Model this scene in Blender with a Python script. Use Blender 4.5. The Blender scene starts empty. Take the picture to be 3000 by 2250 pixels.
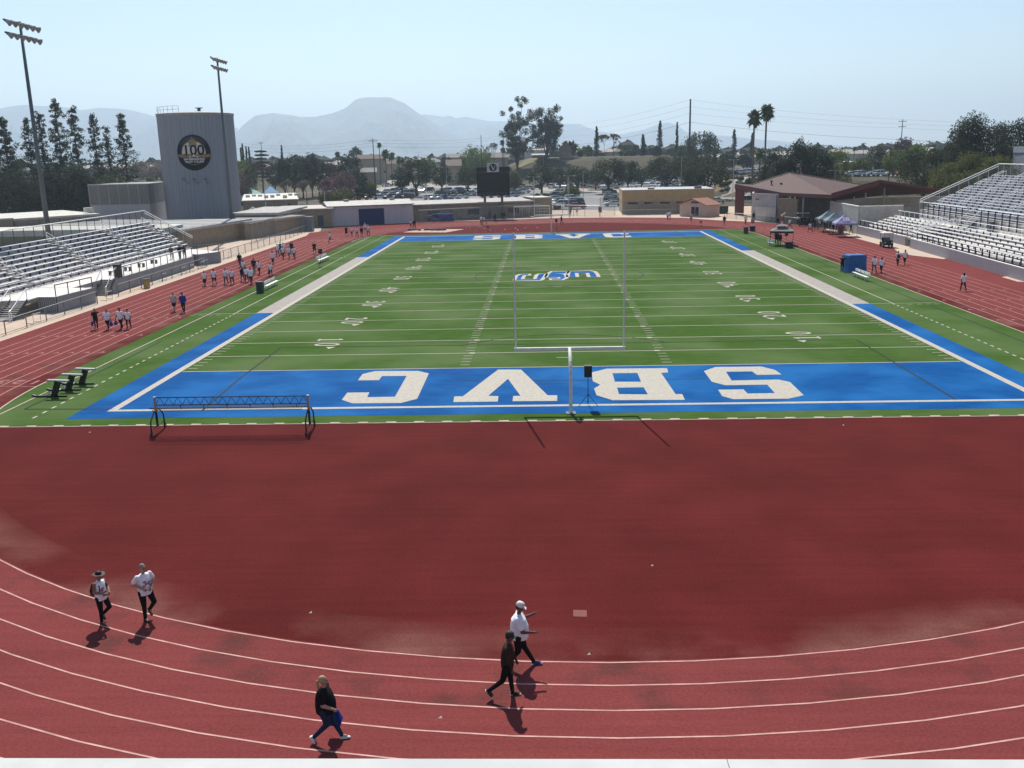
import bpy, bmesh, math, random
import numpy as np
from mathutils import Vector, Matrix, Euler
from mathutils.geometry import tessellate_polygon
random.seed(7); rng = np.random.default_rng(7)
sc = bpy.context.scene
col = sc.collection
# ---------------------------------------------------------------- camera
CAM = np.array([-1.2661, -57.608, 12.9705]); YAW, PIT, ROL, FPX = -.0369, .2385, -.0214, 2762.68
FW = np.array([math.sin(YAW)*math.cos(PIT), math.cos(YAW)*math.cos(PIT), -math.sin(PIT)])
RT0 = np.array([math.cos(YAW), -math.sin(YAW), 0.]); UP0 = np.cross(RT0, FW)
RT = RT0*math.cos(ROL)+UP0*math.sin(ROL); UP = -RT0*math.sin(ROL)+UP0*math.cos(ROL)
cd = bpy.data.cameras.new('camera'); cam = bpy.data.objects.new('camera', cd); col.objects.link(cam)
cd.sensor_fit = 'HORIZONTAL'; cd.sensor_width = 36; cd.lens = FPX/3000*36
cd.clip_start = .05; cd.clip_end = 60000
cam.matrix_world = Matrix(((RT[0], UP[0], -FW[0], CAM[0]), (RT[1], UP[1], -FW[1], CAM[1]), (RT[2], UP[2], -FW[2], CAM[2]), (0, 0, 0, 1)))
sc.camera = cam
# ---------------------------------------------------------------- light
SUN_EL, SUN_AZ = math.radians(50), math.radians(-11.0)      # azimuth measured from +Y towards +X
w = bpy.data.worlds.new('World'); sc.world = w; w.use_nodes = True
nt = w.node_tree; nt.nodes.clear()
sky = nt.nodes.new('ShaderNodeTexSky'); sky.sky_type = 'NISHITA'; sky.sun_disc = False
sky.sun_elevation = SUN_EL; sky.sun_rotation = SUN_AZ; sky.air_density = 1.0; sky.dust_density = .2; sky.ozone_density = 1.0
bg = nt.nodes.new('ShaderNodeBackground'); bg.inputs[1].default_value = .1
wo = nt.nodes.new('ShaderNodeOutputWorld'); nt.links.new(sky.outputs[0], bg.inputs[0]); nt.links.new(bg.outputs[0], wo.inputs[0])
sl = bpy.data.lights.new('sun', 'SUN'); sl.energy = 5.0; sl.angle = math.radians(.53); sl.color = (1, .95, .87)
so = bpy.data.objects.new('sun', sl); col.objects.link(so)
sdir = Vector((math.sin(SUN_AZ)*math.cos(SUN_EL), math.cos(SUN_AZ)*math.cos(SUN_EL), math.sin(SUN_EL)))
so.rotation_euler = sdir.to_track_quat('Z', 'Y').to_euler(); so.location = (0, 0, 200)
sc.view_settings.view_transform = 'Standard'; sc.view_settings.look = 'None'; sc.view_settings.exposure = .27; sc.view_settings.gamma = 1
sc.cycles.volume_bounces = 1; sc.cycles.max_bounces = 6; sc.cycles.transparent_max_bounces = 24
sc.cycles.volume_step_rate = 10; sc.cycles.use_denoising = True
# ---------------------------------------------------------------- survey helpers: photo pixel -> place on the ground
def ray(x, y): return FW+RT*(x-1500)/FPX-UP*(y-1125)/FPX
def P(x, y, z=0):
    d = ray(x, y); return CAM+d*((z-CAM[2])/d[2])
def D(x, y, dist):
    d = ray(x, y); return CAM+d*(dist/math.hypot(d[0], d[1]))
def PY(x, y, Y):
    d = ray(x, y); return CAM+d*((Y-CAM[1])/d[1])
def PX(x, y, X):
    d = ray(x, y); return CAM+d*((X-CAM[0])/d[0])
def V(x, y, base):
    return D(x, y, math.hypot(base[0]-CAM[0], base[1]-CAM[1]))
k6, k5, k4, k3 = 600/2212, 500/2212, 400/2212, 300/2212
CR = dict(L=(0, 500, k6), T=(450, 300, k6), M=(900, 300, k6), N=(1400, 250, k6), Q=(1900, 250, k6), K=(2400, 250, k6), R=(2400, 500, k6),
          G=(500, 600, k5), H=(2100, 450, k5), F=(1350, 650, 1100/2212), A=(1100, 640, k6), C=(700, 850, k6), B=(2400, 850, k6), S=(0, 1000, k6),
          E=(1700, 640, k6), U=(0, 0, 800/2212), a=(0, 580, k3), b=(300, 640, k3), c=(2600, 450, k4), d=(2600, 650, k4), e=(2250, 580, k3), f=(1300, 450, k3),
          g=(0, 800, k3), h=(950, 420, k4), p=(200, 1600, k4), q=(1350, 1700, 400/1327), r=(850, 1950, 300/1659))
def c(n, x, y): o = CR[n]; return (o[0]+x*o[2], o[1]+y*o[2])
def ss(t): t = min(1, max(0, t)); return t*t*(3-2*t)
def HT(x, y):
    dx, dy = x-CAM[0], y-CAM[1]; d = math.hypot(dx, dy)
    if d < 190 or dy < 20: return 0.
    # azimuth expressed as lateral slope from the view axis
    fx, fy = math.sin(YAW), math.cos(YAW)
    u = (dx*fy-dy*fx)/max(1., dx*fx+dy*fy)
    h = 5*ss((d-285)/230)
    d0 = 285-(u-.195)*250
    h = max(h, 4.8*ss((d-d0)/14)*ss((u-.172)/.02)*(1-ss((d-700)/500)))
    crest = 11.2*ss((u+.045)/.075)*(1-ss((u-.165)/.03))
    h = max(h, crest*ss((d-385)/60)*(1-ss((d-540)/120)))
    h *= 1-ss((d-900)/900)
    return h
def GT(x, y):      # where the line of sight meets the terrain
    r = ray(x, y); hz = math.hypot(r[0], r[1]); t = 150.
    while t < 3000:
        q = CAM+r*(t/hz)
        if q[2] <= HT(q[0], q[1]): return q
        t += .5
    return q
# ---------------------------------------------------------------- materials
def mat(name, c1, c2=None, rough=.8, scale=1., metal=0., detail=6, bump=0., spec=.3, coord='Object', c3=None, s3=.1, stretch=None, ramp=(.35, .65), transl=0., alpha=None, emit=None):
    m = bpy.data.materials.new(name); m.use_nodes = True; n = m.node_tree.nodes; l = m.node_tree.links
    b = n['Principled BSDF']; b.inputs['Roughness'].default_value = rough; b.inputs['Metallic'].default_value = metal
    b.inputs['Specular IOR Level'].default_value = spec
    tc = n.new('ShaderNodeTexCoord'); mp = n.new('ShaderNodeMapping'); l.new(tc.outputs[coord], mp.inputs[0])
    if stretch: mp.inputs['Scale'].default_value = stretch
    no = n.new('ShaderNodeTexNoise'); no.inputs['Scale'].default_value = scale; no.inputs['Detail'].default_value = detail
    l.new(mp.outputs[0], no.inputs['Vector'])
    if c2 is None: c2 = tuple(x*.82 for x in c1)
    cr = n.new('ShaderNodeValToRGB'); cr.color_ramp.elements[0].position = ramp[0]; cr.color_ramp.elements[1].position = ramp[1]
    cr.color_ramp.elements[0].color = (*c2, 1); cr.color_ramp.elements[1].color = (*c1, 1)
    l.new(no.outputs[0], cr.inputs[0]); out = cr.outputs[0]
    if c3:
        n3 = n.new('ShaderNodeTexNoise'); n3.inputs['Scale'].default_value = s3; n3.inputs['Detail'].default_value = 4
        l.new(tc.outputs[coord], n3.inputs['Vector'])
        r3 = n.new('ShaderNodeValToRGB'); r3.color_ramp.elements[0].position = .42; r3.color_ramp.elements[1].position = .62
        l.new(n3.outputs[0], r3.inputs[0]); mx = n.new('ShaderNodeMixRGB'); l.new(r3.outputs[0], mx.inputs[0]); l.new(out, mx.inputs[1]); mx.inputs[2].default_value = (*c3, 1); out = mx.outputs[0]
    l.new(out, b.inputs['Base Color'])
    if bump:
        bp = n.new('ShaderNodeBump'); bp.inputs['Strength'].default_value = bump; bp.inputs['Distance'].default_value = .02
        l.new(no.outputs[0], bp.inputs['Height']); l.new(bp.outputs[0], b.inputs['Normal'])
    if emit: b.inputs['Emission Color'].default_value = (*emit, 1); b.inputs['Emission Strength'].default_value = 1
    if transl or alpha is not None:
        o = n['Material Output']; x = n.new('ShaderNodeMixShader')
        if alpha is not None:
            t = n.new('ShaderNodeBsdfTransparent'); x.inputs[0].default_value = alpha; l.new(t.outputs[0], x.inputs[1]); l.new(b.outputs[0], x.inputs[2])
        else:
            t = n.new('ShaderNodeBsdfTranslucent'); l.new(out, t.inputs[0]); x.inputs[0].default_value = transl; l.new(b.outputs[0], x.inputs[1]); l.new(t.outputs[0], x.inputs[2])
        l.new(x.outputs[0], o.inputs[0])
    return m
_pm = {}
def pm(c1, rough=.7, metal=0., spec=.3, s=6., v=.85):
    k = (tuple(c1), rough, metal, spec, s, v)
    if k not in _pm: _pm[k] = mat('paint', c1, tuple(x*v for x in c1), rough=rough, metal=metal, spec=spec, scale=s)
    return _pm[k]
# ---------------------------------------------------------------- tagging and mesh building
def tag(o, label=None, cat=None, group=None, kind=None):
    if label: o['label'] = label
    if cat: o['category'] = cat
    if group: o['group'] = group
    if kind: o['kind'] = kind
    return o
def thing(name, loc, label, cat, group=None, rz=0.):
    o = bpy.data.objects.new(name, None); col.objects.link(o); o.location = Vector([float(v) for v in loc]); o.rotation_euler = (0, 0, rz)
    o.empty_display_size = .3
    return tag(o, label, cat, group)
def children(o): return [x for x in bpy.data.objects if x.parent == o]
class MB:
    def __init__(s): s.v = []; s.f = []; s.M = None
    def add(s, vs, fs, M=None):
        n = len(s.v)
        M = M if M is not None else s.M
        if M is not None: vs = [tuple(M @ Vector(v)) for v in vs]
        s.v += [tuple(map(float, v)) for v in vs]; s.f += [tuple(i+n for i in f) for f in fs]; return s
    def box(s, a, b, M=None):
        (x0, y0, z0), (x1, y1, z1) = a, b
        return s.add([(x0, y0, z0), (x1, y0, z0), (x1, y1, z0), (x0, y1, z0), (x0, y0, z1), (x1, y0, z1), (x1, y1, z1), (x0, y1, z1)],
                     [(0, 3, 2, 1), (4, 5, 6, 7), (0, 1, 5, 4), (1, 2, 6, 5), (2, 3, 7, 6), (3, 0, 4, 7)], M)
    def cbox(s, cx, cy, z0, sx, sy, h, M=None): return s.box((cx-sx/2, cy-sy/2, z0), (cx+sx/2, cy+sy/2, z0+h), M)
    def tube(s, p0, p1, r0, r1=None, n=8, M=None, cap=True):
        r1 = r0 if r1 is None else r1
        p0 = Vector([float(v) for v in p0]); p1 = Vector([float(v) for v in p1]); d = (p1-p0)
        if d.length < 1e-6: return s
        q = d.normalized().to_track_quat('Z', 'Y'); vs = []
        for p, r in ((p0, r0), (p1, r1)):
            for i in range(n):
                a = 2*math.pi*(i+.5)/n; vs.append(p+q @ Vector((math.cos(a)*r, math.sin(a)*r, 0)))
        fs = [(i, (i+1) % n, n+(i+1) % n, n+i) for i in range(n)]
        if cap: fs += [tuple(range(n-1, -1, -1)), tuple(range(n, 2*n))]
        return s.add(vs, fs, M)
    def path(s, pts, r, n=6, M=None):
        for a, b in zip(pts[:-1], pts[1:]): s.tube(a, b, r, n=n, M=M)
        return s
    def bar(s, p0, p1, wd, h, M=None):    # box beam: width horizontal, h vertical
        p0 = Vector([float(v) for v in p0]); p1 = Vector([float(v) for v in p1]); d = (p1-p0).normalized()
        sd = Vector((d.y, -d.x, 0)); sd = sd.normalized()*wd/2 if sd.length > 1e-4 else Vector((wd/2, 0, 0)); u = sd.cross(d).normalized()*h/2
        if abs(d.z) < .98 and u.z < 0: u = -u
        vs = [p0-sd-u, p0+sd-u, p0+sd+u, p0-sd+u, p1-sd-u, p1+sd-u, p1+sd+u, p1-sd+u]
        return s.add(vs, [(0, 1, 2, 3), (7, 6, 5, 4), (0, 4, 5, 1), (1, 5, 6, 2), (2, 6, 7, 3), (3, 7, 4, 0)], M)
    def poly(s, pts, z=None, holes=(), M=None):
        loops = [[Vector((p[0], p[1], z if z is not None else p[2])) for p in pts]]+[[Vector((p[0], p[1], z)) for p in h] for h in holes]
        vs = [v for lp in loops for v in lp]; fs = []
        for t in tessellate_polygon(loops):
            a, b, cc = vs[t[0]], vs[t[1]], vs[t[2]]; nn = (b-a).cross(cc-a)
            if nn.length < 1e-9: continue
            fs.append(t if nn.z >= 0 or z is None else (t[2], t[1], t[0]))
        return s.add([tuple(v) for v in vs], fs, M)
    def prism(s, pts, z0, z1, M=None):
        n = len(pts); ar = sum(pts[i][0]*pts[(i+1) % n][1]-pts[(i+1) % n][0]*pts[i][1] for i in range(n))
        if ar < 0: pts = pts[::-1]
        vs = [(p[0], p[1], z0) for p in pts]+[(p[0], p[1], z1) for p in pts]
        fs = [(i, (i+1) % n, n+(i+1) % n, n+i) for i in range(n)]
        tr = tessellate_polygon([[Vector((p[0], p[1], 0)) for p in pts]])
        for t in tr:
            a, b, cc = [Vector((pts[i][0], pts[i][1], 0)) for i in t]
            if (b-a).cross(cc-a).z < 0: t = (t[2], t[1], t[0])
            fs.append(tuple(i+n for i in t)); fs.append((t[2], t[1], t[0]))
        return s.add(vs, fs, M)
    def ring(s, rings, close=True, cap=True, M=None):     # rings: list of equal length point lists
        n = len(rings[0]); vs = [p for r in rings for p in r]; fs = []
        for j in range(len(rings)-1):
            for i in range(n): fs.append((j*n+i, j*n+(i+1) % n, (j+1)*n+(i+1) % n, (j+1)*n+i))
        if cap: fs += [tuple(range(n-1, -1, -1)), tuple(range((len(rings)-1)*n, len(rings)*n))]
        return s.add(vs, fs, M)
    def ell(s, cx, r, n=12, m=8, M=None):
        rings = []
        for j in range(m+1):
            t = math.pi*(j+.001 if j == 0 else j-.001 if j == m else j)/m
            rings.append([(cx[0]+r[0]*math.sin(t)*math.cos(2*math.pi*i/n), cx[1]+r[1]*math.sin(t)*math.sin(2*math.pi*i/n), cx[2]-r[2]*math.cos(t)) for i in range(n)])
        return s.ring(rings, M=M)
    def mesh(s, name):
        me = bpy.data.meshes.new(name); me.from_pydata(s.v, [], s.f); me.update(); return me
    def build(s, name, m, parent=None, smooth=False, world=False):
        if world and parent is not None:
            L = parent.matrix_world.translation if parent.parent is None else parent.matrix_world.translation
            L = parent.location if parent.parent is None else parent.parent.location+parent.location
            s.v = [(v[0]-L[0], v[1]-L[1], v[2]-L[2]) for v in s.v]
        me = s.mesh(name); me.materials.append(m)
        if smooth: me.polygons.foreach_set('use_smooth', [True]*len(me.polygons))
        o = bpy.data.objects.new(name, me); col.objects.link(o)
        if parent is not None: o.parent = parent
        return o
def multi(name, parts, parent, world=True):
    o = None; me = None; mb = MB(); mi = []; ms = []
    for b, m in parts:
        mb.add(b.v, b.f); mi += [len(ms)]*len(b.f); ms.append(m)
    o = mb.build(name, ms[0], parent, world=world)
    for m in ms[1:]: o.data.materials.append(m)
    o.data.polygons.foreach_set('material_index', mi); return o
def struct(name, mb, m, kind='structure'): return tag(mb.build(name, m), kind=kind)
def strip(mb, pts, wd, z, closed=False):      # flat painted line along a polyline
    pts = [Vector((p[0], p[1], 0)) for p in pts]; n = len(pts); Lf = []; Rg = []
    for i in range(n):
        a = pts[(i-1) % n] if (closed or i > 0) else pts[i]; b = pts[(i+1) % n] if (closed or i < n-1) else pts[i]
        t = (b-a).normalized(); nn = Vector((-t.y, t.x, 0))*wd/2; Lf.append(pts[i]+nn); Rg.append(pts[i]-nn)
    rngi = range(n if closed else n-1)
    vs = [(v.x, v.y, z) for v in Rg]+[(v.x, v.y, z) for v in Lf]
    mb.add(vs, [(i, (i+1) % n, n+(i+1) % n, n+i) for i in rngi])
def text_mesh(body, size=1., bold=False, extrude=0., align='CENTER', sx=1.):
    cu = bpy.data.curves.new('text', 'FONT'); cu.body = body; cu.size = size; cu.align_x = align; cu.align_y = 'CENTER'; cu.extrude = extrude; cu.resolution_u = 6
    if bold: cu.offset = .02*size
    o = bpy.data.objects.new('text', cu); col.objects.link(o); bpy.context.view_layer.update()
    me = bpy.data.meshes.new_from_object(o.evaluated_get(bpy.context.evaluated_depsgraph_get()))
    bpy.data.objects.remove(o); v = [(p.co.x*sx, p.co.y, p.co.z) for p in me.vertices]; f = [tuple(p.vertices) for p in me.polygons]
    bpy.data.meshes.remove(me); return v, f
def dup(o, parent=None, loc=None, rz=None, label=None):
    n = o.copy(); col.objects.link(n); n.parent = parent
    if loc is not None: n.location = Vector([float(v) for v in loc])
    if rz is not None: n.rotation_euler = (0, 0, rz)
    if label: n['label'] = label
    for ch in children(o): dup(ch, n)
    return n
YD = .9144
WHITE = mat('white_paint', (.8, .78, .74), (.66, .64, .6), scale=3, rough=.7)
GREYM = mat('galvanised_steel', (.42, .43, .44), (.33, .34, .35), scale=4, rough=.45, metal=.5)
DKGREY = mat('dark_steel', (.09, .1, .11), (.06, .07, .08), scale=4, rough=.5, metal=.3)
BLACK = mat('black_paint', (.012, .012, .014), (.008, .008, .009), scale=5, rough=.5)
ALU = mat('aluminium', (.85, .85, .83), (.74, .74, .74), scale=2.5, rough=.4, metal=.25, spec=.5)
GLASS = mat('dark_glass', (.02, .03, .035), (.012, .02, .025), scale=3, rough=.08, spec=.8)
# ================================================================ ground, track, field
BCX, R0 = .3, 32.2                    # bend centre x, kerb radius
def stadium(r, y0=-1.83, y1=93.3, n=48):
    pts = []
    for i in range(n+1):
        a = math.pi+math.pi*i/n; pts.append((BCX+r*math.cos(a), y0+r*math.sin(a)))
    for i in range(n+1):
        a = math.pi*i/n; pts.append((BCX+r*math.cos(a), y1+r*math.sin(a)))
    return pts
def clipY(pts, ylo, yhi):
    def clip(ps, f, inter):
        out = []
        for i in range(len(ps)):
            a, b = ps[i-1], ps[i]
            if f(b):
                if not f(a): out.append(inter(a, b))
                out.append(b)
            elif f(a): out.append(inter(a, b))
        return out
    def it(yy): return lambda a, b: (a[0]+(b[0]-a[0])*(yy-a[1])/(b[1]-a[1]), yy)
    pts = clip(pts, lambda p: p[1] >= ylo, it(ylo)); return clip(pts, lambda p: p[1] <= yhi, it(yhi))
# terrain: one sheet out to the horizon, in rings round the camera
ds = [0, 30, 60, 100, 140, 170, 190]+list(range(200, 300, 5))+list(range(300, 700, 10))+list(range(700, 1300, 50))+[1400, 1600, 1900, 2300, 3000, 4000, 6000, 9000, 14000, 22000, 30000]
azs = [math.radians(a) for a in np.concatenate([np.arange(-180, -34, 8.), np.arange(-34, 38, .5), np.arange(38, 181, 8.)])]
g = MB(); n = len(azs)
vs = []
for d in ds:
    for a in azs:
        x, y = CAM[0]+math.sin(a)*d, CAM[1]+math.cos(a)*d
        vs.append((x, y, HT(x, y)-.03 if d < 12000 else -.03))
fs = [(j*n+i, (j+1)*n+i, (j+1)*n+(i+1) % n, j*n+(i+1) % n) for j in range(len(ds)-1) for i in range(n-1)]
g.add(vs, fs)
def ground_mat():
    m = mat('dry_ground', (.15, .12, .085), (.085, .075, .05), scale=.06, detail=10, rough=.95, c3=(.06, .058, .035), s3=.018, spec=.1)
    return m
GROUND = struct('ground', g, ground_mat())
def sheet(name, pts, z, m, kind='structure', holes=()):
    mb = MB(); mb.poly(pts, z, holes); return struct(name, mb, m, kind)
def drape(name, corners, m, lift=.02, n=24, mm=24):    # quad draped over the terrain
    A_, B_, C_, D_ = [np.array(q[:2], float) for q in corners]; vs = []
    for j in range(mm+1):
        for i in range(n+1):
            u, v = i/n, j/mm; q = (A_*(1-u)+B_*u)*(1-v)+(D_*(1-u)+C_*u)*v; vs.append((q[0], q[1], HT(*q)+lift))
    fs = [(j*(n+1)+i, j*(n+1)+i+1, (j+1)*(n+1)+i+1, (j+1)*(n+1)+i) for j in range(mm) for i in range(n)]
    mb = MB(); mb.add(vs, fs); return struct(name, mb, m)
M_CONC = mat('pale_concrete', (.6, .46, .345), (.48, .37, .28), scale=.8, detail=8, rough=.95, c3=(.5, .41, .33), spec=.08, s3=.15)
M_ASPH = mat('worn_asphalt', (.2, .2, .195), (.15, .15, .15), scale=.5, detail=10, rough=.9, c3=(.25, .245, .235), s3=.05)
sheet('sidewalk', [(-150, -20), (-42.5, -20), (-42.5, 117), (-46, 134), (-43.6, 128), (46, 119), (44.5, 92), (44.5, -20), (150, -20), (150, 150), (70, 172), (-10, 168), (-150, 170)], 0., M_CONC)
# the red running track and D-zones
def track_mat():
    m = mat('red_track', (.104, .0155, .0145), (.088, .013, .0122), scale=.35, detail=12, rough=.95, spec=.04)
    n = m.node_tree.nodes; l = m.node_tree.links; b = n['Principled BSDF']
    src = b.inputs['Base Color'].links[0].from_socket
    tc = n.new('ShaderNodeTexCoord')
    # ring mask: the lanes are more worn and paler than the infield
    sep = n.new('ShaderNodeSeparateXYZ'); l.new(tc.outputs['Object'], sep.inputs[0])
    def math_(op, a, bb=None, cc=None):
        x = n.new('ShaderNodeMath'); x.operation = op
        for i, q in enumerate((a, bb, cc)):
            if q is None: continue
            if isinstance(q, (int, float)): x.inputs[i].default_value = q
            else: l.new(q, x.inputs[i])
        return x.outputs[0]
    yc = math_('MAXIMUM', math_('SUBTRACT', -1.83, sep.outputs[1]), math_('SUBTRACT', sep.outputs[1], 93.3)); yc = math_('MAXIMUM', yc, 0.)
    dx = math_('SUBTRACT', sep.outputs[0], BCX)
    r = math_('SQRT', math_('ADD', math_('MULTIPLY', dx, dx), math_('MULTIPLY', yc, yc)))
    nz = n.new('ShaderNodeTexNoise'); nz.inputs['Scale'].default_value = .25; nz.inputs['Detail'].default_value = 8; l.new(tc.outputs['Object'], nz.inputs['Vector'])
    lane = math_('GREATER_THAN', r, 33.38)
    mx = n.new('ShaderNodeMixRGB'); l.new(math_('MULTIPLY', lane, .9), mx.inputs[0]); l.new(src, mx.inputs[1]); mx.inputs[2].default_value = (.186, .044, .041, 1)
    # dust settling along the first lane line, dark rubber scuffs in lane one
    band = math_('MULTIPLY', math_('GREATER_THAN', r, 31.6), math_('LESS_THAN', r, 33.38))
    rp = n.new('ShaderNodeValToRGB'); rp.color_ramp.elements[0].position = .44; rp.color_ramp.elements[1].position = .7; l.new(nz.outputs[0], rp.inputs[0])
    fade = n.new('ShaderNodeMapRange'); fade.inputs[1].default_value = 31.4; fade.inputs[2].default_value = 33.3; l.new(r, fade.inputs[0])
    m2 = n.new('ShaderNodeMixRGB'); l.new(math_('MULTIPLY', math_('MULTIPLY', fade.outputs[0], rp.outputs[0]), math_('MULTIPLY', band, .75)), m2.inputs[0]); l.new(mx.outputs[0], m2.inputs[1]); m2.inputs[2].default_value = (.22, .1, .08, 1)
    nd = n.new('ShaderNodeTexNoise'); nd.inputs['Scale'].default_value = .55; nd.inputs['Detail'].default_value = 9; l.new(tc.outputs['Object'], nd.inputs['Vector'])
    rd = n.new('ShaderNodeValToRGB'); rd.color_ramp.elements[0].position = .5; rd.color_ramp.elements[1].position = .72; l.new(nd.outputs[0], rd.inputs[0])
    dk = math_('MULTIPLY', math_('MULTIPLY', lane, math_('LESS_THAN', r, 35.6)), math_('MULTIPLY', rd.outputs[0], .7))
    m3 = n.new('ShaderNodeMixRGB'); l.new(dk, m3.inputs[0]); l.new(m2.outputs[0], m3.inputs[1]); m3.inputs[2].default_value = (.055, .032, .028, 1)
    # speckle and pale dust overall
    sp = n.new('ShaderNodeTexNoise'); sp.inputs['Scale'].default_value = 14; sp.inputs['Detail'].default_value = 6; l.new(tc.outputs['Object'], sp.inputs['Vector'])
    rs = n.new('ShaderNodeMapRange'); rs.inputs[1].default_value = .3; rs.inputs[2].default_value = .7; rs.inputs[3].default_value = .84; rs.inputs[4].default_value = 1.18; l.new(sp.outputs[0], rs.inputs[0])
    lg = n.new('ShaderNodeTexNoise'); lg.inputs['Scale'].default_value = .09; lg.inputs['Detail'].default_value = 10; lg.inputs['Roughness'].default_value = .62; l.new(tc.outputs['Object'], lg.inputs['Vector'])
    rl = n.new('ShaderNodeMapRange'); rl.inputs[1].default_value = .3; rl.inputs[2].default_value = .7; rl.inputs[3].default_value = .88; rl.inputs[4].default_value = 1.13; l.new(lg.outputs[0], rl.inputs[0])
    mm = n.new('ShaderNodeMixRGB'); mm.blend_type = 'MULTIPLY'; mm.inputs[0].default_value = 1; l.new(m3.outputs[0], mm.inputs[1]); 
    smp = n.new('ShaderNodeMapping'); smp.inputs['Scale'].default_value = (.12, 2.4, 1); l.new(tc.outputs['Object'], smp.inputs[0])
    st = n.new('ShaderNodeTexNoise'); st.inputs['Scale'].default_value = 1.3; st.inputs['Detail'].default_value = 8; st.inputs['Roughness'].default_value = .65; l.new(smp.outputs[0], st.inputs['Vector'])
    rst = n.new('ShaderNodeMapRange'); rst.inputs[1].default_value = .3; rst.inputs[2].default_value = .7; rst.inputs[3].default_value = .9; rst.inputs[4].default_value = 1.12; l.new(st.outputs[0], rst.inputs[0])
    l.new(math_('MULTIPLY', rst.outputs[0], math_('MULTIPLY', rs.outputs[0], rl.outputs[0])), mm.inputs[2])
    l.new(mm.outputs[0], b.inputs['Base Color'])
    bp = n.new('ShaderNodeBump'); bp.inputs['Strength'].default_value = .25; bp.inputs['Distance'].default_value = .01
    fn = n.new('ShaderNodeTexNoise'); fn.inputs['Scale'].default_value = 60; l.new(tc.outputs['Object'], fn.inputs['Vector']); l.new(fn.outputs[0], bp.inputs['Height']); l.new(bp.outputs[0], b.inputs['Normal'])
    return m
M_TRACK = track_mat()
trk = [(-42.6, -80), (-42.6, 107), (-43.6, 113), (-41.0, 118.5), (-38.6, 121), (-46.2, 126.5), (-43.4, 128.6), (-27.5, 134.6), (-26.8, 136.6), (-12, 137.6), (1, 141), (14.5, 139), (26.5, 134.5), (31.5, 126), (36, 121.5), (44.2, 108), (44.6, 92), (44.6, 61), (46.4, 56), (45.1, 35), (44.5, 0), (44.5, -80)]
sheet('running_track', trk, .01, M_TRACK)
# old worn patch across the far D-zone (a paler, older surfacing)
M_OLD = mat('old_track', (.19, .058, .052), (.16, .047, .042), scale=.4, detail=8, rough=.95, spec=.05)
sheet('track_surface', [(-27, 134.3), (-26.5, 136.3), (-12, 137.3), (1, 140.7), (14.5, 138.7), (26.2, 134.2), (33, 124), (30, 127), (20, 127), (-10, 126), (-24, 125)], .015, M_OLD)
ln = MB()
for k in range(1, 9):
    strip(ln, stadium(R0+.12+1.095*k+(.06 if k else 0)), .052, .016, closed=True)
struct('lane_lines', ln, mat('lane_paint', (.6, .33, .28), (.42, .21, .175), scale=2.2, detail=8, rough=.7))
kb = MB(); strip(kb, clipY(stadium(R0-.02), -12.2, 104)[:], .01, .02)
# worn lane numbers and start marks
mk = MB()
for nn, (ix, iy) in {'1': (385, 443), '2': (205, 440), '3': (30, 440)}.items():
    q = P(*c('S', ix, iy)); v, f = text_mesh(nn, 1.3, bold=True, sx=1.); Mx = Matrix.Translation((q[0], q[1], .018)) @ Matrix.Rotation(math.radians(180), 4, 'Z'); mk.add(v, f, Mx)
a, b = P(*c('S', 0, 487)), P(*c('S', 385, 492)); strip(mk, [a, b], .09, .018)
for Yk in (13, 6.5, 21):
    for k in range(8):
        x = BCX-(R0+.4+1.095*k); mk.add([(x, Yk, .018), (x-.25, Yk+.5, .018), (x-.5, Yk, .018), (x-.25, Yk+.12, .018)], [(0, 3, 2, 1)])
for Yk in (24, 19, 14, 29.5):
    for k in range(8):
        x = BCX+(R0+.4+1.095*k); mk.add([(x, Yk, .018), (x+.25, Yk+.5, .018), (x+.5, Yk, .018), (x+.25, Yk+.12, .018)], [(0, 1, 2, 3)])
for nn in range(1, 9):
    v, f = text_mesh(str(nn), 1.2); mk.add(v, f, Matrix.Translation((BCX-(R0+.6+1.095*(nn-1)), 96, .018)))
    mk.add(v, f, Matrix.Translation((BCX+(R0+.6+1.095*(nn-1)), 104, .018)))
strip(mk, [(-32.2, 97.5), (-41, 97.5)], .08, .018)
struct('lane_numbers', mk, mat('faded_paint', (.36, .16, .14), (.26, .09, .08), scale=3, rough=.8))
sheet('track_lid', [P(*c('q', 1092, 293))[:2], P(*c('q', 1224, 297))[:2], P(*c('q', 1226, 362))[:2], P(*c('q', 1093, 357))[:2]], .02, mat('faded_lid', (.2, .055, .05), rough=.8))
sheet('concrete_pad', [P(*c('R', 1970, 1150))[:2], P(*c('R', 2070, 1140))[:2], P(*c('R', 2400, 1215))[:2], P(*c('R', 2140, 1200))[:2]], .02, M_CONC)
sheet('walkway', [(44.4, 88), (44.5, 68), (43.2, 62.8), (43.6, 59.5), (45.6, 55), (46.5, 56), (47.4, 70), (47, 90)], .017, M_CONC)
# turf
def turf_mat(name, c1, c2, c3):
    m = mat(name, c1, c2, scale=2.2, detail=12, rough=1., c3=c3, s3=.12, stretch=(.35, 1.6, 1), ramp=(.25, .75), spec=.03)
    return m
M_TURF = turf_mat('artificial_turf', (.062, .12, .022), (.036, .08, .011), (.088, .136, .045))
sheet('turf', clipY(stadium(R0), -12.2, 104.), .02, M_TURF)
M_WL = mat('white_turf', (.46, .42, .35), (.37, .335, .28), scale=5, detail=10, rough=.85, ramp=(.3, .6))
M_BLUE = mat('blue_turf', (.0015, .085, .28), (.001, .058, .205), scale=1.4, detail=12, rough=.8, c3=(.01, .115, .33), s3=.22, stretch=(.5, 1.2, 1), ramp=(.25, .75), spec=.03)
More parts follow.
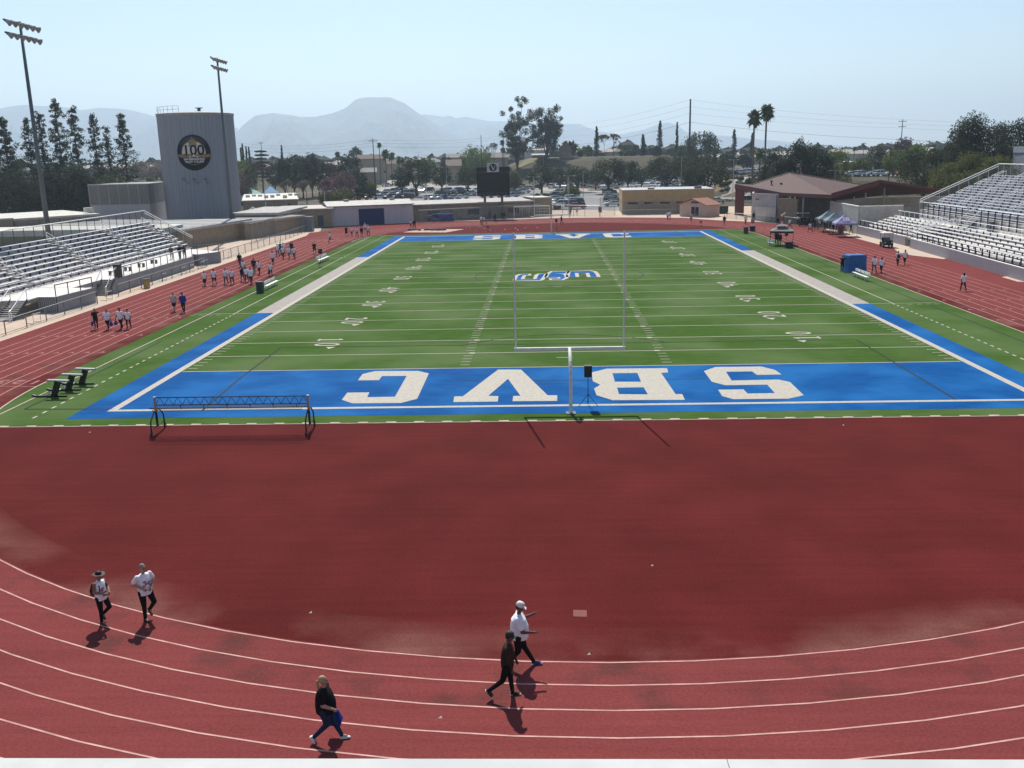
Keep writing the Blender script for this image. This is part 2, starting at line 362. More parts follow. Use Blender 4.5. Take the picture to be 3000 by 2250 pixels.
# border of the turf: kerb stones
kb = MB()
st = clipY(stadium(R0+.0), -12.2, 104)
strip(kb, stadium(R0+.01)[:0] or [p for p in stadium(R0+.01, n=64) if -12.2 < p[1] < 104 and p[0] < 0], .1, .03)
strip(kb, [p for p in stadium(R0+.01, n=64) if -12.2 < p[1] < 104 and p[0] > 0][:], .1, .03)
for i in range(42):
    x = -29.2+i*1.42; kb.box((x, -12.32, .0), (x+.5, -12.1, .035))
kb.box((-29.6, -12.34, .0), (30.2, -12.26, .03)); kb.box((-29.6, 104., .0), (30.2, 104.1, .03))
struct('turf_kerb', kb, mat('kerb', (.52, .42, .34), (.4, .3, .25), scale=2, rough=.85))
HW = 24.384; E0, E1 = -10*YD, 110*YD
so_, bo = HW+.45, 26.4            # outer edge of white sideline and of blue border
be0 = -10.88
bl = MB()
def rect(mb, x0, y0, x1, y1, z): mb.add([(x0, y0, z), (x1, y0, z), (x1, y1, z), (x0, y1, z)], [(0, 1, 2, 3)])
zb = .025
rect(bl, -bo, be0, bo, E0-.35, zb); rect(bl, -bo, E0-.35, -so_, 25*YD, zb); rect(bl, so_, E0-.35, bo, 25*YD, zb); rect(bl, -HW, E0, HW, 0, zb)
rect(bl, -bo, E1+.35, bo, 102.5, zb); rect(bl, -bo, 75*YD, -so_, E1+.35, zb); rect(bl, so_, 75*YD, bo, E1+.35, zb); rect(bl, -HW, 100*YD, HW, E1, zb)
struct('end_zone_turf', bl, M_BLUE)
wl = MB(); zw = .03
rect(wl, -so_, E0-.35, so_, E0, zw); rect(wl, -so_, E1, so_, E1+.35, zw)
rect(wl, -so_, E0, -HW, E1, zw); rect(wl, HW, E0, so_, E1, zw)
cs = MB(); rect(cs, -bo, 25*YD, -so_, 75*YD, zw); rect(cs, so_, 25*YD, bo, 75*YD, zw); struct('coaching_strip', cs, mat('strip_turf', (.36, .32, .285), (.3, .265, .235), scale=1.5, detail=10, rough=.9))
for i in range(0, 21):
    y = i*5*YD; wd = .11
    rect(wl, -HW+.1, y-wd/2, HW-.1, y+wd/2, zw)
    if 0 < i < 20:
        for sx in (-1, 1):
            rect(wl, sx*6.2-.18, y-.17, sx*6.2+.18, y+.17, zw+.002)
for i in range(1, 100):
    if i % 5 == 0: continue
    y = i*YD
    for x0 in (-HW+.15, HW-.75, -6.1-.61, 6.1): rect(wl, x0, y-.045, x0+.61 if abs(x0) > 10 else x0+.61, y+.045, zw)
rect(wl, -.55, 3*YD-.05, .55, 3*YD+.05, zw); rect(wl, -.55, 97*YD-.05, .55, 97*YD+.05, zw)
for y in (40*YD, 60*YD): rect(wl, -.5, y-.12, .5, y+.12, zw+.002)
# coaching box lines and dashes outside the border
for sx in (-1, 1):
    strip(wl, [(sx*28.3, 25*YD), (sx*28.3, 75*YD)], .1, zw)
    for yy in (25*YD, 75*YD): strip(wl, [(sx*bo, yy), (sx*31.9, yy)], .1, zw)
    for r_ in (range(-11, 24), range(69, 104)):
        for q in r_: strip(wl, [(sx*28.25, q+.3), (sx*28.25, q+.75)], .13, zw)
    for q in range(4): strip(wl, [(sx*(29.3+q*.75), 24.3*YD), (sx*(29.7+q*.75), 24.3*YD)], .1, zw)
for p in clipY(stadium(R0), -12.2, 104)[:0]: pass
# yard numbers
def number(s_, x, y, rot, arrow=0):
    Mx = Matrix.Translation((x, y, 0)) @ Matrix.Rotation(rot, 4, 'Z')
    for i, ch in enumerate(s_):
        if ch == '1': wl.poly([(-.13, -.9), (.13, -.9), (.13, .9), (-.08, .9), (-.32, .62), (-.32, .5), (-.13, .6)], zw+.004, M=Mx @ Matrix.Translation(((-.9, .9)[i], 0, 0))); wl.add([(-.36, -.95, zw+.005), (.36, -.95, zw+.005), (.36, -.78, zw+.005), (-.36, -.78, zw+.005)], [(0, 1, 2, 3)], Mx @ Matrix.Translation(((-.9, .9)[i], 0, 0)))
        else:
            v, f = text_mesh(ch, 2.35, sx=.95); v = [(a_[0], a_[1]*1.12, zw+.004) for a_ in v]
            wl.add(v, f, Mx @ Matrix.Translation(((-.9, .9)[i], 0, 0)))
    if arrow: wl.add([(arrow*1.75, .2, zw+.004), (arrow*1.75, .95, zw+.004), (arrow*2.5, .58, zw+.004)], [(0, 1, 2) if arrow > 0 else (2, 1, 0)], Mx)
for i in range(1, 10):
    y = i*10*YD; s_ = str(min(i, 10-i)*10)
    number(s_, -17.0, y, -math.pi/2, arrow=(1 if i < 5 else -1 if i > 5 else 0))
    number(s_, 17.1, y, math.pi/2, arrow=(-1 if i < 5 else 1 if i > 5 else 0))
# SBVC letters of the near end zone, then the same turned round in the far one
LT = [('C', [(1285, 980), (1335, 912), (1470, 880), (1935, 878), (2052, 905), (1925, 1180), (1750, 1225), (1225, 1228), (1112, 1190), (1170, 1113), (1410, 1110), (1385, 1162), (1685, 1158), (1812, 932), (1545, 934), (1512, 978)], []),
      ('F', [(220, 873), (355, 873), (512, 1025), (568, 1025), (568, 1058), (305, 1060), (308, 1029), (352, 1028), (278, 928), (162, 1028), (222, 1030), (218, 1062), (-44, 1065), (-38, 1032), (12, 1031)], []),
      ('F', [(770, 890), (860, 868), (1215, 865), (1222, 890), (1180, 893), (1265, 1018), (1305, 1018), (1320, 1052), (895, 1054), (800, 1025), (785, 985), (822, 963), (778, 942)], [[(893, 895), (1040, 893), (1062, 945), (908, 945)], [(920, 980), (1078, 978), (1102, 1020), (932, 1018)]]),
      ('F', [(1432, 882), (1500, 858), (1770, 855), (1850, 875), (1890, 902), (1745, 905), (1715, 884), (1562, 886), (1595, 938), (1870, 932), (1940, 947), (2020, 1025), (1930, 1045), (1605, 1048), (1540, 1030), (1515, 992), (1665, 990), (1690, 1015), (1850, 1012), (1805, 962), (1560, 966), (1478, 945)], [])]
for cn, pts, holes in LT:
    w_ = [P(*c(cn, *q))[:2] for q in pts]; hh = [[P(*c(cn, *q))[:2] for q in h] for h in holes]
    wl.poly(w_, zw+.004, hh)
    w2 = [(-q[0], 2*45.72-q[1]) for q in w_]; h2 = [[(-q[0], 2*45.72-q[1]) for q in h] for h in hh]
    wl.poly(w2, zw+.004, h2)
struct('field_markings', wl, M_WL)
# dark inlaid soccer lines
dk = MB(); zd = .0345
strip(dk, [P(*c('C', 0, 965))[:2], P(*c('C', 455, 625))[:2]], .12, zd)
strip(dk, [P(*c('C', 455, 625))[:2], P(*c('B', 400, 538))[:2]], .1, zd)
strip(dk, [P(*c('B', 400, 538))[:2], P(*c('B', 1470, 1185))[:2]], .12, zd)
strip(dk, [P(*c('S', 2180, 760))[:2], P(*c('C', 0, 965))[:2]], .12, zd-.002)
strip(dk, [(BCX+9.15*math.cos(t), 45.72+9.15*math.sin(t)) for t in np.linspace(0, 2*math.pi, 64)], .1, zd)
strip(dk, [P(*c('A', 915, 1380))[:2], P(*c('A', 1280, 1312))[:2], P(*c('A', 1500, 1280))[:2], P(*c('A', 1900, 1258))[:2], P(*c('E', 0, 1258))[:2], P(*c('E', 450, 1280))[:2], P(*c('E', 730, 1310))[:2], P(*c('E', 930, 1342))[:2]], .1, zd)
for pa in ([('S', 1750, 0), ('S', 900, 420)], [('S', 520, 615), ('S', 265, 738)], [('S', 265, 738), ('S', 1210, 735)], [('h', 800, 1500), ('h', 330, 1640)]):
    strip(dk, [P(*c(*q))[:2] for q in pa], .11, zd)
strip(dk, [(-31.2, 104), (-30.4, 60), (-30.4, 15.3)], .1, zd-.012); strip(dk, [(31, 104), (30.9, 50), (30.9, -11)], .16, zd-.012)
strip(dk, [P(*c('A', 470, 292))[:2], P(*c('A', 600, 195))[:2]], .12, zd); strip(dk, [P(*c('E', 1020, 135))[:2], P(*c('E', 1170, 230))[:2]], .12, zd)
strip(dk, [P(*c('F', 0, 942))[:2], P(*c('F', 770, 935))[:2]], .07, zd-.001); strip(dk, [P(*c('F', 1110, 930))[:2], P(*c('F', 1440, 928))[:2]], .07, zd-.001)
struct('inlaid_lines', dk, mat('dark_turf', (.012, .022, .012), (.008, .015, .01), scale=4, rough=.9))
# midfield monogram
lg, lb = MB(), MB()
S1 = [('A', 1655, 612), ('A', 1560, 614), ('A', 1522, 664), ('A', 1780, 664), ('A', 1815, 628), ('A', 1880, 590), ('A', 2050, 584), ('A', 2200, 580), ('E', 140, 577), ('E', 180, 600), ('E', 180, 628), ('E', 100, 630), ('E', 80, 603), ('E', -60, 608)]
S2 = [('A', 1860, 640), ('A', 2010, 625), ('A', 2045, 645), ('A', 2010, 662), ('A', 1905, 658)]; S3 = [('A', 1835, 636), ('A', 1960, 600), ('A', 2120, 632), ('E', 0, 632)]
def PA(x, y, cn='A'): return tuple(P(*c(cn, x, y))[:2])
EMO = [[('A', 1500, 672), ('A', 1522, 622), ('A', 1565, 606), ('A', 1668, 604), ('A', 1664, 618), ('A', 1610, 620), ('A', 1588, 658), ('A', 1720, 658), ('A', 1740, 612), ('A', 1765, 602), ('A', 1850, 600), ('A', 1800, 668), ('A', 1770, 676)],
       [('A', 1840, 640), ('A', 1862, 600), ('A', 1900, 576), ('A', 2090, 574), ('A', 2060, 600), ('A', 1950, 600), ('A', 2040, 602), ('A', 2062, 622), ('A', 2066, 648), ('A', 2020, 668), ('A', 1892, 668), ('A', 1888, 654), ('A', 1980, 652), ('A', 1985, 640)],
       [('A', 2075, 636), ('A', 2090, 574), ('E', 110, 568), ('E', 160, 578), ('E', 182, 600), ('E', 200, 636), ('E', 92, 636), ('E', 76, 594), ('E', -40, 594), ('E', -30, 636)]]
for sp_ in EMO:
    q = [P(*c(*z))[:2] for z in sp_]; lb.poly(q, .042); strip(lg, q, .42, .046, closed=True)
for sp_ in ():
    pass
struct('midfield_emblem', lg, M_WL); struct('midfield_emblem', lb, M_BLUE)
# long-jump pit and paper scraps on the far D-zone
sheet('sand_pit', [P(*c('M', 1030, 1405))[:2], P(*c('M', 1230, 1370))[:2], P(*c('M', 1700, 1370))[:2], P(*c('M', 1500, 1405))[:2]], .02, mat('sand', (.5, .38, .28), (.38, .27, .2), scale=1.2, rough=.95))
# ================================================================ buildings
M_TAN = mat('tan_stucco', (.34, .27, .19), (.28, .22, .155), scale=1.5, rough=.9)
M_TAN2 = mat('brown_stucco', (.27, .21, .165), (.23, .175, .135), scale=1.2, rough=.9)
M_OCHRE = mat('ochre_stucco', (.44, .31, .165), (.38, .27, .145), scale=1.2, rough=.9)
M_WROOF = mat('white_roof', (.6, .57, .5), (.48, .46, .4), scale=1.2, rough=.7)
M_RIBR = mat('ribbed_roof', (.43, .4, .365), (.34, .315, .29), scale=1, rough=.6)
M_RED = mat('maroon_paint', (.115, .03, .026), (.095, .024, .021), scale=1, rough=.6)
M_BLOCK = mat('grey_block', (.5, .48, .44), (.42, .4, .37), scale=.9, rough=.9)
def brickify(m, sx=.4, sy=.2, dark=.8):
    n = m.node_tree.nodes; l = m.node_tree.links; b = n['Principled BSDF']; src = b.inputs['Base Color'].links[0].from_socket
    tc = n.new('ShaderNodeTexCoord'); sp = n.new('ShaderNodeSeparateXYZ'); l.new(tc.outputs['Object'], sp.inputs[0])
    ad = n.new('ShaderNodeMath'); l.new(sp.outputs[0], ad.inputs[0]); l.new(sp.outputs[1], ad.inputs[1])
    cb = n.new('ShaderNodeCombineXYZ'); l.new(ad.outputs[0], cb.inputs[0]); l.new(sp.outputs[2], cb.inputs[1])
    br = n.new('ShaderNodeTexBrick'); br.inputs['Scale'].default_value = 1; br.inputs['Brick Width'].default_value = sx; br.inputs['Row Height'].default_value = sy; br.inputs['Mortar Size'].default_value = .012
    br.inputs['Color1'].default_value = (1, 1, 1, 1); br.inputs['Color2'].default_value = (.88, .88, .88, 1); br.inputs['Mortar'].default_value = (dark, dark, dark, 1)
    l.new(cb.outputs[0], br.inputs['Vector']); mx = n.new('ShaderNodeMixRGB'); mx.blend_type = 'MULTIPLY'; mx.inputs[0].default_value = 1; l.new(src, mx.inputs[1]); l.new(br.outputs[0], mx.inputs[2]); l.new(mx.outputs[0], b.inputs['Base Color'])
brickify(M_BLOCK, .6, .3, .7)
def frame2(c0, c1):
    c0 = Vector((c0[0], c0[1], 0)); c1 = Vector((c1[0], c1[1], 0)); u = (c1-c0); Ln = u.length; u.normalize(); v = Vector((-u.y, u.x, 0))
    if v.dot(c0-Vector((CAM[0], CAM[1], 0))) < 0: v = -v
    return c0, u, v, Ln
def bldg(name, label, c0, c1, depth, h, wall, roof, cat='building', z=0., over=.4, rise=0., fascia=.3, ribs=0, win=(), group=None, gable=None, fmat=None, rmat=None, rth=.12):
    o0, u, v, Ln = frame2(c0, c1)
    t = thing(name, (o0.x, o0.y, z), label, cat, group)
    Mx = Matrix(((u.x, v.x, 0, 0), (u.y, v.y, 0, 0), (0, 0, 1, 0), (0, 0, 0, 1)))
    flip = Mx.determinant() < 0
    def part(nm, mb, m, parent=t):
        o = mb.build(nm, m, parent)
        if flip: o.data.flip_normals()
        return o
    wb = MB(); wb.M = Mx
    if gable == 'x':       # ridge along u
        wb.ring([[(x, 0, -.5), (x, depth, -.5), (x, depth, h), (x, depth/2, h+rise), (x, 0, h)] for x in (0, Ln)])
    elif gable == 'y':
        wb.ring([[(0, y, -.5), (Ln, y, -.5), (Ln, y, h), (Ln/2, y, h+rise), (0, y, h)] for y in (0, depth)])
    else: wb.box((0, 0, -.5), (Ln, depth, h))
    part('wall', wb, wall)
    rb = MB(); rb.M = Mx; e = over
    if gable == 'x':
        sl_ = rise/(depth/2)
        for s_ in (0, 1):
            y0, y1 = (-e, depth/2) if s_ == 0 else (depth+e, depth/2)
            z0, z1 = h-e*sl_+.03, h+rise+.03
            rb.add([(-e, y0, z0), (Ln+e, y0, z0), (Ln+e, y1, z1), (-e, y1, z1), (-e, y0, z0+rth), (Ln+e, y0, z0+rth), (Ln+e, y1, z1+rth), (-e, y1, z1+rth)], [(0, 3, 2, 1), (4, 5, 6, 7), (0, 1, 5, 4), (1, 2, 6, 5), (2, 3, 7, 6), (3, 0, 4, 7)])
            for k in range(ribs):
                x = -e+(Ln+2*e)*(k+.5)/ribs; rb.bar((x, y0, z0+rth+.005), (x, y1, z1+rth+.005), .09, .07)
    elif gable == 'y':
        sl_ = rise/(Ln/2)
        for s_ in (0, 1):
            x0, x1 = (-e, Ln/2) if s_ == 0 else (Ln+e, Ln/2); z0, z1 = h-e*sl_+.03, h+rise+.03
            rb.add([(x0, -e, z0), (x0, depth+e, z0), (x1, depth+e, z1), (x1, -e, z1), (x0, -e, z0+rth), (x0, depth+e, z0+rth), (x1, depth+e, z1+rth), (x1, -e, z1+rth)], [(0, 3, 2, 1), (4, 5, 6, 7), (0, 1, 5, 4), (1, 2, 6, 5), (2, 3, 7, 6), (3, 0, 4, 7)])
            for k in range(ribs):
                y = -e+(depth+2*e)*(k+.5)/ribs; rb.bar((x0, y, z0+rth+.005), (x1, y, z1+rth+.005), .09, .07)
    else:                  # mono pitch / flat
        rb.add([(-e, -e, h+.02), (Ln+e, -e, h+.02), (Ln+e, depth+e, h+rise+.02), (-e, depth+e, h+rise+.02), (-e, -e, h+fascia), (Ln+e, -e, h+fascia), (Ln+e, depth+e, h+rise+fascia), (-e, depth+e, h+rise+fascia)], [(0, 3, 2, 1), (4, 5, 6, 7), (0, 1, 5, 4), (1, 2, 6, 5), (2, 3, 7, 6), (3, 0, 4, 7)])
        for k in range(ribs):
            x = -e+(Ln+2*e)*(k+.5)/ribs; rb.bar((x, -e+.01, h+fascia+.004), (x, depth+e-.01, h+rise+fascia+.004), .09, .04)
    part('roof', rb, roof)
    if fascia and gable is None:
        fb = MB(); fb.M = Mx; fb.box((-e-.03, -e-.06, h-.02), (Ln+e+.03, -e-.003, h+fascia-.03)); fb.box((Ln+e+.003, -e, h-.02), (Ln+e+.06, depth+e, h+fascia-.03+rise*0)); fb.box((-e-.06, -e, h-.02), (-e-.003, depth+e, h+fascia-.03))
        part('fascia', fb, fmat or M_RIBR)
    for wi in win:      # (x0, x1, z0, z1, kind)
        x0, x1, z0, z1 = wi[:4]; kind = wi[4] if len(wi) > 4 else 'window'; mm = wi[5] if len(wi) > 5 else GLASS
        fb = MB(); fb.M = Mx
        for bx in ((x0-.07, z0-.07, x1+.07, z0), (x0-.07, z1, x1+.07, z1+.07), (x0-.07, z0, x0, z1), (x1, z0, x1+.07, z1)): fb.box((bx[0], -.05, bx[1]), (bx[2], 0.04, bx[3]))
        f_ = part(kind, fb, wi[6] if len(wi) > 6 else GREYM)
        pb = MB(); pb.M = Mx; pb.box((x0, -.022, z0), (x1, .03, z1)); part('pane' if kind == 'window' else 'panel', pb, mm, f_)
    return t, Mx, part
# white storage shed with blue door
s0, s1 = P(*c('M', 240, 1340)), P(*c('M', 1150, 1300))
dm = mat('navy_door', (.006, .02, .12), (.005, .016, .09), scale=2, rough=.5)
n_ = Vector((s1-s0)[:2]).length
M_SHED = mat('white_siding', (.58, .54, .56), (.5, .47, .49), scale=.8, rough=.7, stretch=(6, 6, .1))
t, Mx, part = bldg('storage_shed', 'long white metal storage shed with a navy blue door beside the track', s0, s1, 8.3, 3.75, M_SHED, M_RIBR, 'shed', over=.25, rise=.75, gable='x', ribs=40,
    win=[(n_*.352, n_*.645, .05, 3.1, 'door', dm, DKGREY)])
for q in (.07, .89):
    mb = MB(); mb.M = Mx; mb.box((n_*q-.22, -.32, 3.18), (n_*q+.22, -.03, 3.42)); part('lamp', mb, GREYM)
for q in (.25, .8):
    mb = MB(); mb.M = Mx; mb.cbox(n_*q, 4.1, 4.45, .8, .8, .35); mb.cbox(n_*q, 4.1, 4.8, 1, 1, .1); part('roof_vent', mb, M_RIBR)
mb = MB(); mb.M = Mx
for k in range(60):
    x = n_*(k+.5)/60
    if n_*.345 < x < n_*.652: continue
    mb.box((x-.03, -.03, 0), (x+.03, -.004, 3.7))
mb.box((0, -.0035, 3.66), (n_, -.003, 3.7)); part('rib', mb, M_SHED)
mb = MB(); mb.M = Mx; mb.box((-.27, -.34, 3.72), (n_+.27, -.28, 3.84)); part('gutter', mb, DKGREY)
# long portable classrooms behind it
lb0 = P(*c('M', 1232, 1285)); lb1 = P(*c('N', 572, 1420)); n_ = Vector((lb1-lb0)[:2]).length
u_ = (lb1-lb0)/n_; lb0 = lb0-u_*2
n_ += 2
wins = [(n_*a, n_*b, .9, 2.1) for a, b in ((.13, .23), (.46, .56), (.8, .9))]+[(n_*a, n_*(a+.045), .1, 2.1, 'door', M_TAN2) for a in (.3, .62, .93)]
bldg('portable_classroom', 'long beige portable classroom row with a ribbed white roof behind the scoreboard', lb0, lb1, 9, 3.2, M_TAN, M_RIBR, win=wins, over=.5, rise=.35, ribs=52, fascia=.25)
b0 = P(*c('N', 575, 1415)); b1 = P(*c('N', 800, 1405))
bldg('portable_classroom', 'short beige hut with a flat white roof behind the soccer goal', b0+np.array([.6, .5, 0]), b1, 7, 3.7, M_TAN, M_WROOF, over=.1, fascia=.25, win=[(4.5, 6.2, 1.2, 2.0)])
b0, b1 = D(*c('T', 1395, 1205), 190), D(*c('T', 1920, 1200), 190)
bldg('portable_classroom', 'beige classroom with a ribbed grey roof and two doors left of the white shed', b0, b1, 8, 3.4, M_TAN, M_RIBR, over=.4, rise=.3, ribs=22, fascia=.2, win=[(1.5, 2.6, .1, 2.3, 'door', DKGREY), (3.2, 4.4, 1, 2.2), (6.5, 7.7, .1, 2.3, 'door', DKGREY)])
c0, c1 = P(*c('T', 525, 1470)), P(*c('T', 993, 1478))
n_ = Vector((c1-c0)[:2]).length
bldg('portable_classroom', 'tan flat roofed classroom right beside the nearer end of the bleachers fence', c0, c1, 17, 2.55, M_TAN, M_RIBR, over=.35, rise=.0, ribs=18, fascia=.38)
c0 = P(*c('T', 1340, 1415)); c1 = c0+np.array([0., 0, 0])
b0 = V(*c('T', 1150, 1190), c0); b0 = np.array([c0[0]-8.2, c0[1]+1.5, 0])
bldg('portable_classroom', 'tan classroom with a low pitched grey roof between two other huts', b0, (c0[0]-.1, c0[1]+.7, 0), 15, 3.3, M_TAN, M_RIBR, over=.4, rise=.3, ribs=12, fascia=.4)
# green fascia hall behind the left bleachers
M_OLIVE = mat('olive_wall', (.14, .145, .1), (.115, .12, .085), scale=1, rough=.85); M_GFAS = mat('green_grey_fascia', (.33, .39, .36), (.28, .33, .3), scale=1, rough=.7)
cR = D(473, 655, 151); bldg('classroom_block', 'wide low hall with a green grey fascia behind the left bleachers', (cR[0]-48, cR[1]+1.5, 0), (cR[0], cR[1], 0), 6, 2.6, M_OLIVE, M_WROOF, over=.5, fascia=.85, fmat=M_GFAS, rise=.1)
cR = D(530, 655, 153); t_, Mx_, part_ = bldg('classroom_block', 'beige classroom with striped metal roof at the foot of the round tower', (cR[0]-40, cR[1]+8, 0), (cR[0], cR[1], 0), 20, 2.75, M_TAN, mat('blue_grey_roof', (.17, .19, .22), rough=.6), over=.7, fascia=.3, rise=.15, win=[(28, 30, 1, 2.2), (15, 17, 1, 2.2)])
mb = MB(); mb.M = Mx_; [mb.box((40.02 if 0 else 40.0, y_, .1), (40.06, y_+1.1, 2.2)) for y_ in (4,)]; part_('side_door', mb, DKGREY)
mb = MB(); mb.M = Mx_; mb.box((40.0, 10, .1), (40.06, 11.2, 2.2)); part_('side_door', mb, DKGREY)
mb = MB(); mb.M = Mx_
for k in range(7): mb.box((-.6, -.5+k*3, 3.07+.02*k), (40.6, .5+k*3, 3.1+.02*k))
part_('roof_seam', mb, M_WROOF)
# tan/brown buildings far left
b0, b1 = D(39, 634, 178), D(292, 634, 184)
t_, Mx_, part_ = bldg('gym_annex', 'long brown flat roofed annex left of the grey screened block', b0, b1, 14, 4.1, M_TAN2, M_WROOF, over=.05, fascia=.3, rise=.3, win=[(3.2, 4.2, 1.9, 2.9, 'panel_box', M_WROOF)])
mb = MB(); mb.M = Mx_
for x in (4, 7.5, 11, 14.5): mb.box((x, -.04, 0), (x+.08, -.004, 4.1))
part_('pilaster', mb, DKGREY)
mb = MB(); mb.M = Mx_; mb.cbox(14.2, 3, 4.6, 1.3, 1.2, .8); part_('air_conditioner', mb, M_WROOF)
b0, b1 = D(-60, 636, 176), D(36, 634, 177)
bldg('gym_annex', 'dark brown flat roofed block at the left edge of the view', b0, b1, 14, 4.4, M_TAN2, M_WROOF, over=.05, fascia=.2)
# grey screened block
M_GYM = mat('grey_panel', (.34, .345, .37), (.3, .305, .33), scale=.5, rough=.7); M_SCR = mat('screen_mesh', (.2, .195, .185), (.12, .12, .12), scale=9, rough=.6, metal=.2, stretch=(8, 8, .15), ramp=(.4, .6))
g0, g1, g2 = D(268, 626, 200), D(441, 619, 195), D(512, 621, 215)
gt = thing('gymnasium', (g1[0], g1[1], 0), 'grey panelled block with mesh screens along its upper half', 'building')
mb = MB(); q0, q1, q2 = g0, g1, g2; q3 = g0+(g2-g1)
mb.prism([q[:2] for q in (q0, q1, q2, q3)], -.5, 5.3); mb.build('wall', M_GYM, gt, world=True)
mb = MB(); mb.prism([q[:2] for q in (q0+.01, q1, q2, q3)], 5.3, 9.0); mb.build('screen', M_SCR, gt, world=True)
mb = MB()
for a_, b_, n in ((q0, q1, 6), (q1, q2, 5)):
    for k in range(n+1):
        p_ = a_+(b_-a_)*k/n; mb.tube((p_[0], p_[1], 5.2), (p_[0], p_[1], 9.1), .07, n=6)
    for zz in (5.25, 9.05): mb.tube((a_[0], a_[1], zz), (b_[0], b_[1], zz), .08, n=6)
mb.build('frame', M_GYM, gt, world=True)
# rear dark parapet
b0, b1 = D(385, 530, 235), D(505, 527, 235); bldg('gym_roof_block', 'dark roofed hall peeping over the grey screened block', (b0[0], b0[1], 0), (b1[0], b1[1], 0), 12, 7.6, M_TAN2, DKGREY, over=.2, fascia=.8, fmat=DKGREY)
# big tan building right of the tower
b0, b1 = D(712, 590, 255), D(872, 590, 255)
t_, Mx_, part_ = bldg('campus_building', 'large tan building with flat white roof beyond the blue canopy', b0, b1, 26, 2.7, M_TAN, M_WROOF, over=.3, rise=.7, fascia=.3, win=[(4.5, 7, 1.1, 1.9), (11, 12, .1, 2, 'door', DKGREY)])
mb = MB(); mb.M = Mx_
for k in range(9): mb.cbox(1+k*1.6, 5+rng.random()*12, 3.2, 1.1, 1.1, .7)
part_('roof_unit', mb, M_WROOF)
for lx, rx, y0, lab in ((704, 765, 560, 'teal and pale blue fabric shade canopy near the tower'), (770, 815, 556, 'small blue pyramid shade canopy behind the tan building')):
    a_, b_ = D(lx, y0, 300), D(rx, y0, 300); zt = a_[2]; o0, u, v, Ln = frame2(a_, b_)
    t = thing('shade_canopy', (o0.x, o0.y, 0), lab, 'canopy')
    mb = MB(); pk = o0+u*Ln/2+v*3; base = [o0, o0+u*Ln, o0+u*Ln+v*6, o0+v*6]
    for i in range(4):
        a1, a2 = base[i], base[(i+1) % 4]; mb.add([(a1.x, a1.y, zt-1.0), (a2.x, a2.y, zt-1.0), (pk.x, pk.y, zt+.9)], [(0, 1, 2)])
    mb.build('canopy', pm((.1, .35, .6) if lx > 750 else (.3, .62, .6)), t, world=True)
    mb = MB()
    for q in base: mb.tube((q.x, q.y, 0), (q.x, q.y, zt-1), .1)
    mb.build('pole', GREYM, t, world=True)
# blue gabled kiosk and blue fence behind
b0, b1 = D(722, 628, 205), D(762, 628, 205)
M_NBL = mat('blue_wall', (.02, .06, .25), (.015, .04, .18), scale=1, rough=.7)
bldg('kiosk', 'blue kiosk with a grey gabled roof behind the tan classroom', b0, b1, 5, 2.3, M_NBL, mat('slate_roof', (.2, .2, .2), rough=.8), over=.4, rise=1., gable='y', cat='kiosk')
b0, b1 = D(640, 630, 196), D(725, 625, 200)
mb = MB(); mb.bar((b0[0], b0[1], 1), (b1[0], b1[1], 1), .1, 2.6); tag(mb.build('windscreen_fence', M_NBL), 'blue windscreen fence at the foot of the round tower', 'fence')
# ochre building on the right, pink hut, small white shed
b0, b1 = P(*c('N', 1560, 1392)), P(*c('Q', 705, 1375)); n_ = Vector((b1-b0)[:2]).length
t_, Mx_, part_ = bldg('changing_rooms', 'ochre and tan block with high narrow windows behind the pink hut', b0, b1, 14, 4.95, M_TAN, mat('grey_flat_roof', (.42, .44, .46), rough=.7), over=.02, fascia=.14, fmat=M_OCHRE, win=[(n_*(.06+.175*k), n_*(.17+.175*k), 2.05, 2.5) for k in range(5)])
mb = MB(); mb.M = Mx_; mb.box((-.03, -.05, 2.7), (n_+.03, -.002, 4.93)); mb.box((-.05, -.05, 2.7), (-.003, 13.9, 4.93)); part_('upper_wall', mb, M_OCHRE)
for x in (.37, .74):
    mb = MB(); mb.M = Mx_; mb.box((n_*x, -.09, 0), (n_*x+.07, -.052, 4.9)); part_('downpipe', mb, M_OCHRE)
mb = MB(); mb.M = Mx_; mb.cbox(n_*.32, 2, 5.1, 1.4, 1, .3); mb.cbox(n_*.83, 1.6, 5.1, 1.5, 1, .5); part_('roof_unit', mb, M_TAN2)
b0, b1 = P(*c('N', 1690, 1372)), P(*c('N', 1800, 1370))
bldg('shed', 'tiny white gabled shed in front of the ochre block', b0, b1, 2, 1.6, M_WROOF, M_WROOF, 'shed', over=.1, rise=.5, gable='y', rth=.05)
M_PINK = mat('pink_stucco', (.55, .4, .34), (.5, .36, .3), scale=1, rough=.9); M_TILE = mat('terracotta', (.33, .15, .1), (.25, .11, .075), scale=3, rough=.85)
b0, b1 = P(*c('Q', 335, 1412)), P(*c('Q', 622, 1425)); n_ = Vector((b1-b0)[:2]).length
t_, Mx_, part_ = bldg('ticket_hut', 'small pink stucco hut with a terracotta gabled roof and glazed double door', b0, b1, 4.2, 2.35, M_PINK, M_TILE, 'hut', over=.4, rise=1.15, gable='y', win=[(n_*.44, n_*.58, .1, 2.0, 'door', GLASS, WHITE), (n_*.59, n_*.73, .1, 2.0, 'door', GLASS, WHITE)])
mb = MB(); mb.M = Mx_; mb.box((n_*.44, -.05, 2.65), (n_*.73, -.004, 3.05)); part_('louvre', mb, DKGREY)
